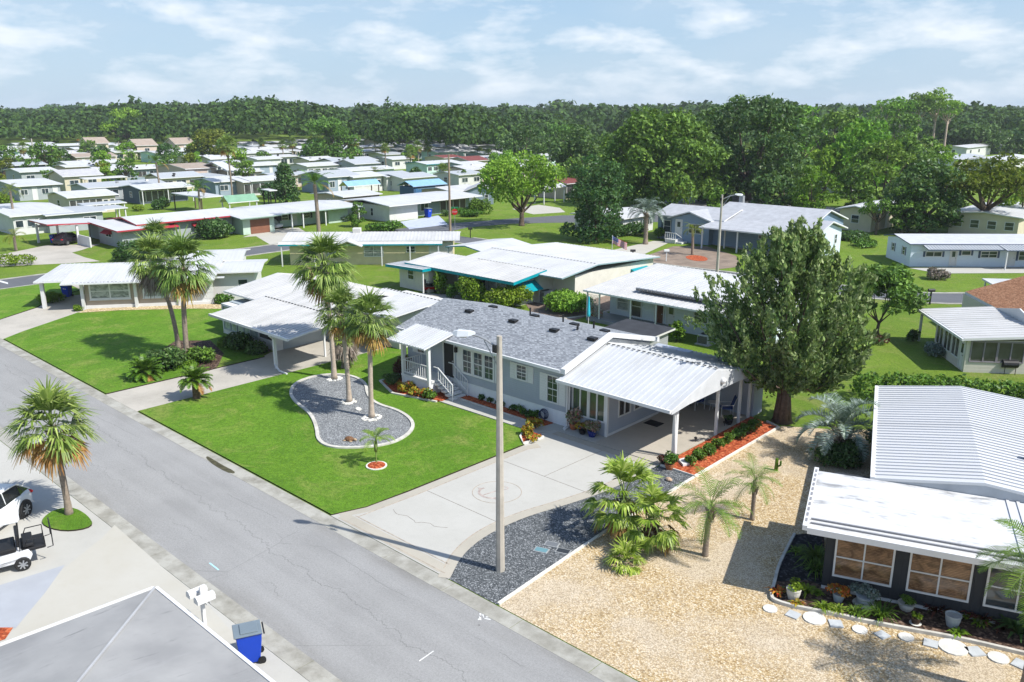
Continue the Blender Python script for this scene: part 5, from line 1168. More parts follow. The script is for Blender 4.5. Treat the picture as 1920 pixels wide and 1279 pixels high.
def plant(name, label, cat, loc, parts, rz=0, sc=1, group=None):
    """parts: (name, mesh or object)"""
    r = empty(name, label, cat, loc, rz, group); r.scale = sc if hasattr(sc, '__len__') else (sc, sc, sc)
    for nm, me in parts:
        if isinstance(me, bpy.types.Object): me.parent = r; me.name = nm
        else: link(nm, me, r)
    return r
def height(px_, py_, ty):
    p = at(px_, py_); u = (639.5 - ty) / 1574; D = -p.x * .681 + p.y * .732
    ang = PITCH + math.atan((ty - 639.5) / 1574); return CAMH - D * math.tan(ang), D
seed_ = [100]
def tree(px_, py_, ty, wpx, label, kind='oak', name='tree', base=.28, nb=22, br=.34, size=.34, dens=.8, shape='round', flat=.75, trunk=None, nl=10, cat='tree', bark=None, ywpx=None, group=None):
    p = at(px_, py_); Hh, D = height(px_, py_, ty); Rr = wpx / 2 * D / 1574 / CP; seed_[0] += 1
    if D > 70: size *= .68; dens *= 1.02
    cm, t = tree_meshes(seed_[0], Hh, Rr, Hh * base, nb, Rr * br, size, dens, kind, shape, trunk or max(.12, Rr * .075), nl, flat, bark)
    return plant(name, label, cat, p, [('crown', cm), ('trunk', t)])

# --- the feathery conifer: many upswept plumes
def conifer(loc, Hh, Rr, seed, label):
    rng = np.random.default_rng(seed); Ps = []; Ns = []; tips = []; m = MB()
    m.tube([(0, 0, 0), (0, 0, .25), (.03, 0, 1.2), (0, 0, 2.4), (0, .0, 4.5)], [.54, .36, .30, .27, .12], 12)
    for k in range(9):
        a = k * .7; m.tube([(.33 * math.cos(a), .33 * math.sin(a), 0), (.26 * math.cos(a + .1), .26 * math.sin(a + .1), 1.2), (.24 * math.cos(a + .2), .24 * math.sin(a + .2), 2.3)], [.16, .10, .07], 6)
    MI = []
    for k in range(118):
        el = (k + rng.uniform(0, 1)) / 118; az_ = k * 2.39996 + rng.normal() * .3
        zt = 2.2 + (Hh - 2.35) * el; prof = (1 - (el - .42) / .58) ** .62 if el > .42 else .52 + .48 * math.sin(el / .42 * 1.57)
        rt = max(.12, Rr * prof * rng.uniform(.40, 1.06) ** .45)
        tip = np.array([rt * math.cos(az_), rt * math.sin(az_), zt]); s = np.array([rt * .1 * math.cos(az_), rt * .1 * math.sin(az_), max(1.75, zt - rt * 1.05 - 1.2)])
        mid = s * .5 + tip * .5 + np.array([math.cos(az_), math.sin(az_), -.5]) * .25
        if k % 2 == 0: m.tube([s, mid, tip], [.085, .045, .012], 5, False)
        for j in range(8):
            t = .40 + .66 * (j / 7); c = (1 - t) ** 2 * s + 2 * t * (1 - t) * mid + t * t * tip
            if t > 1: c = tip + (tip - mid) * .2
            dr = (tip - mid); dr = dr / np.linalg.norm(dr) + rng.normal(size=3) * .38 + np.array([0, 0, .45]); dr /= np.linalg.norm(dr)
            Ls = rng.uniform(.5, 1.0); n = 54; w = rng.uniform(0, 1, n); off = rng.normal(size=(n, 3)) * (.17 * (1 - w * .8))[:, None]
            Ps.append(c + dr * (w * Ls)[:, None] + off + rng.normal(size=3) * .10); Ns.append(np.tile(dr, (n, 1))); MI.append(((w > .35) & (j > 2)).astype(int))
    P = np.concatenate(Ps); Dn = np.concatenate(Ns); n = len(P)
    a = Dn + rng.normal(size=(n, 3)) * .45; a /= np.linalg.norm(a, axis=1)[:, None]; b = np.cross(a, rng.normal(size=(n, 3))); b /= np.linalg.norm(b, axis=1)[:, None]
    s = rng.uniform(.06, .13, n)[:, None]
    V = np.stack([P + a * s * 1.5, P + b * s * .55, P - a * s * .8, P - b * s * .55], 1).reshape(-1, 3)
    cm = npmesh('crown', V, np.arange(4 * n).reshape(-1, 4), [FOL['cyp'], FOL['cyptip']], np.concatenate(MI)); t = m.build('trunk', BARKR, smooth=True)
    return plant('conifer_tree', label, 'tree', loc, [('crown', cm), ('trunk', t)])
conifer(at(1466, 790), 9.4, 4.15, 7, 'large feathery conifer with fluted brown trunk standing right of the carport')

# --- palms
def fan_frond(V, F_, MI, rng, org, az_, el, Lp, Rb, nseg, droop, mi, wid=1.0, sprd=2.5):
    d = np.array([math.cos(az_) * math.cos(el), math.sin(az_) * math.cos(el), math.sin(el)]); side = np.array([-math.sin(az_), math.cos(az_), 0]); up_ = np.cross(d, side); up_ = -up_ if up_[2] < 0 else up_
    def q(a, b, c, e, m): o = len(V); V.extend([a, b, c, e]); F_.append((o, o + 1, o + 2, o + 3)); MI.append(m)
    o = org; mid = o + d * Lp * .6; e = o + d * Lp + np.array([0, 0, -droop * Lp * .15])
    q(o - side * .03, o + side * .03, mid + side * .02, mid - side * .02, 1); q(mid - side * .02, mid + side * .02, e + side * .015, e - side * .015, 1)
    dd = d + np.array([0, 0, -droop * .35]); dd /= np.linalg.norm(dd)
    for k in range(nseg):
        t = (k / (nseg - 1) - .5) * sprd + rng.normal() * .04; L1 = Rb * (1 - .28 * abs(t) / (sprd / 2)) * rng.uniform(.85, 1.1)
        u = dd * math.cos(t) + side * math.sin(t); u = u + up_ * (.22 * abs(math.sin(t))) ; u /= np.linalg.norm(u); w = np.cross(u, up_); w /= np.linalg.norm(w) + 1e-9
        b0 = .012; w1 = Rb * .036 * wid; p1 = e + u * L1 * .55; v = u + np.array([0, 0, -(.35 + droop * .9) * rng.uniform(.6, 1.4)]); v /= np.linalg.norm(v); p2 = p1 + v * L1 * .5
        q(e - w * b0, e + w * b0, p1 + w * w1, p1 - w * w1, mi); q(p1 - w * w1, p1 + w * w1, p2 + w * .006, p2 - w * .006, mi)
def sabal_crown(seed, n=48, Lp=.75, Rb=.95, dry=8, kind='palm', nseg=20, low=-.95, high=1.4, wid=1.0, dk='dry'):
    rng = np.random.default_rng(seed); V, F_, MI = [], [], []
    for k in range(n):
        t = k / n; el = high - (high - low) * t ** .85 + rng.normal() * .08; az_ = k * 2.39996 + rng.normal() * .15
        fan_frond(V, F_, MI, rng, np.array([0, 0, .15 * (1 - t)]), az_, el, Lp * rng.uniform(.85, 1.15), Rb * rng.uniform(.85, 1.1), nseg, .25 + .55 * t, 2 if k >= n - dry else 0, wid)
    me = npmesh('crown', V, F_, [FOL[kind], GSTEM, FOL[dk]], MI); return me
def feather_crown(seed, n=16, L=1.8, kind='feather', nl=26, lw=.028, ll=.38, el0=1.25, el1=.0, bend=1.5, vee=.5, dry=0, boots=False, droop=.5):
    rng = np.random.default_rng(seed); V, F_, MI = [], [], []
    def q(a, b, c, e, m): o = len(V); V.extend([a, b, c, e]); F_.append((o, o + 1, o + 2, o + 3)); MI.append(m)
    for k in range(n):
        t = k / max(1, n - 1); el = el0 + (el1 - el0) * t + rng.normal() * .07; az_ = k * 2.39996 + rng.normal() * .2; Lk = L * rng.uniform(.85, 1.1); p = np.zeros(3); S = nl
        for j in range(S):
            d = np.array([math.cos(az_) * math.cos(el), math.sin(az_) * math.cos(el), math.sin(el)]); side = np.array([-math.sin(az_), math.cos(az_), 0]); up_ = np.cross(d, side); up_ = up_ if up_[2] > 0 else -up_
            p2 = p + d * Lk / S; q(p - side * .014, p + side * .014, p2 + side * .012, p2 - side * .012, 1)
            f = j / S
            if f > .12:
                l_ = ll * math.sin(math.pi * min(1, (f * .92 + .1))) ** .6 * rng.uniform(.85, 1.1)
                for sg in (1, -1):
                    u = side * sg + d * .65 + up_ * vee * rng.uniform(.4, 1.2); u /= np.linalg.norm(u); a1 = p2 + u * l_ * .55; v = u + np.array([0, 0, -droop * rng.uniform(.5, 1.3)]); v /= np.linalg.norm(v); a2 = a1 + v * l_ * .5
                    q(p2 - d * lw, p2 + d * lw, a1 + d * lw, a1 - d * lw, 2 if k >= n - dry else 0); q(a1 - d * lw, a1 + d * lw, a2 + d * .004, a2 - d * .004, 2 if k >= n - dry else 0)
            p = p2; el -= bend / S * (.4 + 1.2 * f) * (.6 + .4 * math.cos(el))
    return npmesh('crown', V, F_, [FOL[kind], GSTEM, FOL['dry']], MI)
def palm_trunk(h_, r, lean=(0, 0), mat=None, boots=0, seed=0, flare=1.35):
    rng = random.Random(seed); m = MB(); n = 22; pts = []; rad = []
    for k in range(n + 1):
        t = k / n; pts.append((lean[0] * t * t, lean[1] * t * t, h_ * t)); rad.append(r * (flare - (flare - 1) * min(1, t * 6)) * (1 + .05 * (k % 2)) * (1 - .12 * t))
    m.tube(pts, rad, 10)
    for k in range(boots):
        a = k * 2.4; z = h_ * (.9 + .1 * rng.random()) - rng.random() * .45; x, y = lean; m.tube([(x + r * .6 * math.cos(a), y + r * .6 * math.sin(a), z - .1), (x + r * 1.9 * math.cos(a), y + r * 1.9 * math.sin(a), z + .22)], [.06, .035], 5)
    return m.build('trunk', mat or PBARK, smooth=True)
SC1, SC2, SC3 = sabal_crown(1), sabal_crown(2, 42, .7, .9, 4), sabal_crown(3, 46, .72, .98, 12)
def sabal(loc, h_, sc, crown, label, lean=(0, 0), rz=0, r=.15, mat=None, group=None, extra=None, boots=14):
    t = palm_trunk(h_, r, lean, mat, boots, int(h_ * 10)); rt = empty('cabbage_palm', label, 'palm', loc, 0, group); t.parent = rt
    c = link('crown', crown, rt, (lean[0], lean[1], h_), rz, sc)
    if extra: link('dead_fronds', extra, rt, (lean[0], lean[1], h_ - .1), 1.0, sc * 1.25)
    return rt
DEADS = sabal_crown(9, 30, .55, .8, 30, 'grey', 13, -1.3, -.5, 1.3, 'grey')
sabal(at(130, 966), 3.55, 1.08, SC3, 'short cabbage palm with orange lower fronds on the round grass patch by the street', (-.12, -.11), .4, .12, PBARK)
G3 = 'three cabbage palms of the gravel island'
SCT = sabal_crown(21, 50, .75, .95, 6); SCL = sabal_crown(22, 40, .7, .9, 2, low=-.35)
tp = sabal(at(627, 712), 6.5, 1.28, SCT, 'tallest cabbage palm of the gravel island with cream flower stalks', (-.15, -.12), 1, .135, PBARKL, G3)
rq = np.random.default_rng(3); 
for i in range(3): V, F_ = blobleaves([(-.95 + i * .25, -.75 - i * .1, 6.35 - .25 * (i % 2) - i * .1, .32, .28, .32)], .9, .08, rq, .2, .9); link('flower_stalk', npmesh('flower_stalk', V, F_, [FOL['cream']]), tp)
sabal(at(655, 755), 4.85, 1.02, SC2, 'middle cabbage palm of the gravel island', (-.15, -.1), 2, .125, PBARKL, G3)
sabal(at(697, 784), 5.0, .98, SC3, 'right cabbage palm of the gravel island with yellowing lower fronds', (.12, .1), 3, .125, PBARKL, G3)
sabal(at(335, 656), 5.7, 1.28, SCL, 'left cabbage palm of the pair on the far lawn with grey dead fronds', (-.72, -.66), .5, .14, PBARK, None, DEADS)
sabal(at(352, 678), 5.9, 1.36, SC1, 'right cabbage palm of the pair on the far lawn with full green head', (.25, .22), 2.4, .16, PBARK, None, None)
# flower stalk of the tallest one and bright tops behind the pair
sabal(at(300, 520), 3.6, 1.25, SC2, 'bright yellow green palm behind the head of the tall pair', (0, 0), 1.2)
# sagos
SAG = feather_crown(31, 52, .92, 'sago', 34, .014, .20, 1.35, -.15, 1.3, .5, 5, droop=.2)
def sago(loc, h_, sc, label, r=.16):
    rt = empty('sago_palm', label, 'palm', loc); palm_trunk(h_, r, (0, 0), plain('sago_bark', (.12, .08, .05), .95, .4, 12, bump=.8), 0, 3, 1.1).parent = rt; link('crown', SAG, rt, (0, 0, h_), 0, sc); return rt
sago(at(273, 710), .35, 1.35, 'round sago palm on the left lawn'); sago(at(369, 748), 1.0, 1.15, 'sago palm with stout brown trunk at the edge of the old driveway', .2)
# silver blue pindo palms
PIN = feather_crown(33, 30, 2.3, 'blue', 34, .022, .46, 1.35, .1, 2.0, .9, 0, droop=.35)
def pindo(loc, h_, sc, label, r=.25):
    rt = empty('blue_palm', label, 'palm', loc); palm_trunk(h_, r, (0, 0), PBARK, 20, 4).parent = rt; link('crown', PIN, rt, (0, 0, h_), 0, sc); return rt
pindo(at(1572, 858), 1.3, 1.0, 'bushy silver blue palm between the conifer and the ribbed roof'); pindo(at(1210, 458), 3.6, 1.12, 'silver blue palm with drooping head beside the blue house')
# pygmy date and queen palms
PYG = feather_crown(35, 16, 1.25, 'feather', 26, .010, .26, 1.2, -.25, 1.5, .35, 0); QUE = feather_crown(36, 18, 1.9, 'sago', 28, .02, .42, 1.25, .1, 1.6, .3, 2); QUE2 = feather_crown(37, 14, 2.1, 'yellow', 24, .022, .45, 1.1, -.1, 1.8, .3, 0)
def feather(name, loc, h_, sc, me, label, r=.09, lean=(0, 0), rz=0, group=None, mat=None):
    rt = empty(name, label, 'palm', loc, rz, group); palm_trunk(h_, r, lean, mat or PBARK, 6, 5, 1.2).parent = rt; link('crown', me, rt, (lean[0], lean[1], h_), 0, sc); return rt
feather('date_palm', at(1322, 1042), 1.95, 1.25, PYG, 'leaning young date palm alone on the tan gravel', .10, (.1, 0), .3); feather('date_palm', at(1410, 975), 1.6, .95, PYG, 'small date palm at the shadow edge beside the dark house', .08, (.05, .0), 2.2)
feather('young_palm', at(706, 872), 1.2, .72, feather_crown(39, 9, 1.25, 'feather', 22, .02, .34, 1.15, .2, 1.7, .2, 0), 'thin young palm in the small round mulch ring on the lawn', .03, (0, 0), 1, None, GSTEM)
# the palm at the right edge: its head hangs into the picture and its shadow falls on the gravel
sh = at(1665, 1245); best = min((abs(sx((sh.x + .827 * k, sh.y + .245 * k, k)) - 1965), k) for k in np.linspace(2, 5, 61))[1]
feather('date_palm', (sh.x + .827 * best, sh.y + .245 * best, 0), best, 1.45, feather_crown(38, 26, 1.25, 'feather', 34, .010, .30, 1.3, -.3, 1.6, .3, 0), 'date palm whose fronds hang before the third window of the dark house', .13, (0, 0), 1)
# fan palm cluster
rt = empty('fan_palm', 'bright green double fan palm at the edge of the dark gravel', 'palm', at(1190, 1018)); FC1 = sabal_crown(41, 34, .95, .85, 4, 'fan', 22, -.75, 1.35, 1.5); FC2 = sabal_crown(42, 28, .85, .78, 4, 'fan', 22, -.8, 1.2, 1.5)
a_ = at(1165, 1008) - at(1190, 1018); b_ = at(1205, 1022) - at(1190, 1018)
palm_trunk(1.35, .17, (-.1, .2), plain('shaggy_bark', (.10, .065, .04), .95, .4, 10), 16, 1).parent = rt; rt.children[-1].location = a_; link('crown', FC1, rt, a_ + Vector((-.1, .2, 1.45)), 0, .92)
palm_trunk(.9, .15, (.25, .15), plain('shaggy_bark', (.10, .065, .04)), 12, 2).parent = rt; link('crown', FC2, rt, b_ + Vector((.3, .15, 1.0)), 0, .88)
for o in rt.children:
    if o.name.startswith('trunk') and o.location.length < .01: o.location = b_
rt = empty('fan_palm', 'small fan palm seedling at the foot of the double fan palm', 'palm', at(1172, 1062)); link('crown', sabal_crown(43, 16, .35, .55, 0, 'fan', 16, -.2, 1.35, 1.2), rt, (0, 0, .1), 0, 1.0)
palm_trunk(.18, .08, (0, 0), PBARK).parent = rt

# --- trees of the middle distance
T_ = tree
T_(1645, 634, 497, 125, 'open dark tree with red flowers at its foot right of the conifer', 'oak', nb=34, br=.34, size=.15, base=.22, dens=.95, trunk=.12)
T_(978, 423, 287, 150, 'spreading light green oak before the street, trunk bare below', 'light', nb=30, br=.26, size=.30, base=.22, dens=.62, trunk=.35)
T_(1118, 450, 283, 135, 'dense glossy magnolia reaching to the ground at the corner', 'dark', name='magnolia_tree', nb=34, br=.30, size=.30, base=.05, dens=.7, shape='round')
T_(1240, 388, 205, 215, 'great dark live oak left of the tallest oak', 'oak', nb=70, br=.23, size=.5, base=.12, dens=.8, trunk=.6, nl=12)
T_(1402, 376, 176, 235, 'tallest dark oak with grey limbs behind the blue house', 'dark', nb=84, br=.20, size=.5, base=.10, dens=.7, trunk=.6, nl=20)
T_(1095, 345, 232, 125, 'dark evergreen with pale speckles left of the great live oak', 'dark', nb=30, br=.28, size=.55, base=.1, dens=.7)
T_(985, 315, 233, 95, 'dark round evergreen behind the light green oak', 'dark', nb=26, br=.28, size=.6, base=.1, dens=.7)
T_(1050, 300, 230, 90, 'mid green tree between the two dark evergreens', 'oak', nb=20, br=.3, size=.6, base=.1, dens=.7)
T_(1520, 402, 300, 100, 'bright green maple left of the banyan', 'lime', nb=26, br=.27, size=.36, base=.08, dens=.7)
T_(1470, 392, 330, 80, 'low dark green tree under the tallest oak', 'dark', nb=18, br=.3, size=.4, base=.05, dens=.8)
T_(1560, 345, 195, 120, 'bushy green oak right of the tallest oak', 'oak', nb=34, br=.26, size=.6, base=.12, dens=.7)
T_(1605, 372, 215, 130, 'fresh green oak with hanging moss in the right group', 'light', nb=38, br=.24, size=.55, base=.12, dens=.6)
T_(1500, 330, 195, 90, 'green tree behind the shoulder of the tallest oak', 'light', nb=26, br=.27, size=.6, base=.1, dens=.7)
T_(1650, 395, 262, 130, 'dark oak with pale bare limbs in the right group', 'oak', nb=34, br=.24, size=.42, base=.12, dens=.65, nl=10)
T_(1680, 330, 208, 95, 'rounded green oak below the pines', 'oak', nb=30, br=.26, size=.55, base=.1, dens=.7)
T_(1728, 437, 300, 150, 'dense dark banyan with hanging leaf columns', 'dark', nb=46, br=.25, size=.34, base=.08, dens=.75, trunk=.5)
T_(1690, 440, 335, 75, 'left lobe of dark leaves beside the banyan', 'oak', nb=20, br=.3, size=.34, base=.15, dens=.7)
T_(1642, 440, 372, 60, 'small slender tree left of the banyan', 'oak', nb=12, br=.3, size=.25, base=.35, dens=.6)
T_(1842, 440, 278, 165, 'wide yellow green tree with forked trunk at the right', 'yellow', nb=40, br=.24, size=.36, base=.30, dens=.50, trunk=.42, shape='umbrella', nl=18)
T_(1915, 430, 330, 90, 'green tree at the right edge behind the navy trimmed house', 'light', nb=20, br=.3, size=.36, base=.15, dens=.7)
for i, (x, ty, w) in enumerate(((1745, 168, 70), (1715, 176, 60), (1768, 185, 55), (1680, 180, 60), (1652, 186, 55))):
    T_(x, 292, ty, w, ['tallest pine with bare pale trunk in the right group', 'second tall pine left of the tallest pine', 'pine with lit right side at the end of the group', 'pine crown rising behind the oaks', 'leftmost pine crown of the right group'][i], 'light' if i != 1 else 'oak', 'pine_tree', base=.62, nb=16, br=.36, size=.6, dens=.55, trunk=.4, nl=9, bark=PINEB, flat=.55)
T_(618, 308, 216, 112, 'big dark oak over the white roofs at the left centre', 'oak', nb=40, br=.24, size=.55, base=.15, dens=.72, trunk=.8, nl=14)
T_(398, 306, 240, 90, 'domed yellow green oak among the white roofs', 'yellow', nb=34, br=.26, size=.5, base=.1, dens=.75)
T_(375, 303, 262, 52, 'darker round tree in front of the domed yellow green oak', 'light', nb=20, br=.3, size=.45, base=.1, dens=.75)
T_(243, 276, 206, 82, 'light topped tree at the forest edge left', 'light', nb=28, br=.26, size=.7, base=.2, dens=.6)
T_(270, 277, 238, 40, 'yellow green small tree at the forest edge', 'yellow', nb=14, br=.3, size=.6, base=.3, dens=.6)
T_(537, 383, 298, 52, 'dark conical magnolia behind the green house', 'dark', name='magnolia_tree', nb=34, br=.36, size=.34, base=.03, dens=.75, shape='cone')
T_(520, 372, 345, 60, 'low dark shrub mass left of the conical magnolia', 'dark', nb=14, br=.35, size=.34, base=0, dens=.8)
T_(800, 280, 198, 85, 'tall green tree with dark underside behind the palms', 'oak', nb=26, br=.28, size=.65, base=.28, dens=.65)
T_(725, 282, 250, 50, 'green tree beside the brown roofed hall', 'light', nb=16, br=.3, size=.6, base=.1, dens=.7)
T_(870, 285, 235, 60, 'loose green tree around the tall washingtonia palm', 'light', nb=18, br=.3, size=.6, base=.1, dens=.6)
T_(905, 285, 245, 60, 'green tree left of the brown roofed house', 'oak', nb=18, br=.3, size=.6, base=.05, dens=.7)
T_(90, 318, 262, 62, 'olive green tree with dark base at the left', 'oak', nb=22, br=.3, size=.5, base=.05, dens=.8)
T_(240, 300, 268, 44, 'pale green rounded tree left of the mint house', 'light', nb=18, br=.3, size=.5, base=.05, dens=.8)
T_(671, 425, 377, 34, 'small round dark green tree right of the green house', 'bush', nb=22, br=.34, size=.2, base=.12, dens=.8, trunk=.07)
T_(5, 395, 360, 46, 'yellow green tree crown at the left edge', 'lime', nb=14, br=.35, size=.3, base=.1, dens=.8)
T_(8, 335, 292, 40, 'yellow leaved branch tree at the left edge above', 'yellow', nb=14, br=.35, size=.35, base=.1, dens=.8)
T_(865, 350, 318, 26, 'small dark green tree beside the utility pole', 'bush', nb=12, br=.35, size=.35, base=.05, dens=.9)
T_(498, 316, 285, 36, 'green clipped tree between the twin palms', 'bush', nb=12, br=.35, size=.4, base=.05, dens=.9)
T_(1830, 288, 236, 120, 'dark round oak on the right before the far forest', 'dark', nb=40, br=.24, size=.7, base=.05, dens=.75)
T_(1905, 288, 243, 70, 'dark oak at the right edge before the far forest', 'dark', nb=30, br=.26, size=.7, base=.05, dens=.75)
T_(1870, 262, 222, 60, 'mid green oak behind the dark round oaks', 'oak', nb=20, br=.3, size=.8, base=.05, dens=.75)
T_(430, 326, 255, 36, 'tall palm like tree right of the yellow green oak', 'oak', nb=10, br=.4, size=.4, base=.5, dens=.7)
T_(1330, 410, 350, 60, 'pale green undergrowth tree below the tallest oak', 'bush', nb=12, br=.35, size=.4, base=.0, dens=.8)
FT = [(1150, 372, 300, 90, 'dark', 'dark undergrowth tree below the great live oak at its left'), (1330, 380, 305, 90, 'oak', 'green tree filling the gap between the two greatest oaks'), (1440, 398, 325, 80, 'dark', 'dark low tree right below the tallest oak'), (1545, 372, 270, 90, 'light', 'lit green tree behind the bright green maple'), (1600, 400, 300, 70, 'oak', 'green tree just left of the cream house'),
 (1660, 345, 255, 110, 'light', 'sunlit green crown in the middle of the right group'), (1715, 350, 250, 90, 'oak', 'green crown below the pine trunks'), (1760, 345, 270, 70, 'light', 'pale green bushy tree at the foot of the pines'), (1080, 365, 290, 80, 'oak', 'green tree beside the brick coloured house'), (1020, 300, 255, 90, 'dark', 'dark tree behind the light green oak at its right'), (1200, 330, 240, 120, 'dark', 'dark crown behind the great live oak'), (1300, 320, 225, 110, 'oak', 'oak crown between the great live oak and the tallest oak'), (1450, 320, 215, 110, 'dark', 'dark crown behind the tallest oak'), (1620, 310, 215, 100, 'oak', 'high green crown left of the pines'),
 (1790, 420, 365, 60, 'dark', 'dark shrubby tree between banyan and yellow green tree'), (945, 345, 290, 60, 'light', 'pale tree half hidden by the light green oak')]
for x, y, ty, w, k, lb in FT: T_(x, y, ty, w, lb, k, nb=34, br=.27, size=.5, base=.06, dens=.8)
ra = random.Random(21); protos = []
for k, (kd, sd_) in enumerate((('light', 501), ('oak', 502), ('dark', 503), ('yellow', 504))):
    cm, t = tree_meshes(sd_, 6.5, 2.8, .5, 20, .9, .30, .75, kd); protos.append((cm, t))
lm = ['light green', 'mid green', 'dark green', 'yellow green']; fp = []
def clear(p, r):
    return not any(b[0] - r < p[0] < b[1] + r and b[2] - r < p[1] < b[3] + r for b in boxes)
tries = 0
while len(fp) < 46 and tries < 3000:
    tries += 1; qx, qy = ra.uniform(0, 960), ra.uniform(270, 352); p = at(qx, qy)
    if not clear(p, .4) or any((p - q[0]).length < 5 for q in fp): continue
    fp.append((p, ra.randrange(4), ra.uniform(.55, 1.15)))
pr_root = [None] * 4
for p, k, s_ in fp:
    lb = near_label(*proj(p)[:2], 'small ' + lm[k] + ' garden tree ')
    if pr_root[k] is None: pr_root[k] = plant('garden_tree', lb, 'tree', p, [('crown', protos[k][0]), ('trunk', protos[k][1])], 0, s_, 'small garden trees between the far homes')
    else: dup(pr_root[k], p, ra.uniform(0, 6), s_, lb)
for k in range(4):
    if pr_root[k] is None: bpy.data.objects.remove(protos[k][1])
# mid and far palms
def mp(bx, by, ty, kind, label, sc=1.0, r=.13):
    Hh, D = height(bx, by, ty); sc *= max(.9, Hh / 7); cr = {'sab': SC1, 'que': QUE, 'yel': QUE2, 'was': SC2}[kind]
    hh = Hh - (.9 if kind in ('sab', 'was') else .6) * sc; rt = empty('distant_palm', label, 'palm', at(bx, by), bx * .7, 'palms among the houses behind'); palm_trunk(hh, r * 1.2, (.15, .1), PBARKL if bx % 2 else PBARK, 0, bx, 1.1).parent = rt; link('crown', cr, rt, (.15, .1, hh), 0, sc); return rt
for a in [(598, 438, 332, 'que', 'queen palm with thick green head before the green house', 1.5, .2), (302, 374, 296, 'que', 'tall queen palm before the dark blue grey lanai house', 1.25), (436, 370, 262, 'sab', 'tall thin palm beside the tan house', .9), (376, 402, 345, 'que', 'short palm behind the pergola', 1.3),
          (30, 470, 435, 'yel', 'small palm with drooping brown fronds on the left lawn', .9), (30, 432, 350, 'yel', 'yellow green palm in front of the white awning house', 1.0), (850, 270, 224, 'was', 'very tall washingtonia palm before the forest', 1.0), (724, 322, 272, 'sab', 'slim palm left of the palm cluster', 1.0),
          (770, 322, 278, 'sab', 'left palm of the cluster in the middle distance', 1.3), (785, 310, 268, 'sab', 'middle palm of the cluster in the middle distance', 1.2), (803, 305, 268, 'sab', 'right palm of the cluster in the middle distance', 1.3), (832, 345, 312, 'sab', 'palm standing against the utility pole', 1.4),
          (532, 308, 266, 'sab', 'left one of the twin palms with pale trunks', 1.1), (550, 305, 262, 'sab', 'right one of the twin palms with pale trunks', 1.2), (492, 290, 262, 'sab', 'palm with brown skirt left of the twin palms', 1.1), (48, 312, 270, 'sab', 'palm over the dark roof at the left edge', 1.2), (150, 282, 254, 'sab', 'short palm left of the orange tan roof', 1.0),
          (200, 278, 250, 'sab', 'palm right of the orange tan roof', 1.0), (225, 300, 262, 'que', 'slim palm left of the pale green rounded tree', 1.0), (110, 318, 290, 'yel', 'low palm before the tall cream house', 1.0), (900, 300, 280, 'sab', 'palm right of the dark red roof', 1.2), (915, 305, 283, 'sab', 'palm left of the light green oak', 1.2), (700, 340, 318, 'yel', 'yellow green shrub palm beside the grey roof', 1.6),
          (1268, 398, 352, 'yel', 'bright yellow green palm under the great live oak', 1.3), (1298, 478, 422, 'yel', 'crooked small palm in the red mulch ring of the blue house', .8), (598, 300, 270, 'que', 'dark palm in front of the big dark oak', 1.2), (705, 300, 262, 'que', 'slim dark palm right of the big oak', .9), (260, 270, 235, 'sab', 'small palm by the salmon roof', 1.0)]: mp(*a)
# ---------------------------------------------------------------- street furniture
def W3(p): return Vector(p)
def street_lamp(base, hgt, arm_to, label, r0=.17, r1=.10):
    rt = empty('street_lamp', label, 'street lamp', base); m = MB(); m.tube([(0, 0, 0), (0, 0, hgt)], [r0, r1], 8); m.build('pole', CONC, rt)
    d = (Vector(arm_to) - Vector(base)); d = Vector((d.x, d.y, 0)); L = d.length; d.normalize()
    pts = [d * (L * t) + Vector((0, 0, hgt - .45 + .42 * math.sin(t * 1.6))) for t in (0, .25, .5, .75, 1)]
    MB().tube([tuple(p) for p in pts], .035, 6).build('arm', GREYM, rt); MB().tube([(0, 0, hgt - 1.1), tuple(d * .55 * L + Vector((0, 0, hgt - .18)))], .018, 5).build('brace', GREYM, rt)
    m = MB(); e = pts[-1]; n = Vector((-d.y, d.x, 0)); vs = []
    for t, w, z0, z1 in ((-.1, .06, .03, .10), (.1, .13, -.03, .13), (.45, .16, -.05, .13), (.62, .08, .0, .08)):
        c = e + d * t; vs += [tuple(c + n * w + Vector((0, 0, z0))), tuple(c - n * w + Vector((0, 0, z0))), tuple(c - n * w * .6 + Vector((0, 0, z1))), tuple(c + n * w * .6 + Vector((0, 0, z1)))]
    fs = [(3, 2, 1, 0), (12, 13, 14, 15)]
    for i in range(3):
        for k in range(4): k2 = (k + 1) % 4; fs.append((i * 4 + k, i * 4 + k2, i * 4 + 4 + k2, i * 4 + 4 + k))
    m.add(vs, fs); hd = m.build('lamp_head', plain('lamp_grey', (.62, .64, .66), .4), rt); b = e + d * .28
    MB().blob(tuple(b + Vector((0, 0, -.05))), (.15, .15, .06)).build('lens', glass('lamp_lens', (.3, .3, .3), .2), hd)
    MB().box(-.08, .08, -.24, -.17, hgt - .5, hgt - .25).build('control_box', BLACK, rt); return rt
bp = at(938, 1070); hd = at(885, 632, 8.1); street_lamp(bp, 8.2, hd, 'tall concrete street lamp pole standing in the dark gravel bed in front', .155, .085)
bp = at(1344, 521); street_lamp(bp, 7.6, bp + Vector((.9, .85, 0)), 'concrete street lamp on the road behind the clapboard house', .15, .09)
bp = at(1845, 278); Hh, D = height(1845, 278, 262); street_lamp(bp, max(6, Hh), bp + Vector((1.6, 1.5, 0)), 'small distant street lamp before the dark round oaks', .2, .15)
bp = at(66, 310); street_lamp(bp, 7.2, bp + Vector((-1.4, -1.2, 0)), 'distant lamp post beside the palm at the left edge', .22, .16)
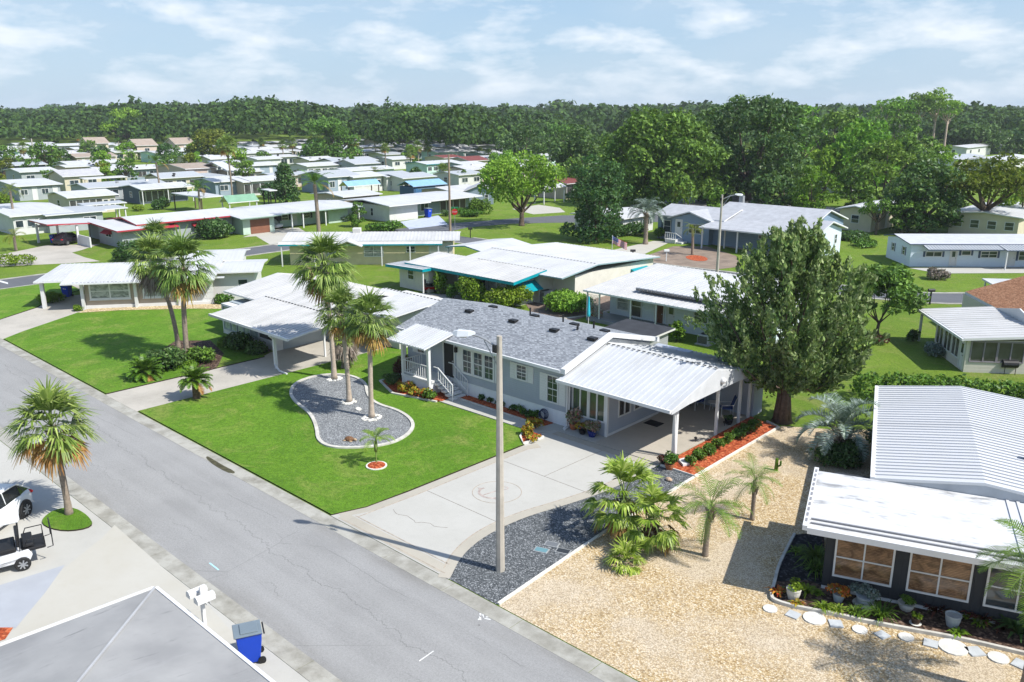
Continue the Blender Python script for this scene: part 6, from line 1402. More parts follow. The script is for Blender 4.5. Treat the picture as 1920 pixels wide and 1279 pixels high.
rt = empty('utility_pole', 'brown utility pole beside the stop sign', 'pole', at(844, 433)); MB().tube([(0, 0, 0), (0, 0, 9.6)], [.17, .11], 8).build('pole', plain('weathered_wood', (.28, .21, .15), .9, .2), rt)
bp = at(853, 430); rt = empty('stop_sign', 'red stop sign with green street name blade on a thin post', 'road sign', bp, YAW)
MB().tube([(0, 0, 0), (0, 0, 2.9)], .035, 6).build('post', GREYM, rt)
m = MB(); oc = [(.40 * math.cos(R(22.5 + 45 * k)), 2.25 + .40 * math.sin(R(22.5 + 45 * k))) for k in range(8)]; m.xf = Matrix(((0, 1, 0, 0), (1, 0, 0, 0), (0, 0, 1, 0), (0, 0, 0, 1)))
m.extr(oc, -.07, -.045, 'x'); pl = m.build('plate', plain('sign_red', (.52, .02, .02), .4), rt)
def text(s, size, loc, rot, mat, parent, ext=.004, name='lettering'):
    cu = bpy.data.curves.new(name, 'FONT'); cu.body = s; cu.size = size; cu.extrude = ext; cu.align_x = 'CENTER'; cu.align_y = 'CENTER'; tmp = bpy.data.objects.new('t', cu); C.objects.link(tmp)
    dg = bpy.context.evaluated_depsgraph_get(); me = bpy.data.meshes.new_from_object(tmp.evaluated_get(dg)); bpy.data.objects.remove(tmp); me.name = name
    me.materials.clear(); me.materials.append(mat); o = bpy.data.objects.new(name, me); C.objects.link(o); o.parent = parent; o.location = loc; o.rotation_euler = rot; return o
text('STOP', .26, (0, -.075, 2.25), (R(90), 0, 0), WHITE, pl)
MB().box(-.5, .5, -.02, .01, 2.72, 2.90).build('street_name_blade', plain('sign_green', (.02, .20, .08), .4), rt)
# mail boxes
bp = at(384, 1172); rt = empty('mailbox', 'white double mailbox on a white cross post by the kerb', 'mailbox', bp, R(0))
m = MB(); m.box(-.05, .05, -.05, .05, 0, 1.25); m.add([(-.05, -.05, 1.25), (.05, -.05, 1.25), (.05, .05, 1.25), (-.05, .05, 1.25), (0, 0, 1.33)], [(0, 1, 4), (1, 2, 4), (2, 3, 4), (3, 0, 4)]); m.box(-.42, .42, -.06, -.052, .88, .94); m.box(-.42, .42, .052, .06, .88, .94)
m.xf = Matrix.Rotation(R(0), 4, 'Z'); m.build('post', WHITE, rt)
for q in (-.38, .10):
    m = MB(); m.extr([(-.26, .95), (.26, .95), (.26, 1.07), (.2, 1.14), (-.2, 1.14), (-.26, 1.07)], q, q + .28, 'x') if False else m.extr([(q, .95), (q + .26, .95), (q + .26, 1.08), (q + .19, 1.16), (q + .07, 1.16), (q, 1.08)], -.30, .26, 'y'); m.build('box', WHITE, rt)
def small_mailbox(p, label, mat, hgt=1.0):
    rt = empty('mailbox', label, 'mailbox', p, R(45)); MB().box(-.05, .05, -.05, .05, 0, hgt).build('post', mat, rt); MB().extr([(-.12, hgt), (.12, hgt), (.12, hgt + .14), (.07, hgt + .22), (-.07, hgt + .22), (-.12, hgt + .14)], -.26, .26, 'x').build('box', mat, rt)
small_mailbox(at(1186, 490), 'black curved mailbox beside the flag pole', BLACK); small_mailbox(at(1249, 490), 'white mailbox at the edge of the sandy bed', WHITE); small_mailbox(at(1743, 571), 'black mailbox on a black post by the far road at the right', BLACK, 1.05); small_mailbox(at(882, 446), 'small mailbox on the corner lawn near the stop sign', BLACK)
# wheelie bins
def bin_(p, rz, label, sc=1):
    rt = empty('recycling_bin', label, 'bin', p, rz); rt.scale = (sc,) * 3; bl = plain('bin_blue', (.008, .05, .42), .4, .1)
    m = MB(); vs = []
    for z, x, y in ((.06, .23, .25), (.75, .29, .33), (.92, .30, .34), (.98, .32, .37)): vs += [(-x, -y, z), (x, -y, z), (x, y, z), (-x, y, z)]
    fs = [(3, 2, 1, 0), (12, 13, 14, 15)]
    for i in range(3):
        for k in range(4): k2 = (k + 1) % 4; fs.append((i * 4 + k, i * 4 + k2, i * 4 + 4 + k2, i * 4 + 4 + k))
    m.add(vs, fs); m.build('body', bl, rt, bevel=.02); lid = plain('bin_lid', (.16, .20, .23), .45)
    m = MB(); m.box(-.34, .34, -.40, .36, .985, 1.03); m.box(-.25, .25, -.22, .26, 1.03, 1.06); m.build('lid', lid, rt, bevel=.015)
    MB().tube([(-.28, .41, .95), (.28, .41, .95)], .022, 6).build('handle', BLACK, rt)
    for q in (-.28, .24): MB().tube([(q, .30, .11), (q + .05, .30, .11)], .11, 12).build('wheel', BLACK, rt)
    m = MB(); m.box(-.12, -.02, -.336, -.325, .72, .80); m.box(.03, .12, -.336, -.325, .70, .78); m.build('emblem', WHITE, rt); return rt
bin_(at(470, 1238), R(-25), 'blue wheeled recycling bin with grey lid by the kerb at the bottom')
bin_(at(127, 557), R(40), 'blue wheeled bin under the beige house carport'); bin_(at(102, 456), R(20), 'blue wheeled bin under the red edged carport'); bin_(at(803, 408), R(90), 'blue wheeled bin in the doorway of the white garage house', 1.3); bin_(at(1490, 465), R(90), 'blue wheeled bin at the blue house wing', 1.2)

# ---------------------------------------------------------------- vehicles
CW = plain('car_white', (.62, .63, .64), .2, .03, spec=.6); CB = plain('car_black', (.018, .016, .022), .15, .1, spec=.7); CG = glass('car_glass', (.01, .012, .014)); TYRE = plain('tyre', (.02, .02, .02), .8); RIM = plain('rim', (.45, .46, .47), .3, .1, metal=.7); LAMPR = plain('lamp_red', (.45, .01, .01), .25); LAMPW = plain('lamp_clear', (.6, .6, .62), .15)
def loft(m, secs, ring, caps=True, mis=None):
    vs = []; k = len(ring(*secs[0][1:]))
    for s_ in secs: vs += [(s_[0], y, z) for y, z in ring(*s_[1:])]
    fs = []; mi = []
    for i in range(len(secs) - 1):
        for j in range(k): j2 = (j + 1) % k; fs.append((i * k + j, i * k + j2, (i + 1) * k + j2, (i + 1) * k + j)); mi.append(mis[j] if mis else 0)
    o = len(m.f); m.add(vs, fs + [tuple(range(k - 1, -1, -1)), tuple(range((len(secs) - 1) * k, len(secs) * k))])
    for i, q in enumerate(mi): m.m[o + i] = q
def wheel(rt, x, y, r=.33, w=.22):
    o = MB().tube([(x, y - w / 2, r), (x, y - w / 2 + .03, r), (x, y + w / 2 - .03, r), (x, y + w / 2, r)], [r * .9, r, r, r * .9], 18).build('wheel', TYRE, rt, smooth=False)
    s = 1 if y > 0 else -1
    g = MB(); yy = y + s * (w / 2 + .006)
    for k in range(7): a = k * 2 * math.pi / 7; g.tube([(x, yy, r), (x + r * .62 * math.cos(a), yy, r + r * .62 * math.sin(a))], .03, 4)
    g.tube([(x, yy - s * .02, r), (x, yy, r)], [r * .16, r * .16], 8); g.build('rim', RIM, o)
def car(p, rz, paint, label, sc=1, cat='car'):
    rt = empty('parked_car', label, cat, p, rz); rt.scale = (sc,) * 3
    m = MB(); loft(m, [(-2.12, .60, .38, .78), (-2.02, .76, .26, .93), (-1.5, .87, .2, 1.0), (-.5, .89, .18, .98), (.6, .89, .18, .95), (1.3, .87, .2, .90), (1.85, .80, .22, .76), (2.1, .62, .34, .60)],
                   lambda w, a, b: [(w * .92, a), (w, a + .12), (w, a + (b - a) * .72), (w * .88, b), (w * .4, b + .03), (-w * .4, b + .03), (-w * .88, b), (-w, a + (b - a) * .72), (-w, a + .12), (-w * .92, a)])
    b = m.build('body', paint, rt, smooth=True); s_ = b.modifiers.new('s', 'SUBSURF'); s_.levels = s_.render_levels = 2
    m = MB(); ring = lambda w, a, b: [(w, a), (w * .82, b - .04), (w * .7, b), (-w * .7, b), (-w * .82, b - .04), (-w, a)]
    loft(m, [(-1.98, .60, .92, .96), (-1.35, .74, .92, 1.40), (-.4, .77, .92, 1.50), (.25, .76, .92, 1.46), (1.25, .68, .86, .90)], ring, mis=[0, 1, 1, 1, 0, 0]); g = m.build('window', [CG, paint], rt, smooth=False); 
    m = MB()
    for s in (1, -1):
        for x0, z0, x1, z1 in ((.18, 1.46, .95, .95), (-.45, 1.46, -.45, .97), (-1.35, 1.40, -1.9, .98), (-1.35, 1.42, .22, 1.47)):
            y0 = s * .63 if z0 > 1.3 else s * .7; m.tube([(x0, s * .635, z0), (x1, s * (.635 if z1 > 1.2 else .74), z1)], .028, 4)
    m.build('pillar', paint, rt)
    for x in (-1.32, 1.32):
        for y in (-.80, .80): wheel(rt, x, y)
        for s in (1, -1):
            m = MB(); m.tube([(x, s * .84, .34), (x, s * .885, .34)], [.40, .395], 20); m.build('wheel_arch', BLACK, rt)
    for s in (1, -1):
        MB().blob((-2.0, s * .62, .80), (.10, .17, .08)).build('tail_lamp', LAMPR, rt); MB().blob((1.93, s * .60, .62), (.12, .18, .07)).build('headlight', LAMPW, rt); MB().blob((.62, s * .95, 1.0), (.09, .10, .06)).build('mirror', paint, rt)
    return rt
car((-33.3, 7.2, 0), R(-53), CW, 'white rounded car parked at the left edge of the forecourt', .95)
car(at(128, 457), R(125), CB, 'dark shiny hatchback under the red edged carport', .9); car(at(508, 428), R(12), CW, 'white car inside the carport of the green house', .85)
car(at(612, 416), R(15), plain('car_silver', (.4, .41, .42), .25, metal=.4), 'silver car in the shade at the end of the green house', .8)
# golf carts
def golf_cart(p, rz, body, label, roof=True, sc=1):
    rt = empty('golf_cart', label, 'golf cart', p, rz); rt.scale = (sc,) * 3
    m = MB(); m.extr([(-.95, .30), (1.25, .28), (1.35, .50), (1.15, .80), (.82, .88), (.70, .36), (-.05, .36), (-.10, .66), (-.95, .72), (-1.05, .5)], -.55, .55, 'y'); m.build('body', body, rt, bevel=.04)
    MB().box(-.60, -.05, -.50, .50, .70, .86).build('seat', BLACK, rt, bevel=.04); MB().box(-.72, -.62, -.50, .50, .84, 1.25).build('backrest', BLACK, rt, bevel=.04)
    MB().box(-1.45, -.74, -.50, .50, .62, .74).build('rear_deck', BLACK, rt, bevel=.03); MB().box(-1.12, -.80, -.48, .48, .78, .90).build('rear_seat', BLACK, rt, bevel=.03)
    for x in (-.72, .85):
        for y in (-.52, .52): wheel(rt, x, y, .25, .18)
    m = MB()
    for y in (-.48, .48): m.tube([(-1.45, y, .65), (-1.45, y, 1.05), (-.95, y, 1.05), (-.85, y, .8)], .022, 5); m.tube([(-1.5, y, .6), (-1.68, y, .62), (-1.68, y, 1.25)], .02, 5)
    m.tube([(-1.68, -.48, 1.25), (-1.68, .48, 1.25)], .02, 5); m.build('rail', BLACK, rt)
    MB().tube([(.72, -.2, .85), (.45, -.2, 1.1)], .02, 5).build('steering_column', BLACK, rt)
    m = MB(); m.tube([(.45 + .1 * math.cos(a) * .6, -.2 + .19 * math.sin(a), 1.1 + .17 * math.cos(a)) for a in np.linspace(0, 6.28, 15)], .018, 5); m.build('steering_wheel', plain('tan_leather', (.5, .36, .2)), rt)
    MB().box(-1.18, -1.12, -.3, .3, .55, .64).build('tail_lamp', LAMPR, rt)
    if roof:
        for x, xt in ((-.70, -.75), (.95, .60)):
            for y in (-.5, .5): MB().tube([(x, y, .7), (xt, y, 1.78)], .02, 5).build('roof_post', BLACK, rt)
        MB().prism([(-.78, -.58), (.9, -.58), (1.0, -.4), (1.0, .4), (.9, .58), (-.78, .58), (-.84, .4), (-.84, -.4)], 1.78, 1.86).build('roof', CW, rt, bevel=.03)
        MB().box(.80, .82, -.48, .48, .95, 1.7).build('windscreen', CG, rt)
    return rt
golf_cart((-29.95, 6.7, 0), R(-104), CW, 'white golf cart with black seats parked at the left edge', True, 1.0)
golf_cart(at(802, 545), R(150), plain('cart_red', (.45, .015, .02), .3), 'red golf cart parked under the teal edged carport', False, .9)

# ---------------------------------------------------------------- flag, umbrella, machines
rt = empty('flag_pole', 'white flag pole with striped flag on the far lawn', 'flag pole', at(1147, 488)); MB().tube([(0, 0, 0), (0, 0, 2.6)], .03, 6).build('pole', WHITE, rt)
m = MB(); nx, nz = 12, 13; vs = []
d_ = Vector((.62, .35, 0)).normalized()
for j in range(nz + 1):
    for i in range(nx + 1):
        s = i / nx * 1.5; p = d_ * s + Vector((-d_.y, d_.x, 0)) * .07 * math.sin(i * 1.1) + Vector((0, 0, 2.5 - j / nz * .75 - s * .42)); vs.append(tuple(p))
fs = []; mi = []
for j in range(nz):
    for i in range(nx): k = j * (nx + 1) + i; fs.append((k, k + 1, k + nx + 2, k + nx + 1)); mi.append(2 if (i < 5 and j < 7) else j % 2)
m.add(vs, fs); m.m = mi; fl = m.build('flag', [plain('flag_red', (.45, .02, .03)), WHITE, plain('flag_blue', (.03, .06, .25))], rt)
fl.modifiers.new('s', 'SOLIDIFY').thickness = .012
m = MB()
for a in range(4):
    for b in range(5): c = d_ * (.07 + b * .12) + Vector((0, 0, 2.44 - a * .1 - (.07 + b * .12) * .42)) + Vector((d_.y, -d_.x, 0)) * (.05 - .07 * math.sin((.07 + b * .12) / 1.5 * nx * 1.1)); m.blob(tuple(c), .022, 5, 3)
m.build('star', WHITE, fl)
rt = empty('patio_umbrella', 'closed turquoise patio umbrella behind the grey shingle roof', 'umbrella', at(1103, 612)); TQ = plain('turquoise_cloth', (.03, .42, .55), .7); MB().tube([(0, 0, 0), (0, 0, 2.3)], .025, 6).build('pole', WHITE, rt); MB().lathe([(.10, .75), (.13, .9), (.09, 1.5), (.04, 2.15), (.01, 2.25)], n=10).build('canopy', TQ, rt)
def ac(p, rz, label, sz=.45, hh=.75):
    rt = empty('air_conditioner', label, 'air conditioner', p, rz); MB().box(-sz, sz, -sz, sz, .06, hh).build('case', plain('ac_grey', (.36, .37, .38), .5), rt, bevel=.03); m = MB()
    for k in range(8): m.box(-sz * .86, sz * .86, -sz - .012, -sz - .002, .12 + k * (hh - .2) / 8, .16 + k * (hh - .2) / 8)
    m.build('grille', BLACK, rt); MB().tube([(0, 0, hh), (0, 0, hh + .02)], sz * .75, 14).build('fan_guard', BLACK, rt); MB().box(-sz - .1, sz + .1, -sz - .1, sz + .1, 0, .06).build('pad', CPALE, rt)
ac(at(1020, 566), 0, 'grey air conditioner beside the teal edged sunroom', .55, 1.0); ac(at(431, 556), R(45), 'grey air conditioner behind the small round shrub'); ac(at(1322, 645), 0, 'air conditioner against the clapboard wall', .4, .7)

# ---------------------------------------------------------------- things round the main house
def garden_chair(p, rz, label):
    rt = empty('garden_chair', label, 'chair', p, rz, 'blue chairs under the carport'); BLU2 = plain('blue_sling', (.02, .06, .22), .7)
    m = MB(); m.xf = Matrix.Rotation(0, 4, 'X'); m.box(-.27, .27, -.26, .26, .40, .43); m.build('seat', BLU2, rt)
    MB().add([(-.27, .26, .42), (.27, .26, .42), (.27, .45, 1.0), (-.27, .45, 1.0), (-.27, .29, .42), (.27, .29, .42), (.27, .48, 1.0), (-.27, .48, 1.0)], [(0, 1, 2, 3), (7, 6, 5, 4), (0, 4, 5, 1), (1, 5, 6, 2), (2, 6, 7, 3), (3, 7, 4, 0)]).build('backrest', BLU2, rt)
    for x in (-.30, .30):
        for y in (-.27, .30): MB().tube([(x, y, 0), (x, y, .6)], .018, 5).build('leg', WHITE, rt)
        MB().tube([(x, -.27, .6), (x, .33, .62), (x, .47, 1.02)], .02, 5).build('armrest', WHITE, rt)
garden_chair((-21.0, 36.6, .05), R(-25), 'blue sling chair with white frame, left of the small table'); garden_chair((-19.35, 36.7, .05), R(-50), 'blue sling chair with white frame, right of the small table')
rt = empty('side_table', 'small white table with dark planter between the blue chairs', 'table', (-20.2, 36.9, .05)); MB().tube([(0, 0, .42), (0, 0, .45)], .28, 14).build('top', WHITE, rt)
for k in range(3): a = k * 2.1; MB().tube([(.2 * math.cos(a), .2 * math.sin(a), 0), (.12 * math.cos(a), .12 * math.sin(a), .42)], .015, 5).build('leg', WHITE, rt)
rt = empty('ceiling_fan', 'dark ceiling fan under the carport roof', 'fan', (-19.6, 36.0, 2.75)); MB().tube([(0, 0, .1), (0, 0, -.25)], .03, 6).build('rod', BLACK, rt); MB().tube([(0, 0, -.25), (0, 0, -.38)], .12, 10).build('motor', BLACK, rt)
for k in range(5): m = MB(); m.xf = Matrix.Rotation(k * 1.2566, 4, 'Z'); m.box(.1, .62, -.06, .06, -.33, -.31); m.build('blade', BLACK, rt)
o = MB().box(-21.75, -20.95, 32.9, 33.55, .052, .07).build('doormat', plain('mat_black', (.02, .02, .022), .95, .3, 8)); tag(o, 'black doormat on the carport floor by the sunroom door', 'doormat')
rt = empty('hose_reel', 'coil of dark garden hose leaning on the white skirting', 'hose', (-25.5, 29.75, .45)); m = MB()
for k in range(4): m.tube([(.26 * math.cos(a) * (1 - .08 * k), -.06 * k, .26 * math.sin(a) * (1 - .08 * k)) for a in np.linspace(0, 6.28, 17)], .022, 5)
m.build('hose', plain('hose_blue', (.02, .035, .08), .5), rt); MB().tube([(0, .04, -.4), (0, .04, .1)], .02, 5).build('stand', BLACK, rt)
for p, c, rr_ in ((at(627, 713), .42, 0), (at(655, 756), .42, 0), (at(697, 786), .48, 0)):
    m = MB(); rs = random.Random(int(p.x * 10)); k = 0
    for k in range(46): a = rs.uniform(0, 6.28); q = c * (.45 + .55 * rs.random() ** .5); m.blob((p.x + q * math.cos(a), p.y + q * math.sin(a), .09), (rs.uniform(.05, .10), rs.uniform(.05, .10), .05), 6, 4)
    lb = {627: 'left', 655: 'middle', 697: 'right'}
    o = m.build('white_stones', WSTONE); tag(o, 'ring of white stones round the ' + ('left' if p.x < -38 else 'middle' if p.x < -34 else 'right') + ' island palm', 'stones', None, 'stuff')
o = MB().prism(smooth([(p[0], p[1]) for p in px((665, 769), (672, 766), (680, 770), (672, 774))], 2), .07, .11).build('stepping_stone', WSTONE); tag(o, 'single pale stone lying in the grey gravel island', 'stone')
rt = empty('turtle_figure', 'brown turtle figure resting in the grey gravel island', 'garden figure', (*at(655, 828)[:2], .07), .4); MB().blob((0, 0, .06), (.24, .18, .13), 12, 8).build('shell', plain('shell_brown', (.16, .08, .035), .6, .6, 14), rt)
TN = plain('turtle_skin', (.42, .30, .18), .7); MB().blob((.32, 0, .07), (.09, .06, .06), 8, 6).build('head', TN, rt)
for x, y in ((.17, .17), (.17, -.17), (-.17, .16), (-.17, -.16)): MB().blob((x, y, .03), (.09, .05, .03), 8, 5).build('leg', TN, rt)
p = at(706, 876); m = MB(); m.lathe([(.46, .06), (.46, .10), (.40, .10)], (p.x, p.y, 0), 26); o = m.build('mulch_ring', WSTONE); tag(o, 'white edged ring of red mulch round the thin young palm', 'mulch ring'); g = MB().lathe([(.40, .07), (.38, .115), (.15, .14)], (p.x, p.y, 0), 24).build('mulch', MULCH, o)
for (x, y, c_), lb in zip(((1015, 1033, (.12, .24, .27)), (1035, 1022, (.14, .15, .16)), (1056, 1035, (.03, .035, .04))), ('teal utility lid in the dark gravel', 'grey utility lid in the dark gravel', 'black utility lid in the dark gravel')):
    p = at(x, y); r_ = empty('utility_box', lb, 'utility box', (p.x, p.y, 0), .35); MB().box(-.26, .26, -.17, .17, 0, .045).build('frame', plain('lid_frame', (.3, .31, .31)), r_); MB().box(-.22, .22, -.13, .13, .045, .055).build('lid', plain('lid' + lb[:4], c_, .6), r_)
m = MB(); ln = [tuple(at(*q)[:2]) for q in ((393, 1056), (410, 1069))]; band(m, ln, .05, 0, .0125); struct('paint_mark', m, plain('blue_mark', (.35, .62, .72), .8))
m = MB(); ln = [tuple(at(*q)[:2]) for q in ((786, 1240), (813, 1221))]; band(m, ln, .035, 0, .0127); rs = random.Random(8)
for k in range(9): p = at(895 + rs.uniform(0, 26), 1154 + rs.uniform(0, 9)); band(m, [(p.x, p.y), (p.x + rs.uniform(-.2, .2), p.y + rs.uniform(.05, .12))], rs.uniform(.02, .06), 0, .0121 + k * .0003)
struct('paint_mark', m, plain('white_mark', (.6, .6, .58), .8))
m = MB(); m.prism(smooth(px((388, 855), (400, 862), (420, 874), (440, 884), (440, 889), (425, 886), (400, 872), (386, 860)), 1), 0, .0165); o = struct('damp_patch', m, plain('moss_dark', (.07, .065, .035), .9, .5, 5))
# stepping stones along the planting bed
SS = [(1444, 1143, 0, .22), (1487, 1154, 1, .26), (1527, 1161, 0, .34), (1567, 1171, 1, .27), (1612, 1182, 0, .22), (1654, 1192, 1, .24), (1699, 1196, 0, .22), (1745, 1208, 1, .27), (1787, 1215, 0, .40), (1828, 1223, 1, .3), (1872, 1235, 0, .28), (1915, 1248, 1, .3)]
wd = ['first', 'second', 'third', 'fourth', 'fifth', 'sixth', 'seventh', 'eighth', 'ninth', 'tenth', 'eleventh', 'twelfth']
for i, (x, y, sq, r_) in enumerate(SS):
    p = at(x, y); m = MB(); n = 4 if sq else 14; a0 = .5 + i * .3
    m.prism([(p.x + r_ * math.cos(a0 + 2 * math.pi * k / n), p.y + r_ * math.sin(a0 + 2 * math.pi * k / n)) for k in range(n)], 0, .05); o = m.build('stepping_stone', plain('step_grey', (.42, .44, .45), .85, .15, 4) if sq else plain('step_pale', (.58, .57, .53), .85, .15, 4)); tag(o, ('square grey' if sq else 'round pale') + ' stepping stone, %s from the left beside the planting bed' % wd[i], 'stepping stone', 'stepping stones beside the planting bed')

# ---------------------------------------------------------------- small plants
def shrub_mesh(seed, r, hgt, size, kind, nb=9, dens=.85, flat=.85):
    rng = np.random.default_rng(seed); bl = [(rng.normal() * r * .38, rng.normal() * r * .38, hgt * rng.uniform(.3, .68), r * .58, r * .58, hgt * .38) for _ in range(nb)]; V, F_ = blobleaves(bl, dens, size, rng, .3, .9); V[:, 2] = np.maximum(V[:, 2], 0.01); return npmesh('foliage', V, F_, [FOL[kind]])
def stems(r, hgt, seed=0, n=6):
    rs = random.Random(seed); m = MB()
    for k in range(n): a = rs.uniform(0, 6.28); q = r * .5 * rs.random(); m.tube([(0, 0, 0), (q * .5 * math.cos(a), q * .5 * math.sin(a), hgt * .4), (q * math.cos(a), q * math.sin(a), hgt * .75)], [.03, .02, .01], 4, False)
    return m.build('stem', BARK)
def shrub(px_, py_, r, hgt, kind, label, size=.09, name='shrub', cat='shrub', nb=9, dens=.85, z=0, group=None):
    p = at(px_, py_); p.z = z; return plant(name, label, cat, p, [('foliage', shrub_mesh(int(px_ * 7 + py_), r, hgt, size, kind, nb, dens)), ('stem', stems(r, hgt, int(px_)))], group=group)
ctr = [(535, 930), (598, 893), (672, 850), (745, 805), (825, 765), (888, 728), (957, 692), (1015, 655)]
sb = None; od = ['nearest', 'second nearest', 'third nearest', 'fourth nearest', 'fifth nearest', 'sixth nearest', 'seventh nearest', 'farthest']
for i, (x, y) in enumerate(ctr):
    sb = shrub(1160 + x / 3.996, 640 + y / 3.996, .27 + .03 * (i % 3), .42 + .05 * (i % 2), 'bush', 'low green shrub in the red mulch row, %s to the street' % od[i], .05, group='row of green shrubs in the red mulch bed', z=.06)
for i, (x, y, k) in enumerate(((886, 742, 'bush'), (903, 752, 'dark'), (920, 757, 'dark'), (940, 765, 'dark'), (962, 772, 'dark'), (978, 778, 'bush'), (990, 782, 'dark'), (1003, 786, 'bush'))):
    shrub(x, y, .26, .34 + .12 * (k == 'bush'), k, 'small plant in the foundation bed, %s from the porch steps' % wd[i], .055, 'small_plant', 'plant', 5, .8, .07, 'plants of the foundation bed')
shrub(752, 712, .55, 1.35, 'plum', 'dark red leaved shrub at the left corner of the porch', .07, nb=10, z=.08)
shrub(735, 722, .5, .6, 'dark', 'dark low shrub behind the red leaved shrub', .06, z=.08)
for i, (x, y) in enumerate(((755, 737), (768, 735), (781, 744), (795, 748), (806, 752))): shrub(x, y, .36, .55, 'croton' if i < 4 else 'bush', ['yellow and red croton, leftmost in the porch bed', 'tall yellow croton in the porch bed', 'yellow and red croton in the middle of the porch bed', 'yellow croton below the porch post', 'green shrub at the foot of the porch post'][i], .075, 'croton', 'shrub', 6, .7, .08)
for i, (x, y) in enumerate(((989, 818), (1004, 806), (995, 828))): shrub(x, y, .32, .6 if i < 2 else .3, 'croton', ['red croton in the triangular driveway bed', 'green and yellow croton in the triangular driveway bed', 'low yellow croton at the tip of the triangular bed'][i], .075, 'croton', 'shrub', 6, .7, .08)
def pot(px_, py_, r, hgt, col, kind, pr, ph, label, size=.06, z=0, saucer=False, rim=True):
    p = at(px_, py_); p.z = z; rt = empty('flower_pot', label, 'potted plant', p); MB().lathe([(r * .72, 0), (r * .95, hgt * .5), (r, hgt * .9), (r * 1.06, hgt * .92), (r * 1.06, hgt), (r * .9, hgt), (r * .85, hgt * .9)], n=18).build('pot', col, rt, smooth=False)
    if kind: link('foliage', shrub_mesh(int(px_ + py_), pr, ph, size, kind, 6, .75), rt, (0, 0, hgt * .85))
    if saucer: MB().lathe([(r * 1.1, 0), (r * 1.35, .04)], n=16).build('saucer', WSTONE, rt)
    return rt
BP = plain('pot_blue', (.01, .02, .14), .2, spec=.7); GP = plain('pot_grey', (.36, .39, .40), .5, .2, 4); WP = plain('pot_white', (.55, .53, .47), .6, .15, 4)
pot(1075, 806, .2, .28, TERRA, 'flower', .48, .85, 'large pot of pink and red flowers at the sunroom corner', .075, .05); pot(1092, 815, .18, .22, BLACK, 'croton', .32, .5, 'small pot of dark red foliage between the two big pots', .06, .05); pot(1110, 820, .22, .32, BP, 'flower', .42, .55, 'dark blue glazed pot with pale flowers by the sunroom', .06, .05)
pot(1255, 880, .2, .25, TERRA, 'bush', .35, .5, 'terracotta pot with green plant at the carport post', .06, .02); pot(1243, 872, .13, .18, BLACK, 'plum', .22, .3, 'small black pot behind the terracotta pot', .05, .02); pot(1366, 797, .2, .28, BLACK, 'dark', .2, .22, 'black pot inside the carport near the blue chair', .05, .05)
def zp(x, y): return (1400 + x / 3.692, 960 + y / 3.692)
for i, (x, y, r, hh, col, k, pr, ph, lb, sc_) in enumerate(((320, 605, .22, .34, WP, 'lime', .26, .3, 'cream pot with green fern at the left end of the planting bed', 0), (632, 625, .18, .28, GP, 'orange', .30, .3, 'grey pot with bright orange bromeliad below the first window', 0), (815, 650, .27, .32, GP, 'blue', .34, .38, 'wide grey pot with blue green succulent and orange flowers', 1),
    (1100, 680, .24, .22, WP, 'bush', .24, .3, 'round beige pot with small green plant between the windows', 0), (1165, 785, .13, .22, plain('pot_brown', (.05, .03, .02), .5), 'lime', .16, .16, 'small brown pot on a white saucer', 1), (1420, 795, .22, .38, GP, None, 0, 0, 'tall empty pale grey cylinder pot', 0))):
    pot(*zp(x, y), r, hh, col, k, pr, ph, lb, .05, .05, bool(sc_))
def tuft(px_, py_, r, hgt, kind, label, n=60, w=.016, z=.05, name='grass_tuft', cat='plant', group=None):
    rng = np.random.default_rng(int(px_ * 3 + py_)); V = []; F_ = []
    for k in range(n):
        a = rng.uniform(0, 6.28); el = rng.uniform(.5, 1.5); L = hgt * rng.uniform(.7, 1.2) / math.sin(max(.6, el)) * .8; d = np.array([math.cos(a) * math.cos(el), math.sin(a) * math.cos(el), math.sin(el)]); s = np.array([-math.sin(a), math.cos(a), 0]) * w; o = np.array([math.cos(a), math.sin(a), 0]) * r * .15
        p1 = o + d * L * .6; p2 = p1 + (d + np.array([0, 0, -.9])) * L * .4; i = len(V); V += [o - s, o + s, p1 + s, p1 - s, p2 + s * .2, p2 - s * .2]; F_ += [(i, i + 1, i + 2, i + 3), (i + 3, i + 2, i + 4, i + 5)]
    p = at(px_, py_); o = link(name, npmesh(name, V, F_, [FOL[kind]]), None, (p.x, p.y, z)); tag(o, label, cat, group); return o
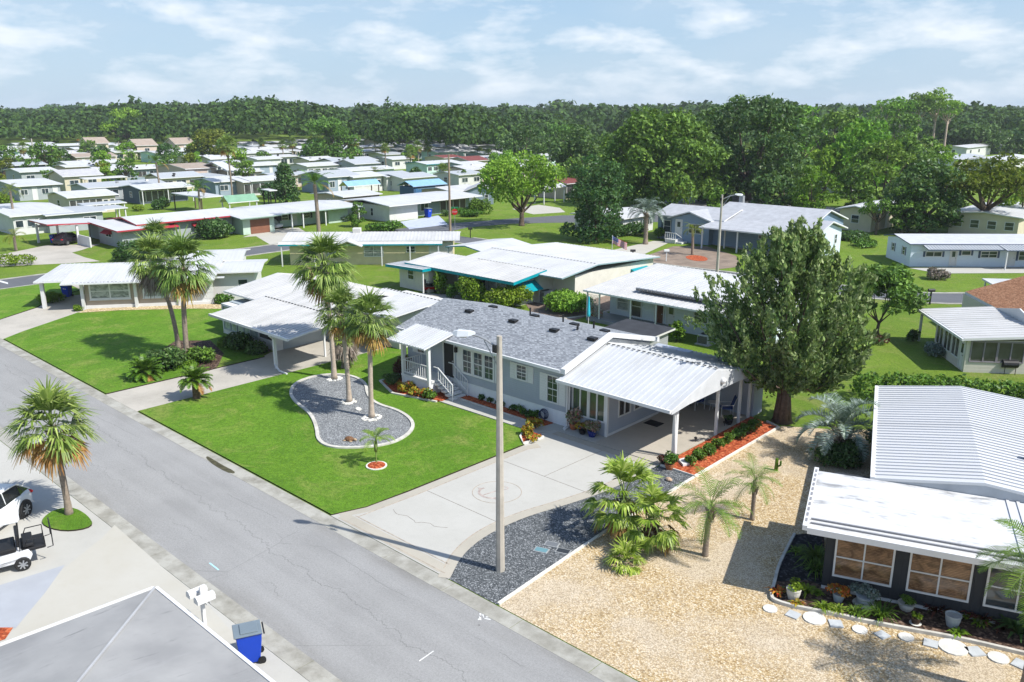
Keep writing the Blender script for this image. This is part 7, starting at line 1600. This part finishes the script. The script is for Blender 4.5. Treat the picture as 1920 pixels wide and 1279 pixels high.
for x, y, r, hh, k, lb, w in ((215, 570, .3, .3, 'orange', 'orange bromeliad at the far left of the planting bed', .04), (350, 650, .2, .22, 'croton', 'small yellow orange bromeliad before the cream pot', .03), (425, 570, .2, .35, 'lime', 'upright lime plant behind the cream pot', .03), (490, 580, .2, .2, 'lime', 'low lime bromeliad right of the cream pot', .035), (525, 680, .3, .32, 'lime', 'first green grass tuft along the bed edge', .014), (630, 700, .3, .32, 'fan', 'second green grass tuft along the bed edge', .014), (755, 715, .36, .36, 'bush', 'third and roundest green tuft of the bed', .014), (925, 740, .4, .65, 'bush', 'tall grass clump in the middle of the planting bed', .012),
    (1310, 700, .4, .45, 'plum', 'dark red bromeliad clump left of the second window corner', .04), (1610, 760, .5, .5, 'plum', 'dark red bromeliad clump at the right of the bed', .04), (1620, 790, .3, .25, 'lime', 'lime bromeliad before the dark red clump', .035), (1460, 855, .35, .25, 'lime', 'bright lime bromeliad at the bed edge', .035), (1520, 745, .3, .3, 'lime', 'lime plant behind the grey cylinder pot', .035), (1760, 820, .4, .3, 'plum', 'brownish bromeliad patch near the right edge', .035), (345, 290, .3, .3, 'lime', 'small fern in the black mulch corner', .03), (480, 350, .5, .8, 'bush', 'tall green plant in the black mulch beside the dark wall', .02), (480, 420, .4, .6, 'bush', 'second green plant in the black mulch beside the dark wall', .02), (1880, 850, .5, .6, 'dark', 'dark green plant at the right edge of the bed', .05)): tuft(*zp(x, y), r, hh, k, lb, 50 if w > .02 else 130, w)
# bushes
for a in [(402, 447, 1.9, 2.3, 'dark', 'big round clipped dark green bush left of the green house', .16, 18), (263, 487, 1.6, 1.9, 'dark', 'dark round bush behind the pair of tall palms', .14, 14), (720, 433, 1.9, 1.1, 'bush', 'spiky low green bush before the white garage house', .16, 12), (640, 415, 1.5, .9, 'blue', 'grey green shrub at the end of the green house', .12, 10),
          (415, 571, .75, .85, 'bush', 'small round clipped shrub right of the beige house', .08, 10), (95, 566, .9, .85, 'lime', 'bright green bush beside the carport drive at the left', .09, 10), (148, 583, .45, .5, 'lime', 'small lime plant at the corner of the beige house', .07, 6), (308, 690, 1.15, 1.3, 'dark', 'dark leafy bush left of the pair of tall palms', .11, 14), (382, 678, .8, 1.0, 'bush', 'green bush right of the pair of tall palms', .10, 9), (345, 690, .7, .4, 'lime', 'low light green ground plants before the tall palms', .08, 8),
          (425, 650, .7, .7, 'bush', 'green bush, left of three before the white roofed lanai', .09, 8), (448, 657, .9, 1.0, 'dark', 'dark bush, middle of three before the white roofed lanai', .09, 10), (478, 663, .8, .8, 'dark', 'dark bush, right of three before the white roofed lanai', .09, 9),
          (827, 552, .55, 2.1, 'lime', 'tall thin lime shrub before the teal edged carport', .10, 8), (850, 560, .5, 1.2, 'bush', 'small bush right of the thin lime shrub', .09, 6), (882, 566, 1.25, 2.0, 'lime', 'bright green bush, left of two before the teal edged lanai', .12, 13), (948, 578, 1.35, 1.8, 'lime', 'bright green bush, right of two before the teal edged lanai', .12, 13), (1056, 585, 1.65, 1.5, 'light', 'wide clipped yellow green bush on the brown gravel', .10, 18),
          (1118, 600, .5, 1.3, 'flower', 'flowering shrub at the white trellis', .08, 6), (1268, 640, .55, 1.4, 'lime', 'young lime green tree before the clapboard wall', .11, 7), (1753, 524, .85, 1.0, 'grey', 'dry grey brown grass shrub on the lawn at the right', .10, 9), (1590, 450, 1.9, 1.0, 'dark', 'dark wide bush beside the blue house wing', .16, 12), (1620, 462, 1.3, .8, 'bush', 'green bush right of the dark wide bush', .14, 8),
          (1142, 445, 1.3, 1.4, 'dark', 'dark bush at the magnolia foot', .14, 8), (1165, 443, 1.3, 1.5, 'dark', 'round dark bush, left of two by the white wall', .14, 9), (1190, 441, 1.3, 1.5, 'dark', 'round dark bush, right of two by the white wall', .14, 9), (1236, 448, .8, 1.3, 'bush', 'narrow clipped bush at the corner of the blue house', .12, 7),
          (1572, 872, 1.0, 1.15, 'dark', 'dark green bush at the foot of the silver blue palm', .09, 12), (1640, 835, .5, .9, 'bush', 'green plant beside the ribbed roof edge', .08, 6), (1640, 640, .8, .45, 'plum', 'ring of red flowers at the foot of the open dark tree', .08, 8), (1712, 640, .5, .8, 'dark', 'dark plant by the ivory house corner', .08, 6), (1752, 668, .6, .9, 'blue', 'grey green shrub under the sunroom windows', .09, 7),
          (215, 367, 1.5, 1.6, 'lime', 'bright round bush, left of two before the lanai house', .16, 8), (245, 372, 1.8, 1.7, 'light', 'bright round bush, right of two before the lanai house', .16, 9), (305, 392, 1.4, 1.9, 'dark', 'dark round bush on the lawn behind the red trimmed house', .16, 9), (880, 406, 1.5, 1.0, 'bush', 'clipped bush at the end of the hedge by the porch', .14, 8), (900, 400, 1.6, 2.2, 'bush', 'tall bush before the small slate blue shed', .15, 9), (835, 405, .8, .9, 'dark', 'small dark bush by the white corner post', .12, 6), (1155, 425, .8, .9, 'bush', 'small green bush by the driveway of the blue house', .12, 6), (225, 385, .7, .7, 'lime', 'small lime bush before the lanai house', .12, 5), (260, 396, 1.0, .9, 'lime', 'low bush row before the lanai house', .12, 6)]:
    shrub(a[0], a[1], a[2], a[3], a[4], a[5], a[6], nb=a[7])
# hedges
def hedge(line, w, hgt, kind, label, size=.11, z=0):
    rng = np.random.default_rng(len(label)); bl = []
    for i in range(len(line) - 1):
        a, b = Vector(line[i]), Vector(line[i + 1]); n = max(1, int((b - a).length / (w * .55)))
        for k in range(n): p = a.lerp(b, (k + .5) / n); bl.append((p.x + rng.normal() * w * .08, p.y + rng.normal() * w * .08, hgt * .55, w * .55, w * .55, hgt * .5 * rng.uniform(.9, 1.12)))
    V, F_ = blobleaves(bl, .9, size, rng, .3, .9); V[:, 2] = np.maximum(V[:, 2], .01); o = link('hedge', npmesh('hedge', V, F_, [FOL[kind]])); tag(o, label, 'hedge')
hedge([tuple(at(1608, 748)[:2]), tuple(at(1700, 748)[:2]), tuple(at(1990, 775)[:2])], 1.7, 1.35, 'bush', 'long green hedge behind the ribbed white roof')
hedge([tuple(at(-30, 500)[:2]), tuple(at(62, 496)[:2])], 2.0, 1.1, 'lime', 'yellow green clipped hedge on the lawn at the left edge')
hedge([tuple(at(845, 403)[:2]), tuple(at(885, 400)[:2])], 1.2, .9, 'bush', 'low hedge below the tan screened porch')
# hanging dead fronds plant behind the island palms
rt = empty('ragged_palm', 'low ragged palm with hanging grey fronds behind the island palms', 'palm', at(648, 690)); palm_trunk(1.5, .22, (0, 0), PBARK, 12, 2).parent = rt; link('crown', sabal_crown(55, 14, .5, .7, 0, 'fan', 14, 0, 1.2), rt, (0, 0, 1.7), 0, .7); link('dead_fronds', DEADS, rt, (0, 0, 1.7), 0, 1.1)
rt = empty('cactus', 'small upright cactus on the tan gravel by the red mulch', 'plant', at(1455, 882)); MB().tube([(0, 0, 0), (0, 0, .55)], [.09, .07], 8).build('stem', FOL['sago'], rt); MB().tube([(.05, 0, .2), (.18, 0, .3), (.18, 0, .48)], .045, 6).build('arm', FOL['sago'], rt)
for i, (x, y) in enumerate(((1252, 902), (1213, 985))): pass
p = at(1254, 902); o = MB().blob((p.x, p.y, .08), (.16, .11, .08), 9, 6, .08).build('boulder', plain('tan_rock', (.45, .32, .22), .9)); tag(o, 'tan rock lying on the dark gravel near the red mulch', 'rock')
for x, y, lb in ((1304, 830, 'small dark spotlight, nearer one at the carport edge'), (1358, 800, 'small dark spotlight, farther one at the carport edge')):
    rt = empty('garden_light', lb, 'garden light', at(x, y)); MB().tube([(0, 0, 0), (0, 0, .2)], .02, 5).build('stake', BLACK, rt); MB().blob((0, 0, .24), (.08, .08, .06), 8, 5).build('head', BLACK, rt)
# ---------------------------------------------------------------- forest on the horizon: one mass
def forest():
    rng = np.random.default_rng(77); P, N_, S = [], [], []
    n = 0
    fw = np.array([-.681, .732]); rt_ = np.array([.732, .681])
    D = 245.0
    while D < 1500:
        step = 7.5 + (D - 245) * .022; halfw = D * .66
        x = -halfw
        while x < halfw:
            pxx = 960 + 1574 * x / D / CP
            front = 330 if pxx < 450 else (300 if pxx < 700 else (262 if pxx < 1000 else (300 if pxx < 1500 else 330)))
            front += 25 * math.sin(pxx * .013) + 12 * math.sin(pxx * .041)
            if D > front and (D < 420 or rng.random() < .82):
                jx, jd = rng.uniform(-.45, .45) * step, rng.uniform(-.45, .45) * step; c = fw * (D + jd) + rt_ * (x + jx)
                hgt = 11 + 4.5 * min(1, (D - front) / 160) + 2.2 * math.sin(x * .02 + D * .01) + rng.normal() * 1.9 + (3.2 if rng.random() < .06 else 0)
                if 380 < pxx < 620 and D < 560: hgt += 4.0 * math.exp(-((pxx - 490) / 70) ** 2)
                if pxx > 1780: hgt -= .5
                r = step * rng.uniform(.50, .72); m_ = int(190 if D < 420 else 120 if D < 700 else 56); d = sph(m_, rng); d[:, 2] = np.abs(d[:, 2]) * 1.0 - .25
                hh = hgt * .42
                lump = 1 + .22 * np.sin(d[:, :1] * 5 + x) * np.cos(d[:, 1:2] * 5 + D)
                pts = np.array([c[0], c[1], hgt - hh]) + d * np.array([r, r, hh]) * lump * rng.uniform(.70, 1.05, m_)[:, None]
                P.append(pts); N_.append(d); S.append(np.full(m_, r * (.145 if D < 420 else .20))); n += 1
            x += step
        D += step * .86
    P = np.concatenate(P); N_ = np.concatenate(N_); S = np.concatenate(S); k = len(P)
    nr = N_ * 1.0 + rng.normal(size=(k, 3)) * .45 + np.array([0, 0, .2]); nr /= np.linalg.norm(nr, axis=1)[:, None]
    a = np.cross(nr, rng.normal(size=(k, 3))); a /= np.linalg.norm(a, axis=1)[:, None]; b = np.cross(nr, a); s = (S * rng.uniform(.7, 1.3, k))[:, None]
    V = np.stack([P + a * s, P + b * s * .7, P - a * s, P - b * s * .7], 1).reshape(-1, 3)
    me = npmesh('forest', V, np.arange(4 * k).reshape(-1, 4), [FOL['forest']]); o = link('forest', me)
    tag(o, 'dense green forest closing the horizon behind the houses', 'forest', None, 'stuff'); print('forest trees', n, 'faces', k)
forest()

# ---------------------------------------------------------------- air
hm = bpy.data.materials.new('haze_air'); hm.use_nodes = True; ht = hm.node_tree
for n in list(ht.nodes):
    if n.type == 'BSDF_PRINCIPLED': ht.nodes.remove(n)
pv = ht.nodes.new('ShaderNodeVolumePrincipled'); pv.inputs['Color'].default_value = (.86, .92, 1, 1); pv.inputs['Density'].default_value = .00015; pv.inputs['Anisotropy'].default_value = .0
ht.links.new(pv.outputs[0], ht.nodes['Material Output'].inputs['Volume'])
hz_o = MB().box(-3010, 610, -410, 3610, -1, 30).build('haze', hm); tag(hz_o, 'thin pale haze over the far woods', 'haze', None, 'stuff')
